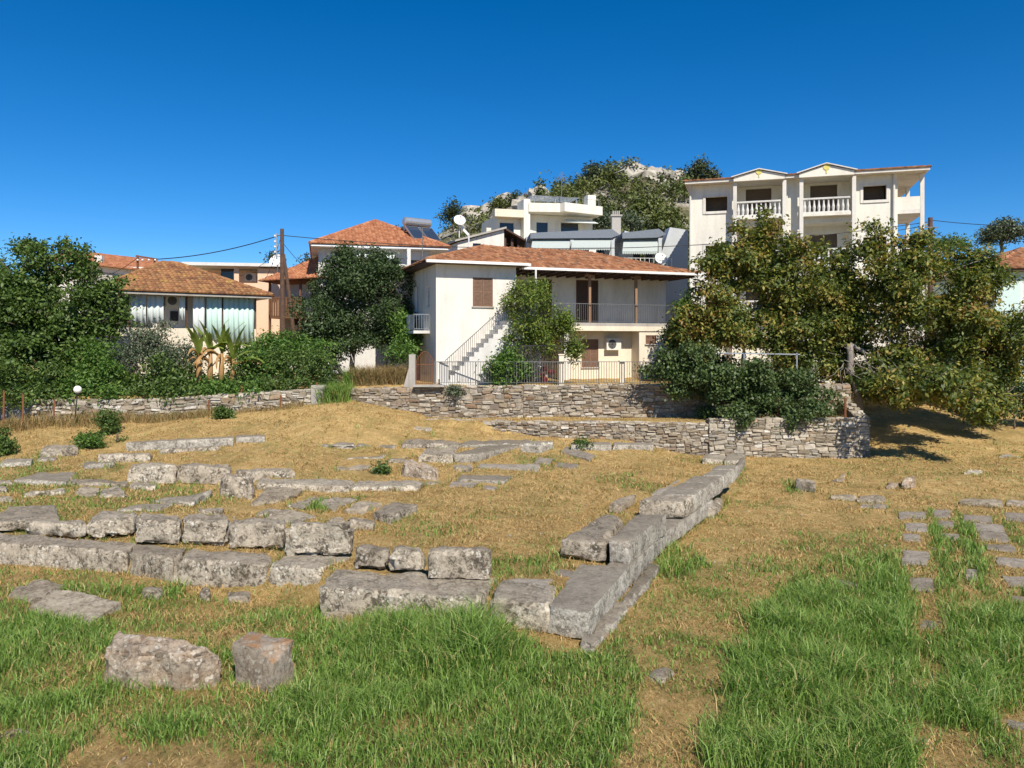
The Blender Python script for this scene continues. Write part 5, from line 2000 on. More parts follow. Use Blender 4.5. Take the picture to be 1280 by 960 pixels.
# big tree at the left
tree('broadleaf_tree', 'big leafy green tree at the far left edge, hiding a white house', 'tree', P3(48, 500, 37), P3(55, 430, 37),
     pxb(37, [(60, 372, 58, 55), (22, 395, 48, 60), (108, 362, 36, 46), (38, 335, 36, 32), (70, 325, 34, 28), (128, 392, 26, 30), (62, 435, 62, 40), (5, 355, 36, 40), (110, 425, 44, 34), (-30, 400, 55, 80), (100, 330, 20, 22), (15, 450, 50, 34, -1), (142, 366, 20, 20), (145, 405, 24, 28), (80, 306, 14, 12), (35, 302, 12, 10)]),
     56000, 0.2, 'leaf_mid', r=.26, seed=4, aspect=.55, spread=.17, shell=.4, cut=-.5, subs=12)
# shrubs over the whitish garden wall
for u, d, lst, n, sz, mt, lab, sd in (
        (35, 34.9, [(20, 470, 42, 34), (60, 474, 30, 24), (-15, 470, 30, 34), (75, 462, 24, 18), (40, 492, 26, 12, -.9), (70, 490, 22, 12, -.9), (10, 495, 24, 14, -.9)], 7500, .17, 'leaf_mid', 'loose vine-like green shrub above the shed and the left end of the garden wall', 1),
        (122, 35.0, [(115, 460, 36, 30), (140, 470, 34, 28), (96, 478, 24, 18), (120, 440, 22, 14), (105, 492, 18, 9, -1), (140, 492, 22, 10, -1)], 8500, .17, 'leaf_bright', 'bright green rounded shrub left of the grey-green one above the garden wall', 2),
        (188, 36.2, [(188, 436, 44, 30), (215, 446, 30, 28), (165, 448, 26, 26), (195, 415, 26, 14)], 9000, .12, 'leaf_olive', 'grey-green fine-leaved shrub in front of the curtained house', 3),
        (212, 34.9, [(190, 476, 36, 26), (222, 472, 34, 28), (236, 486, 20, 14), (168, 484, 24, 16), (185, 492, 22, 9, -.9), (225, 491, 20, 10, -.9)], 7500, .17, 'leaf_mid', 'mid green leafy shrub below the grey-green one, left of the banana plant', 4),
        (290, 34.9, [(288, 480, 34, 16), (318, 462, 26, 20), (262, 486, 24, 12), (322, 478, 24, 18), (270, 489, 22, 8, -.9), (305, 487, 22, 9, -.9)], 7500, .16, 'leaf_bright', 'leafy green shrub at the foot of the banana plant', 5),
        (470, 36.0, [(505, 410, 14, 26, 3), (515, 430, 14, 26, 2.4), (498, 440, 22, 18, 1)], 4000, .15, 'leaf_bright', 'light green climber between the dark tree and the white house', 6),
):
    bush('garden_shrub', lab, P3(u, 494, d), pxb(d, lst), n, sz, mt, group='shrubs above the garden wall', seed=sd)
# clipped hedge
hb = pxb(35.2, [(300 + 13 * k, 460 + (k % 3) * 2 - (2 if k < 6 else 0), 16, 24) for k in range(9)] + [(325 + 18 * k, 481, 13, 8, -1.1) for k in range(4)])
bush('clipped_hedge', 'dense clipped dark hedge on the wall right of the banana plant', P3(352, 494, 35.2), hb, 13000, .12, 'leaf_mid', 'hedge', seed=9, shell=.7, spread=.1, subs=0)
bush('creeping_shrub', 'bright green creeping shrub draped behind the clipped hedge', P3(360, 470, 37), pxb(37, [(330, 438, 40, 14), (375, 436, 36, 16), (400, 448, 18, 16), (350, 428, 26, 10)]), 6500, .16, 'leaf_bright', seed=10)
# dark round tree
tree('dark_round_tree', 'dark green round-headed tree standing in the lane before the tall white house', 'tree', P3(442, 466, 40.5), P3(440, 430, 40.5),
     pxb(40.5, [(445, 372, 52, 46), (408, 385, 34, 50), (488, 380, 36, 46), (440, 335, 38, 22), (470, 340, 30, 24), (420, 425, 48, 26), (475, 424, 42, 26), (505, 405, 20, 30), (398, 420, 24, 26), (430, 320, 10, 12), (472, 318, 8, 10)]),
     60000, .16, 'leaf_dark', r=.16, seed=12, spread=.18, shell=.3, cut=-.55, subs=13)
# small yellow-green tree in the yard
tree('pomegranate_tree', 'small yellow-green tree in the yard covering part of the white house stair', 'tree', P3(668, 476, 35.9), P3(660, 440, 35.9),
     pxb(35.9, [(658, 392, 34, 34), (690, 392, 24, 30), (636, 380, 14, 20), (672, 366, 24, 14), (700, 412, 18, 20), (642, 425, 16, 22), (675, 425, 30, 26), (718, 425, 12, 22), (716, 440, 7, 16), (648, 362, 8, 14)]),
     19000, .14, 'leaf_yellow', r=.09, seed=14, spread=.17, shell=.35, aspect=.42, cut=-.3, subs=9)
bush('oleander_bush', 'darker leafy bush low behind the iron fence under the small yellow-green tree', P3(637, 478, 35.0), pxb(35.0, [(632, 458, 18, 20), (648, 462, 16, 18), (622, 462, 12, 16)]), 3200, .16, 'leaf_bright', seed=15)
# walnut trees at the right
walnuts = (
    ('walnut tree, leftmost of the big trees right of the white house', P3(932, 500, 37.2), P3(930, 440, 37.2),
     pxb(37.2, [(905, 352, 42, 40), (945, 330, 40, 36), (885, 392, 34, 34), (925, 400, 42, 40), (955, 285, 22, 20), (870, 425, 26, 26), (935, 300, 22, 22), (965, 372, 34, 36), (858, 405, 20, 24)]), 40000),
    ('turning walnut tree in the middle, pale slim trunks before the apartment block', P3(1012, 505, 36.8), P3(1010, 440, 36.8),
     pxb(36.8, [(1000, 355, 38, 30), (1048, 335, 30, 26), (1010, 400, 44, 38), (1050, 375, 40, 40), (980, 312, 22, 20), (1012, 322, 24, 20), (1015, 435, 44, 24), (1065, 415, 32, 30), (1055, 455, 30, 28), (985, 440, 30, 22)]), 40000),
    ('largest walnut tree with brown-tinged drooping crown at the right, over the wall corner', P3(1072, 520, 35.6), P3(1062, 430, 35.8),
     pxb(35.6, [(1112, 340, 46, 44), (1160, 335, 46, 44), (1205, 360, 44, 56), (1235, 405, 32, 56), (1178, 415, 54, 52), (1120, 405, 44, 44), (1205, 460, 48, 50), (1150, 465, 50, 34), (1090, 300, 30, 22), (1230, 340, 26, 30), (1222, 500, 24, 30, -.6), (1085, 478, 24, 26, -.6), (1250, 500, 22, 28, -1), (1110, 490, 26, 20, -1), (1250, 450, 20, 50), (1140, 302, 22, 12), (1105, 455, 26, 30), (1200, 480, 40, 32, -3.5), (1140, 480, 34, 26, -2), (1220, 500, 26, 30, -5.2), (1188, 488, 26, 22, -5.4), (1135, 466, 28, 18, -5.4), (1165, 478, 26, 20, -5.6)]), 76000),
)
for i, (lab, b0, fk, bl, n) in enumerate(walnuts):
    tree('walnut_tree', lab, 'tree', b0, fk, bl, int(n * 1.0), .21, 'leaf_autumn', 'bark_pale', .14 if i < 2 else .2, 'walnut trees', 20 + i, spread=.18, shell=.35, aspect=.48, droop=.5, cut=-.42, subs=11)
mb = MB()
for pts in ([(1072, 470), (1078, 440), (1086, 410), (1090, 385)], [(1010, 470), (1014, 440), (1017, 415), (1010, 395)], [(1046, 478), (1056, 455), (1080, 420)]):
    pass
bush('shade_foliage', 'dark foliage added as shade behind the walnut trunks', P3(1000, 500, 41), pxb(41, [(880 + 38 * k, 462 + (k % 3) * 6, 30, 30) for k in range(11)]), 16000, .2, 'leaf_dark', 'hedge', seed=35)  # added leaf mass, a dark backing for the shade behind the trunks
bush('dark_shrub', 'dark green shrub at the right edge beneath the largest walnut tree', P3(1268, 530, 36.5), pxb(36.5, [(1268, 480, 26, 40), (1290, 440, 24, 40), (1250, 505, 20, 22), (1300, 500, 30, 30)]), 6000, .18, 'leaf_dark', seed=31)
bush('garden_shrub', 'tall plain green shrub left of the walnut trees, beside the white house', P3(850, 480, 38), pxb(38, [(860, 380, 16, 24), (852, 420, 22, 26), (846, 452, 22, 22)]), 5200, .18, 'leaf_mid', group='shrubs above the garden wall', seed=32)
# ivy over the wall terrace
ivy = (
    ('ivy mass spilling over the brown rubble wall, left of the hanging tongue', 860, [(832, 455, 24, 22), (862, 462, 32, 28), (895, 470, 36, 30), (845, 484, 14, 16), (875, 494, 18, 18), (818, 462, 14, 14), (888, 505, 12, 20)], 17000),
    ('ivy hanging in a long tongue down onto the pale squared wall', 925, [(925, 468, 34, 28), (930, 495, 24, 22), (922, 528, 10, 22, -1.1), (912, 515, 14, 16, -.8), (930, 520, 10, 18, -1.0), (905, 490, 24, 22), (945, 485, 24, 20)], 15000),
    ('ivy hummock over the right part of the pale squared wall', 1000, [(975, 474, 34, 28), (1010, 486, 34, 30), (1035, 498, 22, 26), (995, 515, 26, 18, -.9), (1020, 522, 14, 14, -1.0), (960, 500, 20, 16), (985, 530, 10, 10, -1.0)], 16000),
)
for i, (lab, u, lst, n) in enumerate(ivy):
    d = 33.6
    bush('ivy', lab, (P3(u, 500, d).x, d + .5, 1.5), pxb(d, lst, .8), n, .13, 'leaf_ivy', 'ivy', 'ivy over the walls', 40 + i, spread=.15, shell=.3, aspect=.75, cut=-.1, gap=.7)
mb = MB()
rd = random.Random(3)
for k in range(26):
    a = P3(rd.uniform(1050, 1110), rd.uniform(430, 470), 34.9)
    b2 = a + Vector((rd.uniform(-1.2, 1.2), rd.uniform(-.6, .3), rd.uniform(-1.3, -.2)))
    limb(mb, a, b2, .02, .006, .3, 5, rd)
solo(mb, 'dead_branches', M['bark_pale'], 'tangle of bare grey branches at the foot of the largest walnut', 'branches', smooth=True, fix=False)
# banana plant
bp = P3(268, 484, 34.7)
t = thing('banana_plant', 'banana plant with upright green leaves and hanging dry brown ones', 'plant', bp)
def banana_leaf(a, az, L, w, up, mat, hang=1.0):
    n = 10
    pts, fs = [], []
    p = Vector(a)
    el = up
    d = Vector((math.cos(az), math.sin(az), 0))
    side = Vector((-d.y, d.x, 0))
    for k in range(n + 1):
        f = k / n
        ww = w * (math.sin(math.pi * min(1, f * .92 + .08)) ** .6) * (.12 if f < .12 else 1)
        jag = .82 + .3 * random.random()
        pts += [p + side * ww * jag + Vector((0, 0, -.06 * hang)), p, p - side * ww * jag + Vector((0, 0, -.06 * hang))]
        dirv = d * math.cos(el) + Vector((0, 0, 1)) * math.sin(el)
        p = p + dirv * (L / n)
        el -= hang * 1.9 / n * (0.4 + f)
    for k in range(n):
        for j in (0, 1):
            fs.append((3 * k + j, 3 * k + j + 1, 3 * k + 4 + j, 3 * k + 3 + j))
    mb = MB()
    mb.add(pts, fs)
    mb.build('leaf', M[mat], t, True, fix=False)
for u, h in ((248, 1.5), (262, 1.7), (276, 1.6), (290, 1.3)):
    x = P3(u, 480, 34.7).x - bp.x
    mb = MB()
    mb.tube([(x, 0, -.1), (x + .03, 0, h * .5), (x + .05, 0, h)], [.15, .12, .06], 9)
    mb.build('pseudostem', M['banana_dry'], t, True)
    for k in range(5):
        banana_leaf((x + .05, 0, h - .2), random.uniform(-3.5, .4), random.uniform(1.2, 1.9), .12, random.uniform(1.0, 1.5), 'banana', .45)
    for k in range(3):
        banana_leaf((x + .03, 0, h * random.uniform(.55, .9)), random.uniform(-3.6, .5), random.uniform(.9, 1.6), .06, random.uniform(.2, 1.1), 'banana_dry', random.uniform(1.2, 2.2))
    banana_leaf((x, 0, h - .1), random.uniform(-.6, .4), 1.4, .2, .8, 'banana', .9)
banana_leaf((1.2, -.2, 1.2), -.3, 1.3, .2, .4, 'banana', .7)
banana_leaf((1.0, -.2, 1.1), -.2, 1.3, .16, .3, 'banana_dry', .5)
# small bushes on the field
for lab, u, v, ru, rv, n, mt in (
        ('dark rounded bush at the left edge, in front of the dry weeds', 4, 568, 20, 15, 2600, 'leaf_mid'),
        ('low bright green spreading bush near the grey rough stone', 115, 560, 18, 9, 1700, 'leaf_bright'),
        ('slim upright green bush before the whitish garden wall', 136, 543, 9, 17, 1700, 'leaf_mid'),
        ('small round green bush at the foot of the whitish wall', 281, 523, 9, 9, 1300, 'leaf_mid'),
        ('tiny bright green plant right of the low spreading bush', 147, 553, 6, 5, 400, 'leaf_bright'),
        ('small weedy bush beside the long low stone before the terrace wall', 728, 561, 12, 5, 700, 'leaf_mid'),
        ('small green weed growing out of the top of the brown rubble wall', 569, 497, 8, 9, 500, 'leaf_olive'),
        ('tiny dark bush beside the rough brown boulder among the ruins', 476, 592, 7, 6, 420, 'leaf_mid')):
    g = G(u, v) if 'out of the top' not in lab else P3(u, v, 34.3)
    c = (u, v - rv, ru, rv)
    bush('small_bush', lab, g, pxb(g.y, [c, (u - ru * .4, v - rv * .8, ru * .6, rv * .7), (u + ru * .4, v - rv * .7, ru * .6, rv * .65)]), n, .11, mt, group='small bushes on the field', seed=u, shell=.3, spread=.09)

# woodland on the hill (reads as one mass) and the trees that stand out
V = []
def hill_z(u, d):
    i = int(np.clip((u + 900) / 7.0, 0, len(us) - 1))
    j = int(np.clip(np.searchsorted(ds, d), 0, len(ds) - 1))
    return hill_V[j, i]
rd = random.Random(77)
bl = []
for k in range(780):
    u = rd.choice((rd.uniform(540, 1000), rd.uniform(300, 1500), rd.uniform(690, 870), rd.uniform(560, 660)))
    d = rd.uniform(92, 172)
    p = hill_z(u, d)
    lim = 1.0
    if not (685 < u < 900):
        lim = .55 if rd.random() < .85 else .9
        if rd.random() < .45:
            continue
    if 780 < u < 856 and d > 140 and rd.random() < .75:
        continue
    s = rd.uniform(1.0, 2.5) * lim
    bl.append((p[0], p[1], p[2] + s * .7, s * 1.15, s * 1.15, s * 1.1))
V = blob_leaves(bl, 90000, .62, .6, 14, .45, .55, subs=0)
mb = MB()
for k in range(64):
    u = rd.choice((rd.uniform(585, 700), rd.uniform(785, 855), rd.uniform(785, 855)))
    d = rd.uniform(140, 166) if u < 720 else rd.uniform(146, 166)
    p = hill_z(u, d)
    s = rd.uniform(.6, 1.9)
    o0 = len(mb.v)
    mb.ball((p[0], p[1], p[2] + s * .6), s * rd.uniform(1, 1.8), s, s * rd.uniform(.8, 1.2), 9, 6)
    for i in range(o0, len(mb.v)):
        q_ = Vector(mb.v[i])
        mb.v[i] = tuple(q_ + Vector((noise.noise(q_ * .9), noise.noise(q_ * .9 + Vector((5, 0, 0))), noise.noise(q_ * .9 + Vector((0, 5, 0))))) * s * .7)
o = mb.build('hill_rocks', plain('pale limestone outcrop', (0.50, 0.46, 0.39), .95, var=.5, scale=1.2), None, False, fix=False)
o['kind'] = 'stuff'
np_mesh('hill_woodland', V, 4, M['leaf_hill'], None, 'stuff')
for k, (u, v, d, ru, rv, lab, mt, nm, n) in enumerate((
        (742, 232, 160, 30, 20, 'tall thin-topped pine crowning the middle of the hill', 'leaf_pine', 'pine_tree', 6000),
        (770, 245, 158, 30, 18, 'broad pine just right of the tallest hill pine', 'leaf_hill', 'pine_tree', 4500),
        (875, 218, 150, 22, 14, 'dark pine at the top of the hill, beside the apartment block', 'leaf_pine', 'pine_tree', 4500),
        (566, 268, 140, 12, 13, 'lone sparse pine on the left end of the hill, above the white dish', 'leaf_pine', 'pine_tree', 1500),
        (625, 255, 150, 10, 7, 'small round tree on the hill left of the cream hillside house', 'leaf_hill', 'hill_tree', 1100),
        (645, 250, 150, 10, 8, 'small dark tree on the hill just above the cream hillside house', 'leaf_pine', 'hill_tree', 1100),
        (752, 275, 100, 14, 12, 'grey-green olive tree right of the cream hillside house', 'leaf_olive', 'olive_tree', 2200),
        (790, 278, 102, 16, 12, 'grey-green olive tree right of the tall grey chimney', 'leaf_olive', 'olive_tree', 2200),
        (1252, 292, 95, 34, 15, 'distant dark spreading tree at the right edge behind the mint house', 'leaf_olive', 'distant_tree', 6500),
        (1192, 306, 95, 26, 10, 'distant low tree showing between the walnut crown and the sky', 'leaf_mid', 'distant_tree', 3500),
        (385, 332, 62, 12, 12, 'tree top showing between the pole and the dark round tree', 'leaf_pine', 'distant_tree', 1800),
        (343, 325, 75, 10, 8, 'small tree top above the timber balcony house', 'leaf_pine', 'distant_tree', 900),
        (505, 292, 75, 8, 6, 'small tree top right of the orange roof crest', 'leaf_pine', 'distant_tree', 700))):
    c = P3(u, v, d)
    s = d / F
    bl = [(c.x + a * ru * s, c.y + bb, c.z + e * rv * s, ru * s * f, ru * s * f, rv * s * f) for a, bb, e, f in ((0, 0, 0, .7), (-.5, .5, -.2, .5), (.5, -.5, -.15, .5), (.1, 0, .65, .42), (-.25, .3, .5, .35))]
    if nm == 'pine_tree':
        bl += [(c.x + (-.1 + .1 * q2) * ru * s, c.y, c.z + (1.0 + .3 * q2) * rv * s, ru * s * .2, ru * s * .2, rv * s * .22) for q2 in range(2)]
    base = Vector((c.x, c.y, c.z - rv * s * 1.6))
    tree(nm, lab, 'tree', base, (c.x, c.y, c.z - rv * s * .6), bl, n, .0036 * d, mt, 'bark', .22, 'trees on the hill' if d > 90 else 'tree tops behind the houses', 60 + k, spread=.0045 * d, shell=.3)
# ---------------------------------------------------------------- stones
FOOT = []
def stone_mesh(c4, zt, zb, r=.04, amp=.018, seed=0, res=.085, batter=.0, dz=(0, 0, 0, 0), chip=.03, follow=False, cuts=1):
    """c4: plan corners FL, FR, BR, BL"""
    c = [Vector((p[0], p[1])) for p in c4]
    lx = ((c[1] - c[0]).length + (c[2] - c[3]).length) / 2
    ly = ((c[3] - c[0]).length + (c[2] - c[1]).length) / 2
    lz = zt - zb
    n = [int(np.clip(round(L / res), 3, m)) for L, m in ((lx, 34), (ly, 24), (lz, 10))]
    h = (lx / 2, ly / 2, lz / 2)
    idx, V, Fs = {}, [], []
    # broken corners and edges: planes that have sheared pieces off
    rk = random.Random(seed * 17 + 3)
    planes = []
    for _ in range(cuts):
        nn = Vector((rk.choice((-1, 1)) * rk.uniform(.15, 1), rk.choice((-1, -1, 1)) * rk.uniform(.1, .8), rk.uniform(.25, 1.1)))
        nn.normalize()
        sup = abs(nn.x) * h[0] + abs(nn.y) * h[1] + abs(nn.z) * h[2]
        planes.append((nn, sup - rk.uniform(.04, .17) * (1.0 if min(h) > .12 else .45)))
    off = Vector((seed * 7.31, seed * 3.17, seed * 1.7))
    def vert(i, j, k):
        key = (i, j, k)
        if key in idx:
            return idx[key]
        p = Vector(((2 * i / n[0] - 1) * h[0], (2 * j / n[1] - 1) * h[1], (2 * k / n[2] - 1) * h[2]))
        q0 = p + off
        rr = r * (1 + 1.1 * noise.noise(q0 * 2.7))
        rr = max(.008, min(rr, min(h) * .9))
        q = Vector([max(-(a - rr), min(a - rr, b)) for a, b in zip(h, p)])
        d = p - q
        if d.length > 1e-9:
            m_ = max(abs(d.x), abs(d.y), abs(d.z))
            p = q + d.normalized() * rr
            nrm = d.normalized()
        else:
            nrm = Vector((0, 0, 1))
        # coarse waviness, then pits and chipped arrises
        a = noise.noise(q0 * 1.6) * amp * 1.4 + noise.noise(q0 * 5.0) * amp * .9 + (.5 - abs(noise.noise(q0 * 8.0))) * amp * .7 + noise.noise(q0 * 14.0) * amp * .5 - amp * .3
        ne = sum(1 for aa, bb in zip(h, p) if abs(bb) > aa - .07)
        if ne >= 2:
            a -= chip * max(0, noise.noise(q0 * 3.3 + Vector((9, 9, 9))) + .1) * 1.6
        for nn, dd in planes:
            e_ = p.dot(nn) - dd - .03 * noise.noise(q0 * 4.0)
            if e_ > 0:
                p = p - nn * e_
        p = p + nrm * a
        f, g, e = p.x / h[0] * .5 + .5, p.y / h[1] * .5 + .5, p.z / h[2] * .5 + .5
        k_ = 1 + batter * (1 - e)
        f2, g2 = (f - .5) * k_ + .5, (g - .5) * k_ + .5
        xy = (c[0] * (1 - f2) + c[1] * f2) * (1 - g2) + (c[3] * (1 - f2) + c[2] * f2) * g2
        tz = (dz[0] * (1 - f) + dz[1] * f) * (1 - g) + (dz[3] * (1 - f) + dz[2] * f) * g
        V.append((xy.x, xy.y, zb + lz * e + tz * (1.0 if follow else e)))
        idx[key] = len(V) - 1
        return idx[key]
    for a, b, cc in ((0, 1, 2), (1, 2, 0), (2, 0, 1)):
        for side in (0, n[cc]):
            for i in range(n[a]):
                for j in range(n[b]):
                    q = []
                    for di, dj in ((0, 0), (1, 0), (1, 1), (0, 1)):
                        t3 = [0, 0, 0]
                        t3[a], t3[b], t3[cc] = i + di, j + dj, side
                        q.append(vert(*t3))
                    Fs.append(tuple(q if side else q[::-1]))
    mb = MB()
    mb.v, mb.f, mb.m = V, Fs, [0] * len(Fs)
    return mb
NS = [0]
SEEN_AT = []
def stone(cr, quad, h, mat, label, z0=None, zt=None, zb=None, name='stone_block', cat='stone block', group='carved stone blocks of the temple ruin', foot=True, **kw):
    NS[0] += 1
    pts = [px(cr, *p) for p in quad]
    if zt is None:
        u, v = pts[0]
        hp = h / CROP[cr][2]
        if z0 is None:
            g = G(u, v + hp)
            z0, d = g.z, g.y
            lo = z0 - .12
        else:
            d = F * (EYE - z0) / (v + hp - HY)
            lo = z0 - .015
        zt = z0 + hp * d / F
        zts = [zt] * 4
        if foot and lo < z0 - .05:
            g2 = G(pts[1][0], pts[1][1] + hp)
            z2 = g2.z + hp * g2.y / F
            if abs(z2 - zt) > .03 and abs(z2 - zt) < .9:
                zts = [zt, z2, z2, zt]
                kw['dz'] = tuple(a + b for a, b in zip(kw.get('dz', (0, 0, 0, 0)), (0, z2 - zt, z2 - zt, 0)))
                kw['follow'] = True
    else:
        lo = None
        zts = [zt] * 4
    pl = []
    for (u, v), zk in zip(pts, zts):
        d = F * (EYE - zk) / (v - HY)
        pl.append(((u - CX) / F * d, d))
    if lo is None:
        lo = min(zg1(*pl[0]), zg1(*pl[1])) - .12
    if zb is not None:
        lo = zb
    mb = stone_mesh(pl, zt, lo, seed=NS[0], **kw)
    if foot:
        FOOT.append([pl[0], pl[1], pl[2], pl[3]])
    SEEN_AT.append((label, pts[0], round(pl[0][1], 1), round(zt, 2), round(lo, 2)))
    o = solo(mb, name, M[mat], label, cat, group, smooth=True)
    o.data.set_sharp_from_angle(angle=R(34))
    return o
def slab(cr, quad, label, mat='paver', lift=.035, name='paving_slab', group='paving slabs', cat='paving slab', **kw):
    pts = [px(cr, *p) for p in quad]
    u = sum(p[0] for p in pts) / 4
    v = sum(p[1] for p in pts) / 4
    z = G(u, v).z + lift
    zc = [G(*p).z + lift - z for p in pts]
    if max(zc) - min(zc) < .5:
        kw['dz'], kw['follow'] = tuple(zc), True
    return stone(cr, quad, 0, mat, label, zt=z, zb=z - .16, name=name, cat=cat, group=group, **{**dict(r=.03, amp=.012), **kw})
L1, L2 = .48, .90
FR_ = dict(r=.03, amp=.035, chip=.1, cuts=3)
# lower step along the front
stone('A', [(-90, 550), (598, 598), (640, 560), (-60, 505)], 0, 'marble', 'longest dark lichened step block, at the left edge of the front step', zt=L1, zb=-.34, **FR_)
stone('A', [(604, 599), (828, 632), (880, 585), (650, 555)], 0, 'marble', 'black-spotted front step block ending at a grass tuft, second from the left', zt=L1, zb=-.34, **FR_)
stone('H', [(330, 396), (771, 420), (860, 365), (390, 345)], 0, 'marble', 'pale mottled front step block right of the grass tuft', zt=L1, zb=-.34, **FR_)
stone('H', [(777, 420), (1030, 446), (1200, 380), (890, 365)], 0, 'marble', 'big front step block with slanting right end and overhanging lower corner', zt=L1, zb=-.3, r=.04, amp=.035, chip=.12, cuts=3)
stone('E', [(-6, 160), (606, 206), (680, 126), (60, 92)], 0, 'marble', 'long front step block rising behind the tallest green grass', zt=L1 - .02, zb=-.08, r=.05, amp=.04, chip=.08)
stone('E', [(640, 206), (880, 236), (905, 160), (690, 130)], 0, 'marble', 'black-pitted front step block left of the corner block', zt=L1, zb=.0, r=.06, amp=.035, chip=.08)
stone('C', [(300, 772), (482, 802), (668, 593), (440, 585)], 0, 'marble_cut', 'corner block of the step, smooth right side and rough front', zt=L1, zb=.02, r=.026, amp=.012)
stone('C', [(560, 592), (670, 592), (828, 440), (700, 432)], 0, 'marble_cut', 'step block on the right side under the pair of cracked upper blocks', zt=L1, zb=.06, r=.026, amp=.012)
stone('C', [(720, 438), (829, 439), (914, 386), (800, 384)], 0, 'marble_cut', 'step block on the right side with a bare worn top between the upper blocks', zt=L1 - .01, zb=.06, r=.026, amp=.014)
stone('C', [(820, 386), (912, 386), (1046, 292), (950, 292)], 0, 'marble_cut', 'lower step block on the right side beneath the far upper row', zt=L1 - .03, zb=.05, r=.026, amp=.014)
stone('C', [(440, 930), (505, 946), (674, 765), (600, 750)], 0, 'marble_cut', 'foundation stone showing below the corner block', zt=.12, r=.025, amp=.04, chip=.1)
stone('C', [(610, 760), (677, 758), (806, 585), (745, 575)], 0, 'marble_cut', 'broken foundation stone with straw on it below the right side step', zt=.14, r=.025, amp=.045, chip=.1)
stone('C', [(1005, 342), (1042, 338), (1078, 292), (1036, 290)], 0, 'marble', 'small lower stone sticking out of the right side step near its far end', zt=.28, r=.05, amp=.03)
stone('D', [(540, 112), (610, 118), (625, 98), (560, 92)], 30, 'marble', 'small foundation stone below the front step left of the grass tuft', r=.06, amp=.04)
stone('D', [(758, 118), (800, 122), (805, 106), (765, 104)], 38, 'marble', 'knobbly little foundation stone under the pale mottled step block', r=.08, amp=.05)
stone('D', [(850, 130), (950, 138), (960, 118), (865, 114)], 26, 'marble', 'flat foundation stone under the big slanting step block', r=.05, amp=.04)
stone('E', [(0, 262), (88, 272), (105, 252), (10, 246)], 28, 'marble_pale', 'pale foundation stone below the left end of the long front block', r=.05, amp=.03)
# upper course of the front
UF = dict(r=.04, amp=.055, chip=.13, batter=.02, cuts=4)
stone('A', [(408, 448), (630, 440), (662, 410), (440, 404)], 86, 'marble', 'rounded upper course block over a dark gap, left of the long rough pair', z0=L1, **UF)
stone('H', [(110, 200), (338, 206), (352, 165), (140, 166)], 116, 'marble', 'upper course block with deep notches, second in its row', z0=L1, **UF)
stone('H', [(345, 202), (575, 207), (592, 172), (362, 168)], 120, 'marble', 'broad scaly upper course block, third in its row', z0=L1, **UF)
stone('H', [(583, 212), (858, 220), (864, 190), (600, 190)], 125, 'marble', 'upper course block with a dark crack low on its right, fourth in its row', z0=L1, **UF)
stone('H', [(872, 232), (1200, 236), (1210, 214), (884, 206)], 148, 'marble', 'upper course block with a hollow at its broken right end, fifth in its row', z0=L1, r=.09, amp=.06, chip=.22)
stone('E', [(130, 18), (262, 24), (270, 2), (138, -2)], 74, 'marble', 'squarish upper course block, left of the last three in the front row', z0=L1, **UF)
stone('E', [(268, 22), (402, 26), (408, 4), (276, 0)], 82, 'marble', 'middle block of the last three upper blocks, undercut at its base', z0=L1, **UF)
stone('E', [(407, 26), (648, 28), (652, 10), (414, 6)], 104, 'marble', 'clean-edged long block ending the upper front row in the turf', z0=L1, r=.05, amp=.03, chip=.06)
stone('A', [(-80, 462), (285, 442), (262, 378), (40, 386)], 50, 'marble', 'large flat-topped slab at the left edge above the front step', z0=L1, r=.05, amp=.03, chip=.06)
stone('A', [(118, 462), (405, 470), (408, 452), (130, 444)], 58, 'marble', 'long low upper block in front of the large flat-topped slab', z0=L1, r=.06, amp=.04, chip=.09)
# upper course of the right side
stone('C', [(352, 470), (553, 488), (640, 372), (560, 366)], 86, 'marble', 'left one of the two cracked upper blocks near the corner', z0=L1, r=.06, amp=.03, chip=.07)
stone('C', [(574, 478), (662, 489), (832, 361), (700, 362)], 98, 'marble_cut', 'right one of the two cracked upper blocks, fluted smooth side', z0=L1, r=.026, amp=.012)
stone('C', [(572, 320), (628, 324), (698, 275), (625, 280)], 40, 'marble_pale', 'small upright pale block standing behind the cracked pair', z0=.42, r=.04, amp=.02)
stone('C', [(705, 300), (900, 308), (954, 278), (775, 280)], 74, 'marble', 'mossy-sided first block of the far upper row, behind the small upright one', z0=L1, r=.04, amp=.025)
for i, (q, z, lab) in enumerate((
        ([(790, 276), (956, 277), (994, 251), (840, 250)], .90, 'second block of the far upper row on the right side'),
        ([(850, 249), (996, 250), (1038, 222), (890, 224)], .90, 'third block of the far upper row on the right side'),
        ([(900, 222), (1040, 221), (1082, 193), (950, 195)], .89, 'fourth block of the far upper row on the right side'),
        ([(985, 192), (1084, 192), (1122, 165), (1030, 166)], .88, 'narrow fifth block of the far upper row on the right side'),
        ([(1030, 164), (1124, 164), (1150, 145), (1050, 146)], .87, 'last block of the far upper row before the pale squared wall'))):
    stone('C', q, 0, 'marble_cut', lab, zt=z, zb=.42, r=.026, amp=.014)
stone('C', [(985, 118), (1080, 124), (1095, 98), (1000, 97)], 24, 'marble', 'low block at the far end of the row, beside the base of the terrace wall', r=.05, amp=.03)
stone('C', [(1084, 124), (1150, 126), (1178, 98), (1100, 97)], 26, 'marble_cut', 'squared end block of the right side touching the far wall', r=.04, amp=.02)
stone('C', [(1128, 160), (1152, 156), (1180, 112), (1156, 112)], 40, 'marble_cut', 'narrow outer block below the squared end block', r=.04, amp=.02)
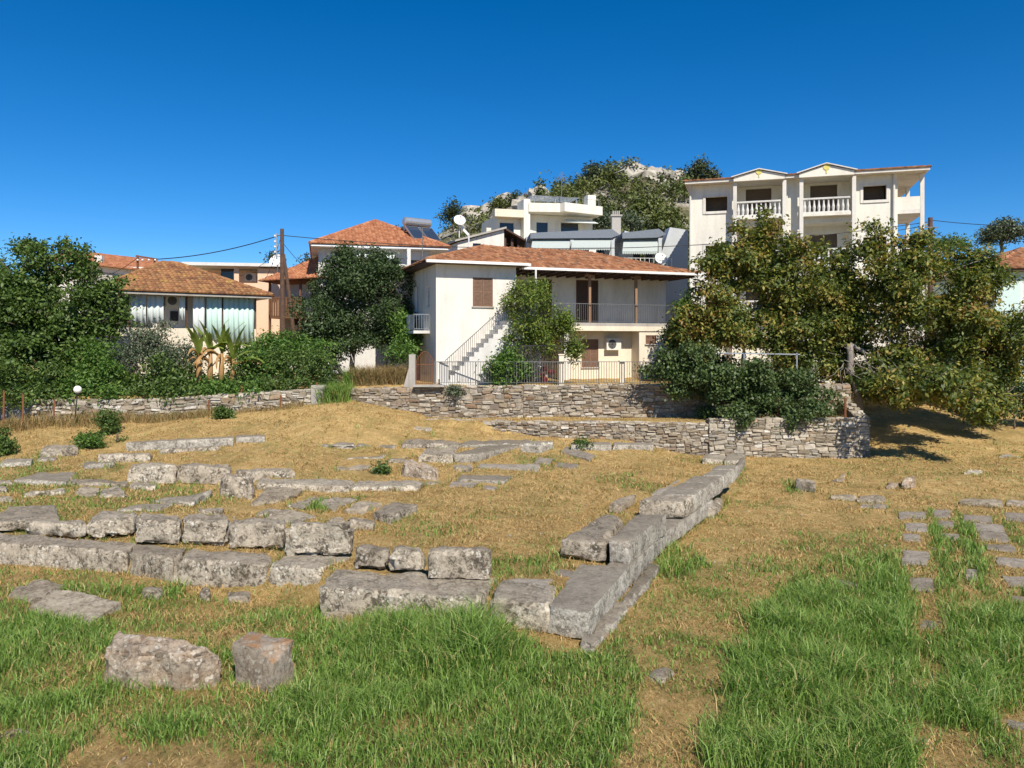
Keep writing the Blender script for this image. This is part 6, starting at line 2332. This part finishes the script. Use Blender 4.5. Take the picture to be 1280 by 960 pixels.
# stones inside the ruin
IN = dict(r=.03, amp=.045, chip=.11, cuts=3)
stone('A', [(592, 88), (1098, 62), (1104, 55), (630, 80)], 40, 'marble_cut', 'long grey beam block lying at the back left of the ruin', r=.04, amp=.03)
stone('A', [(1108, 60), (1250, 55), (1250, 49), (1112, 52)], 30, 'marble_cut', 'shorter grey block in line with the long grey beam block', r=.04, amp=.025)
stone('A', [(735, 124), (1030, 108), (1038, 100), (750, 114)], 16, 'marble', 'low stone sunk in the turf in front of the long grey beam', **IN)
stone('A', [(456, 146), (700, 146), (722, 132), (474, 134)], 36, 'marble', 'grey block left of and below the long grey beam', **IN)
stone('A', [(378, 192), (530, 184), (545, 174), (400, 178)], 22, 'marble_cut', 'low sloping stone just below the grey block, near the left', **IN)
stone('A', [(186, 118), (362, 110), (368, 100), (205, 100)], 40, 'marble', 'rough weedy boulder near the low green bush', r=.12, amp=.07)
stone('A', [(-10, 180), (148, 172), (160, 160), (20, 164)], 28, 'marble_cut', 'grey block at the left edge under the dark rounded bush', **IN)
stone('A', [(172, 168), (268, 164), (275, 154), (180, 156)], 14, 'marble_cut', 'thin flat stone below the rough weedy boulder', **IN)
stone('A', [(62, 262), (312, 270), (370, 225), (180, 228)], 18, 'marble_cut', 'flat pale sill slab, left piece of the long low line of stones', r=.05, amp=.02)
stone('A', [(314, 272), (600, 286), (606, 266), (330, 256)], 16, 'marble', 'middle piece of the long low line of stones', **IN)
stone('A', [(604, 288), (735, 294), (738, 280), (606, 272)], 24, 'marble', 'short piece of the low line below the big dark-hollowed block', **IN)
stone('A', [(604, 192), (826, 196), (830, 184), (620, 180)], 78, 'marble', 'massive honey-grey block, left half of the biggest inner pair', **UF)
stone('A', [(830, 196), (1086, 202), (1088, 188), (834, 184)], 76, 'marble', 'massive block with black eroded hollows, right half of the biggest inner pair', **UF)
stone('A', [(1088, 218), (1200, 226), (1278, 214), (1130, 208)], 42, 'marble', 'block behind the leaning upright stone, in line with the biggest pair', **IN)
stone('B', [(-30, 224), (180, 220), (176, 208), (-20, 210)], 34, 'marble', 'low mottled block right of the biggest pair, ending in dry turf', **IN)
stone('A', [(1046, 244), (1184, 250), (1192, 236), (1060, 226)], 100, 'marble', 'leaning upright stone with a hollowed top near the centre left', r=.1, amp=.07, chip=.14, batter=.1)
stone('B', [(2, 278), (440, 290), (470, 262), (20, 254)], 30, 'marble', 'long flat-topped wall block with streaked front, left piece', r=.05, amp=.035)
stone('B', [(442, 292), (766, 292), (790, 266), (476, 264)], 26, 'marble', 'long flat-topped wall block, right piece running under thin slabs', r=.05, amp=.035)
stone('A', [(350, 318), (452, 336), (482, 296), (385, 290)], 14, 'marble_pale', 'whitish split slab in the green turf at left', **IN)
stone('A', [(456, 334), (606, 326), (560, 290), (486, 298)], 20, 'marble', 'grey slab touching the whitish split slab', **IN)
stone('A', [(-10, 268), (58, 270), (62, 262), (0, 260)], 22, 'marble', 'upper small block at the left edge beside the flat sill slab', **IN)
stone('A', [(-10, 302), (28, 302), (32, 292), (0, 292)], 22, 'marble', 'tiny block at the left edge between two others', **IN)
stone('A', [(-10, 346), (74, 350), (60, 336), (10, 336)], 20, 'marble', 'rounded stone at the left edge above the large flat-topped slab', **IN)
stone('A', [(108, 330), (300, 316), (298, 304), (180, 310)], 14, 'marble', 'low wedge of stone in green turf left of the whitish slab', **IN)
stone('A', [(700, 356), (902, 378), (1012, 326), (880, 336)], 14, 'marble_cut', 'wide flat slab with a jagged raised right end', dz=(0, .05, .16, .0), r=.05, amp=.04, chip=.1)
stone('A', [(540, 404), (760, 400), (830, 372), (640, 378)], 12, 'marble_cut', 'smooth low slab behind the notched upper course block', **IN)
stone('A', [(920, 402), (1052, 406), (1056, 394), (935, 390)], 22, 'marble', 'small lump of stone behind the broad scaly block', **IN)
stone('B', [(-30, 374), (104, 358), (222, 316), (50, 304)], 16, 'marble_pale', 'pale tilted slab leaning by the foot of the upright stone', dz=(0, 0, .12, .1), r=.06, amp=.04)
stone('H', [(858, 128), (958, 140), (1075, 88), (1005, 84)], 14, 'marble', 'narrow slab pointing to the back right, left of a grass tuft', **IN)
stone('H', [(1010, 112), (1110, 150), (1230, 92), (1130, 78)], 12, 'marble', 'split slab between two grass tufts', **IN)
stone('H', [(704, 166), (830, 170), (905, 142), (780, 146)], 18, 'marble', 'dark thin slab beneath the pale diamond-shaped slab', **IN)
stone('H', [(756, 188), (905, 212), (1030, 182), (900, 140)], 14, 'marble_pale', 'pale diamond-shaped slab lying behind the cracked upper block', r=.04, amp=.025)
stone('H', [(1060, 204), (1168, 212), (1172, 184), (1075, 184)], 26, 'marble_pale', 'small rounded pale stone behind the split block', r=.1, amp=.05)
stone('H', [(1172, 196), (1310, 198), (1318, 172), (1190, 172)], 60, 'marble', 'pale block with a dark cleft on its left, behind the squarish block', **IN)
stone('B', [(402, 392), (496, 402), (592, 366), (470, 364)], 26, 'marble_pale', 'short pale block left of the neat rectangular one', **IN)
stone('B', [(546, 408), (632, 432), (764, 376), (650, 362)], 38, 'marble', 'neat rectangular block alone in the dry turf', r=.04, amp=.025)
stone('B', [(302, 98), (468, 98), (480, 66), (350, 64)], 10, 'marble_cut', 'flat slab, left end of the back row of the ruin', **IN)
stone('B', [(470, 98), (650, 108), (716, 74), (486, 66)], 10, 'marble_cut', 'flat broken slab, second in the back row of the ruin', **IN)
stone('B', [(680, 92), (955, 96), (962, 74), (700, 70)], 22, 'marble', 'grey block in the back row behind the moulded block', **IN)
stone('B', [(958, 96), (1290, 92), (1300, 74), (972, 74)], 16, 'marble_cut', 'long low block at the right of the back row', **IN)
stone('B', [(762, 140), (928, 148), (950, 112), (800, 112)], 38, 'marble', 'dark block touching the left end of the moulded block', **IN)
o = stone('B', [(930, 140), (1022, 142), (1248, 98), (1120, 88)], 42, 'marble_cut', 'long moulded cornice block with grooved lines along its side', r=.03, amp=.015)
stone('W', [(728, 334), (800, 338), (850, 326), (790, 318)], 28, 'marble_cut', 'plain grey block at the right end of the moulded block', **IN)
stone('B', [(372, 212), (520, 210), (612, 168), (395, 174)], 8, 'marble_pale', 'smooth pale slab left of the brown boulder', r=.05, amp=.02)
stone('B', [(412, 160), (600, 156), (622, 144), (440, 144)], 8, 'marble_cut', 'thin slab just behind the smooth pale slab', **IN)
stone('B', [(622, 172), (700, 170), (722, 146), (640, 148)], 10, 'marble', 'small flat stone behind the brown boulder', **IN)
stone('B', [(684, 190), (852, 212), (858, 196), (700, 164)], 56, 'boulder', 'rough dark brown boulder in the middle of the ruin', r=.16, amp=.08, chip=.2, batter=.05)
stone('B', [(920, 200), (1012, 206), (1022, 190), (930, 188)], 20, 'marble', 'small grey stone right of the brown boulder', **IN)
stone('B', [(950, 256), (1170, 266), (1212, 240), (960, 236)], 14, 'marble_cut', 'flat rectangular slab right of and below the brown boulder', r=.04, amp=.02)
stone('B', [(786, 286), (896, 272), (908, 258), (800, 264)], 6, 'marble', 'thin chipped slab at the end of the long wall block', r=.04, amp=.03)
for q, lab in (([(1040, 210), (1270, 214), (1300, 190), (1050, 188)], 'long flat grey paving stone in front of the moulded block'),
               ([(905, 290), (1020, 298), (1052, 276), (925, 268)], 'flat grey paving stone below the flat rectangular slab'),
               ([(1062, 302), (1128, 308), (1138, 292), (1075, 284)], 'smallest flat paving stone, in dry turf right of the slabs')):
    slab('B', q, lab, group='flat stones inside the ruin', lift=.03)
for q, lab in (([(170, 166), (262, 172), (272, 142), (200, 140)], 'square flat paving stone right of the moulded block'),
               ([(330, 154), (432, 160), (442, 142), (345, 138)], 'small flat paving stone ringed by green tufts'),
               ([(240, 132), (310, 136), (330, 116), (255, 114)], 'dark flat paving stone behind the square one'),
               ([(360, 92), (490, 112), (512, 98), (380, 70)], 'grey flat paving stone at the back, near the weedy bush'),
               ([(760, 278), (862, 278), (905, 250), (790, 250)], 'flat stone sunk in the turf beside the far upper row, near end'),
               ([(810, 246), (900, 248), (985, 186), (900, 200)], 'flat stone sunk in the turf beside the far upper row, far end'),
               ([(320, 632), (410, 642), (425, 606), (345, 600)], 'sunken flat stone in front of the left cracked upper block'),
               ([(60, 668), (300, 690), (330, 655), (110, 645)], 'flat paving strip with straw behind the black-pitted step block')):
    slab('C', q, lab, group='flat stones inside the ruin', lift=.03)
stone('W', [(912, 336), (1060, 336), (1062, 326), (916, 326)], 22, 'marble_cut', 'long low dressed stone before the terrace wall, left piece', r=.03, amp=.02)
stone('W', [(1062, 336), (1212, 338), (1212, 328), (1066, 327)], 24, 'marble_cut', 'long low dressed stone before the terrace wall, right piece', r=.03, amp=.02)
stone('W', [(340, 272), (405, 280), (412, 270), (350, 264)], 8, 'marble', 'flat scrap of stone at the left start of the low terrace wall', **IN)
# loose stones on the grass in front
stone('D', [(20, 128), (120, 152), (252, 90), (130, 70)], 16, 'marble_pale', 'small slab in the grass at the left, beside a larger tilted slab', r=.05, amp=.03)
stone('D', [(85, 184), (336, 240), (472, 160), (205, 113)], 14, 'marble_pale', 'larger pale tilted slab in the grass at the left', dz=(0, 0, .05, .06), r=.05, amp=.03)
stone('D', [(400, 330), (710, 352), (855, 316), (450, 264)], 150, 'boulder', 'big lichen-spotted boulder in the foreground grass', r=.16, amp=.06, chip=.16, batter=.10, res=.05, dz=(-.05, 0, -.04, .04))
stone('D', [(884, 312), (1040, 352), (1124, 302), (955, 272)], 165, 'marble_orange', 'upright squared block with rust-orange top next to the big boulder', r=.02, amp=.012, res=.05, chip=.05)
stone('D', [(-60, 690), (60, 655), (132, 640), (20, 632)], 18, 'marble_pale', 'pale slab half buried in grass at the bottom left corner', r=.06, amp=.03)
stone('P', [(802, 842), (826, 850), (848, 836), (828, 831)], 6, 'marble', 'small pale stone in the grass right of the step corner', r=.05, amp=.03)
# stones and paving at the right
stone('F', [(548, 102), (614, 112), (612, 102), (545, 92)], 34, 'marble_pale', 'squarish white stone standing alone in the turf at right', r=.05, amp=.03)
stone('F', [(660, 156), (740, 162), (745, 148), (672, 144)], 10, 'marble_pale', 'low long stone right of the white stone, left piece', **IN)
stone('F', [(742, 164), (838, 168), (836, 152), (750, 150)], 10, 'marble_pale', 'low long stone right of the white stone, right piece', **IN)
stone('F', [(745, 186), (838, 190), (850, 180), (760, 176)], 5, 'paver', 'thin grey slab just below the low long stone', **IN)
stone('F', [(660, 104), (705, 104), (712, 95), (670, 95)], 7, 'marble', 'small flat stone above the low long stone', **IN)
stone('F', [(890, 100), (938, 96), (930, 88), (900, 88)], 32, 'boulder', 'dark hollow-sided brown boulder on the right-hand rise', r=.1, amp=.07)
stone('F', [(836, 120), (880, 118), (884, 108), (846, 108)], 12, 'boulder', 'dark low stone left of the hollow-sided boulder', **IN)
stone('F', [(1072, 168), (1215, 178), (1212, 164), (1085, 160)], 14, 'marble_pale', 'long edging stone at the top of the paved path, left piece', r=.05, amp=.03)
stone('F', [(1220, 176), (1300, 178), (1300, 166), (1230, 164)], 12, 'marble_pale', 'edging stone at the top of the paved path, at the picture edge', r=.05, amp=.03)
stone('F', [(1088, 78), (1140, 80), (1150, 70), (1100, 68)], 6, 'marble', 'flat stone on the rise right of the hollow-sided boulder', **IN)
stone('F', [(1200, 26), (1270, 28), (1275, 20), (1210, 20)], 5, 'marble', 'pale flat stone far right in the shade of the walnut tree', **IN)
stone('F', [(692, 92), (712, 92), (714, 82), (696, 82)], 4, 'boulder', 'little dark stone behind the small flat stone at right', **IN)
for q, lab in (([(880, 222), (966, 227), (968, 204), (878, 202)], 'first slab at the far end of the left paving column'),
               ([(900, 266), (976, 268), (970, 244), (898, 240)], 'second slab from the far end of the left paving column'),
               ([(892, 300), (952, 302), (950, 276), (888, 274)], 'third slab from the far end of the left paving column'),
               ([(884, 366), (972, 374), (984, 330), (890, 325)], 'darkest largest slab of the left paving column'),
               ([(915, 452), (998, 462), (992, 414), (908, 410)], 'slab of the left paving column beside the lone tilted slab'),
               ([(990, 220), (1050, 222), (1044, 194), (984, 194)], 'first slab of the middle paving column at its far end'),
               ([(1005, 250), (1060, 252), (1056, 230), (1002, 228)], 'second slab of the middle column, half under straw'),
               ([(1010, 288), (1078, 292), (1072, 270), (1006, 268)], 'third slab of the middle column, mostly buried'),
               ([(1095, 420), (1135, 424), (1132, 390), (1092, 388)], 'half buried slab between the two grass strips'),
               ([(1086, 232), (1182, 236), (1176, 212), (1082, 210)], 'far slab of the right paving column'),
               ([(1126, 260), (1222, 264), (1212, 240), (1116, 237)], 'second far slab of the right paving column'),
               ([(1142, 296), (1238, 300), (1222, 270), (1126, 266)], 'pale third slab of the right paving column'),
               ([(1162, 330), (1262, 334), (1250, 310), (1150, 306)], 'fourth slab of the right paving column'),
               ([(1195, 376), (1300, 384), (1288, 352), (1182, 347)], 'fifth slab of the right paving column'),
               ([(1228, 438), (1310, 446), (1300, 414), (1208, 408)], 'sixth slab of the right paving column near the picture edge'),
               ([(1222, 232), (1300, 238), (1296, 210), (1216, 206)], 'far slab of the rightmost column at the picture edge'),
               ([(1240, 500), (1310, 506), (1306, 476), (1236, 470)], 'seventh slab of the right paving column, half covered in straw')):
    slab('F', q, lab, group='paving slabs of the stone path')
for q, lab in (([(862, 60), (946, 62), (938, 10), (848, 4)], 'left column slab level with the lone tilted slab'),
               ([(880, 194), (960, 200), (950, 166), (884, 162)], 'small slab showing through a bare straw hollow'),
               ([(852, 632), (936, 642), (925, 618), (856, 604)], 'slab corner showing in the bare straw near the bottom right'),
               ([(1202, 576), (1300, 582), (1296, 550), (1200, 540)], 'slab at the right edge beside the bare straw hollow')):
    if 'level with' in lab:
        continue
    slab('G', q, lab, group='paving slabs of the stone path', lift=.02)
stone('G', [(556, 26), (640, 58), (672, 36), (566, 8)], 6, 'paver', 'lone tilted grey slab in the tall grass left of the path', r=.03, amp=.015)
# ---------------------------------------------------------------- grass
M['grass_green'] = leaf_mat('fresh grass', [(0.0, (0.11, 0.19, 0.035)), (0.42, (0.19, 0.315, 0.06)), (0.8, (0.285, 0.43, 0.10)), (0.92, (0.37, 0.46, 0.14)), (0.96, (0.52, 0.40, 0.18)), (1.0, (0.62, 0.47, 0.23))], 0.45, 0.45)
M['grass_dry'] = leaf_mat('dry grass', [(0.0, (0.29, 0.18, 0.075)), (0.4, (0.48, 0.315, 0.125)), (0.78, (0.63, 0.45, 0.21)), (0.86, (0.22, 0.21, 0.07)), (1.0, (0.13, 0.165, 0.045))], 0.2, 0.8)
def blade_mesh(P, h, w, lean, curl=1.0):
    n = len(P)
    az = rng.uniform(0, 2 * np.pi, n)
    d = np.stack([np.cos(az), np.sin(az), np.zeros(n)], -1)
    az2 = rng.uniform(0, 2 * np.pi, n)
    s = np.stack([np.cos(az2), np.sin(az2), np.zeros(n)], -1)
    ln = (lean * rng.uniform(.3, 1.3, n))
    up = np.array([0, 0, 1.0])
    hh, ww = h[:, None], w[:, None]
    mid = P + up * hh * .62 + d * (ln * .3)[:, None] * hh
    tip = P + up * (hh * (1 - .25 * ln[:, None] * curl)) + d * ln[:, None] * hh
    V = np.empty((n, 5, 3))
    V[:, 0] = P - s * ww * .5
    V[:, 1] = P + s * ww * .5
    V[:, 2] = mid - s * ww * .4
    V[:, 3] = mid + s * ww * .4
    V[:, 4] = tip
    return V
FACES5 = [(0, 1, 3, 2), (2, 3, 4)]
def on_stone(x, y):
    hit = np.zeros(x.shape, dtype=bool)
    for poly in FOOT:
        xs_, ys_ = [p[0] for p in poly], [p[1] for p in poly]
        bb = (x > min(xs_)) & (x < max(xs_)) & (y > min(ys_)) & (y < max(ys_))
        if bb.any():
            k = np.where(bb)[0]
            hit[k] |= pip(x[k], y[k], poly)
    return hit
greens, drys = [], []
for d0, d1, ng, nd, ws in ((7.2, 10.5, 1700, 900, 1.0), (10.5, 15, 1150, 900, 1.15), (15, 21, 560, 560, 1.5), (21, 34.4, 220, 260, 2.1)):
    xr_ = 0.70 * d1 + 3.5
    area = 2 * xr_ * (d1 - d0)
    for dens, dst, green in ((ng, greens, True), (nd, drys, False)):
        n = int(area * dens)
        x = rng.uniform(-xr_, xr_, n)
        y = rng.uniform(d0, d1, n)
        k = (np.abs(x) < 0.69 * y + 3.2)
        x, y = x[k], y[k]
        k = ~on_stone(x, y)
        x, y = x[k], y[k]
        full, hh = field(x, y, .09)
        if green:
            k = rng.uniform(0, 1, len(x)) < full
            x, y, hh, full = x[k], y[k], hh[k], full[k]
            tuft = 0.75 + 0.45 * np.clip(vnoise(x, y, 1.6, 9.0), -1, 1) + .2 * vnoise(x, y, 4.5, 3.0)
            h = hh * np.clip(tuft, .35, 1.5) * rng.uniform(.5, 1.1, len(x))
            w = rng.uniform(.008, .018, len(x)) * ws
            lean = np.full(len(x), .8)
        else:
            k = rng.uniform(0, 1, len(x)) < (1.05 - full) * np.clip(.5 + .6 * vnoise(x, y, 2.6, 2.0), .05, 1)
            x, y = x[k], y[k]
            h = rng.uniform(.04, .13, len(x)) * np.clip(.8 + .7 * vnoise(x, y, 1.6, 5.0), .3, 1.6)
            w = rng.uniform(.006, .012, len(x)) * ws
            lean = np.full(len(x), 1.9)
        P = np.stack([x, y, zg(x, y) - .01], -1)
        dst.append(blade_mesh(P, h, w, lean, 1.0 if green else .42))
# tufts and straw grown up against the feet of the stones
for poly in FOOT:
    a, b2, c2, d2 = [np.array(p) for p in poly]
    for p, q2 in ((a, b2), (b2, c2), (d2, a)):
        L = np.linalg.norm(q2 - p)
        if L < .1:
            continue
        nrm = np.array([(q2 - p)[1], -(q2 - p)[0]]) / L
        far_ = np.clip(16 / max(8.0, p[1]), .5, 1.3)
        n = int(L * 70 * far_) + 2
        s_ = rng.uniform(-.02, 1.02, n)
        o_ = np.abs(rng.normal(size=n)) * .07 - .01
        x = p[0] + (q2 - p)[0] * s_ + nrm[0] * o_
        y = p[1] + (q2 - p)[1] * s_ + nrm[1] * o_
        k = (vnoise(x, y, 3.3, 21.0) > -.25) & ~on_stone(x, y)
        x, y = x[k], y[k]
        if len(x) == 0:
            continue
        full, hh = field(x, y)
        g_ = rng.uniform(0, 1, len(x)) < np.clip(full * .9 + .22 + .3 * vnoise(x, y, 1.9, 4.0), 0, .9)
        P = np.stack([x, y, zg(x, y) - .01], -1)
        w = rng.uniform(.008, .015, len(x)) * (1 + .04 * max(0, p[1] - 12))
        h = rng.uniform(.06, .2, len(x)) * np.clip(.9 + .5 * vnoise(x, y, 2.2, 1.0), .4, 1.4)
        if g_.any():
            greens.append(blade_mesh(P[g_], h[g_] * 1.15, w[g_], np.full(g_.sum(), .8)))
        if (~g_).any():
            drys.append(blade_mesh(P[~g_], h[~g_] * .8, w[~g_], np.full((~g_).sum(), 1.3), .6))
np_mesh('fresh_grass', np.concatenate(greens), 5, M['grass_green'], None, 'stuff', FACES5)
np_mesh('dry_turf_grass', np.concatenate(drys), 5, M['grass_dry'], None, 'stuff', FACES5)
# dry weeds along the garden wall and under the dark tree
def weeds(name, regs, mat, wd=.02):
    out = []
    for (x0, x1, y0, y1, n, h0, h1) in regs:
        x = rng.uniform(x0, x1, n)
        y = rng.uniform(y0, y1, n)
        k = rng.uniform(0, 1, n) < np.clip(.6 + .6 * vnoise(x, y, 1.5, 6.0), .1, 1)
        x, y = x[k], y[k]
        h = rng.uniform(h0, h1, len(x))
        out.append(blade_mesh(np.stack([x, y, zg(x, y) - .02], -1), h, rng.uniform(.6, 1.3, len(x)) * wd, np.full(len(x), .8)))
    np_mesh(name, np.concatenate(out), 5, M[mat], None, 'stuff', FACES5)
weeds('dry_weeds', [(-21.5, -16.2, 31.6, 33.4, 3200, .25, .75), (-16.2, -12.4, 32.4, 33.4, 2200, .2, .55), (-12.4, -9, 32.9, 33.4, 700, .15, .4), (-7.3, -4.9, 34.9, 36.4, 4200, .4, 1.15), (9.6, 15.0, 33.0, 34.0, 1500, .15, .4)], 'weed_dry')
weeds('tall_green_grass', [(-8.4, -7.2, 33.2, 35.4, 2600, .45, 1.1)], 'grass_green', .025)

# small stones and crumbs lying in the dry turf
n = 2600
y = rng.uniform(8, 33, n)
x = rng.uniform(-1, 1, n) * (0.69 * y + 2.5)
full, hh = field(x, y)
k = (full < .35) & (vnoise(x, y, .8, 17.0) > -.1) & ~on_stone(x, y)
x, y = x[k], y[k]
n = len(x)
oct_ = np.array([(1, 0, 0), (-1, 0, 0), (0, 1, 0), (0, -1, 0), (0, 0, .7), (0, 0, -.7)], dtype=float)
sz = (.012 + .035 * rng.uniform(0, 1, n) ** 3)[:, None, None]
V = oct_[None] * sz * rng.uniform(.6, 1.5, (n, 1, 3)) + rng.normal(size=(n, 6, 3)) * sz * .18
V += np.stack([x, y, zg(x, y) + .004], -1)[:, None, :]
np_mesh('pebbles', V, 6, M['wallstone'], None, 'stuff', [(0, 2, 4), (2, 1, 4), (1, 3, 4), (3, 0, 4), (2, 0, 5), (1, 2, 5), (3, 1, 5), (0, 3, 5)])
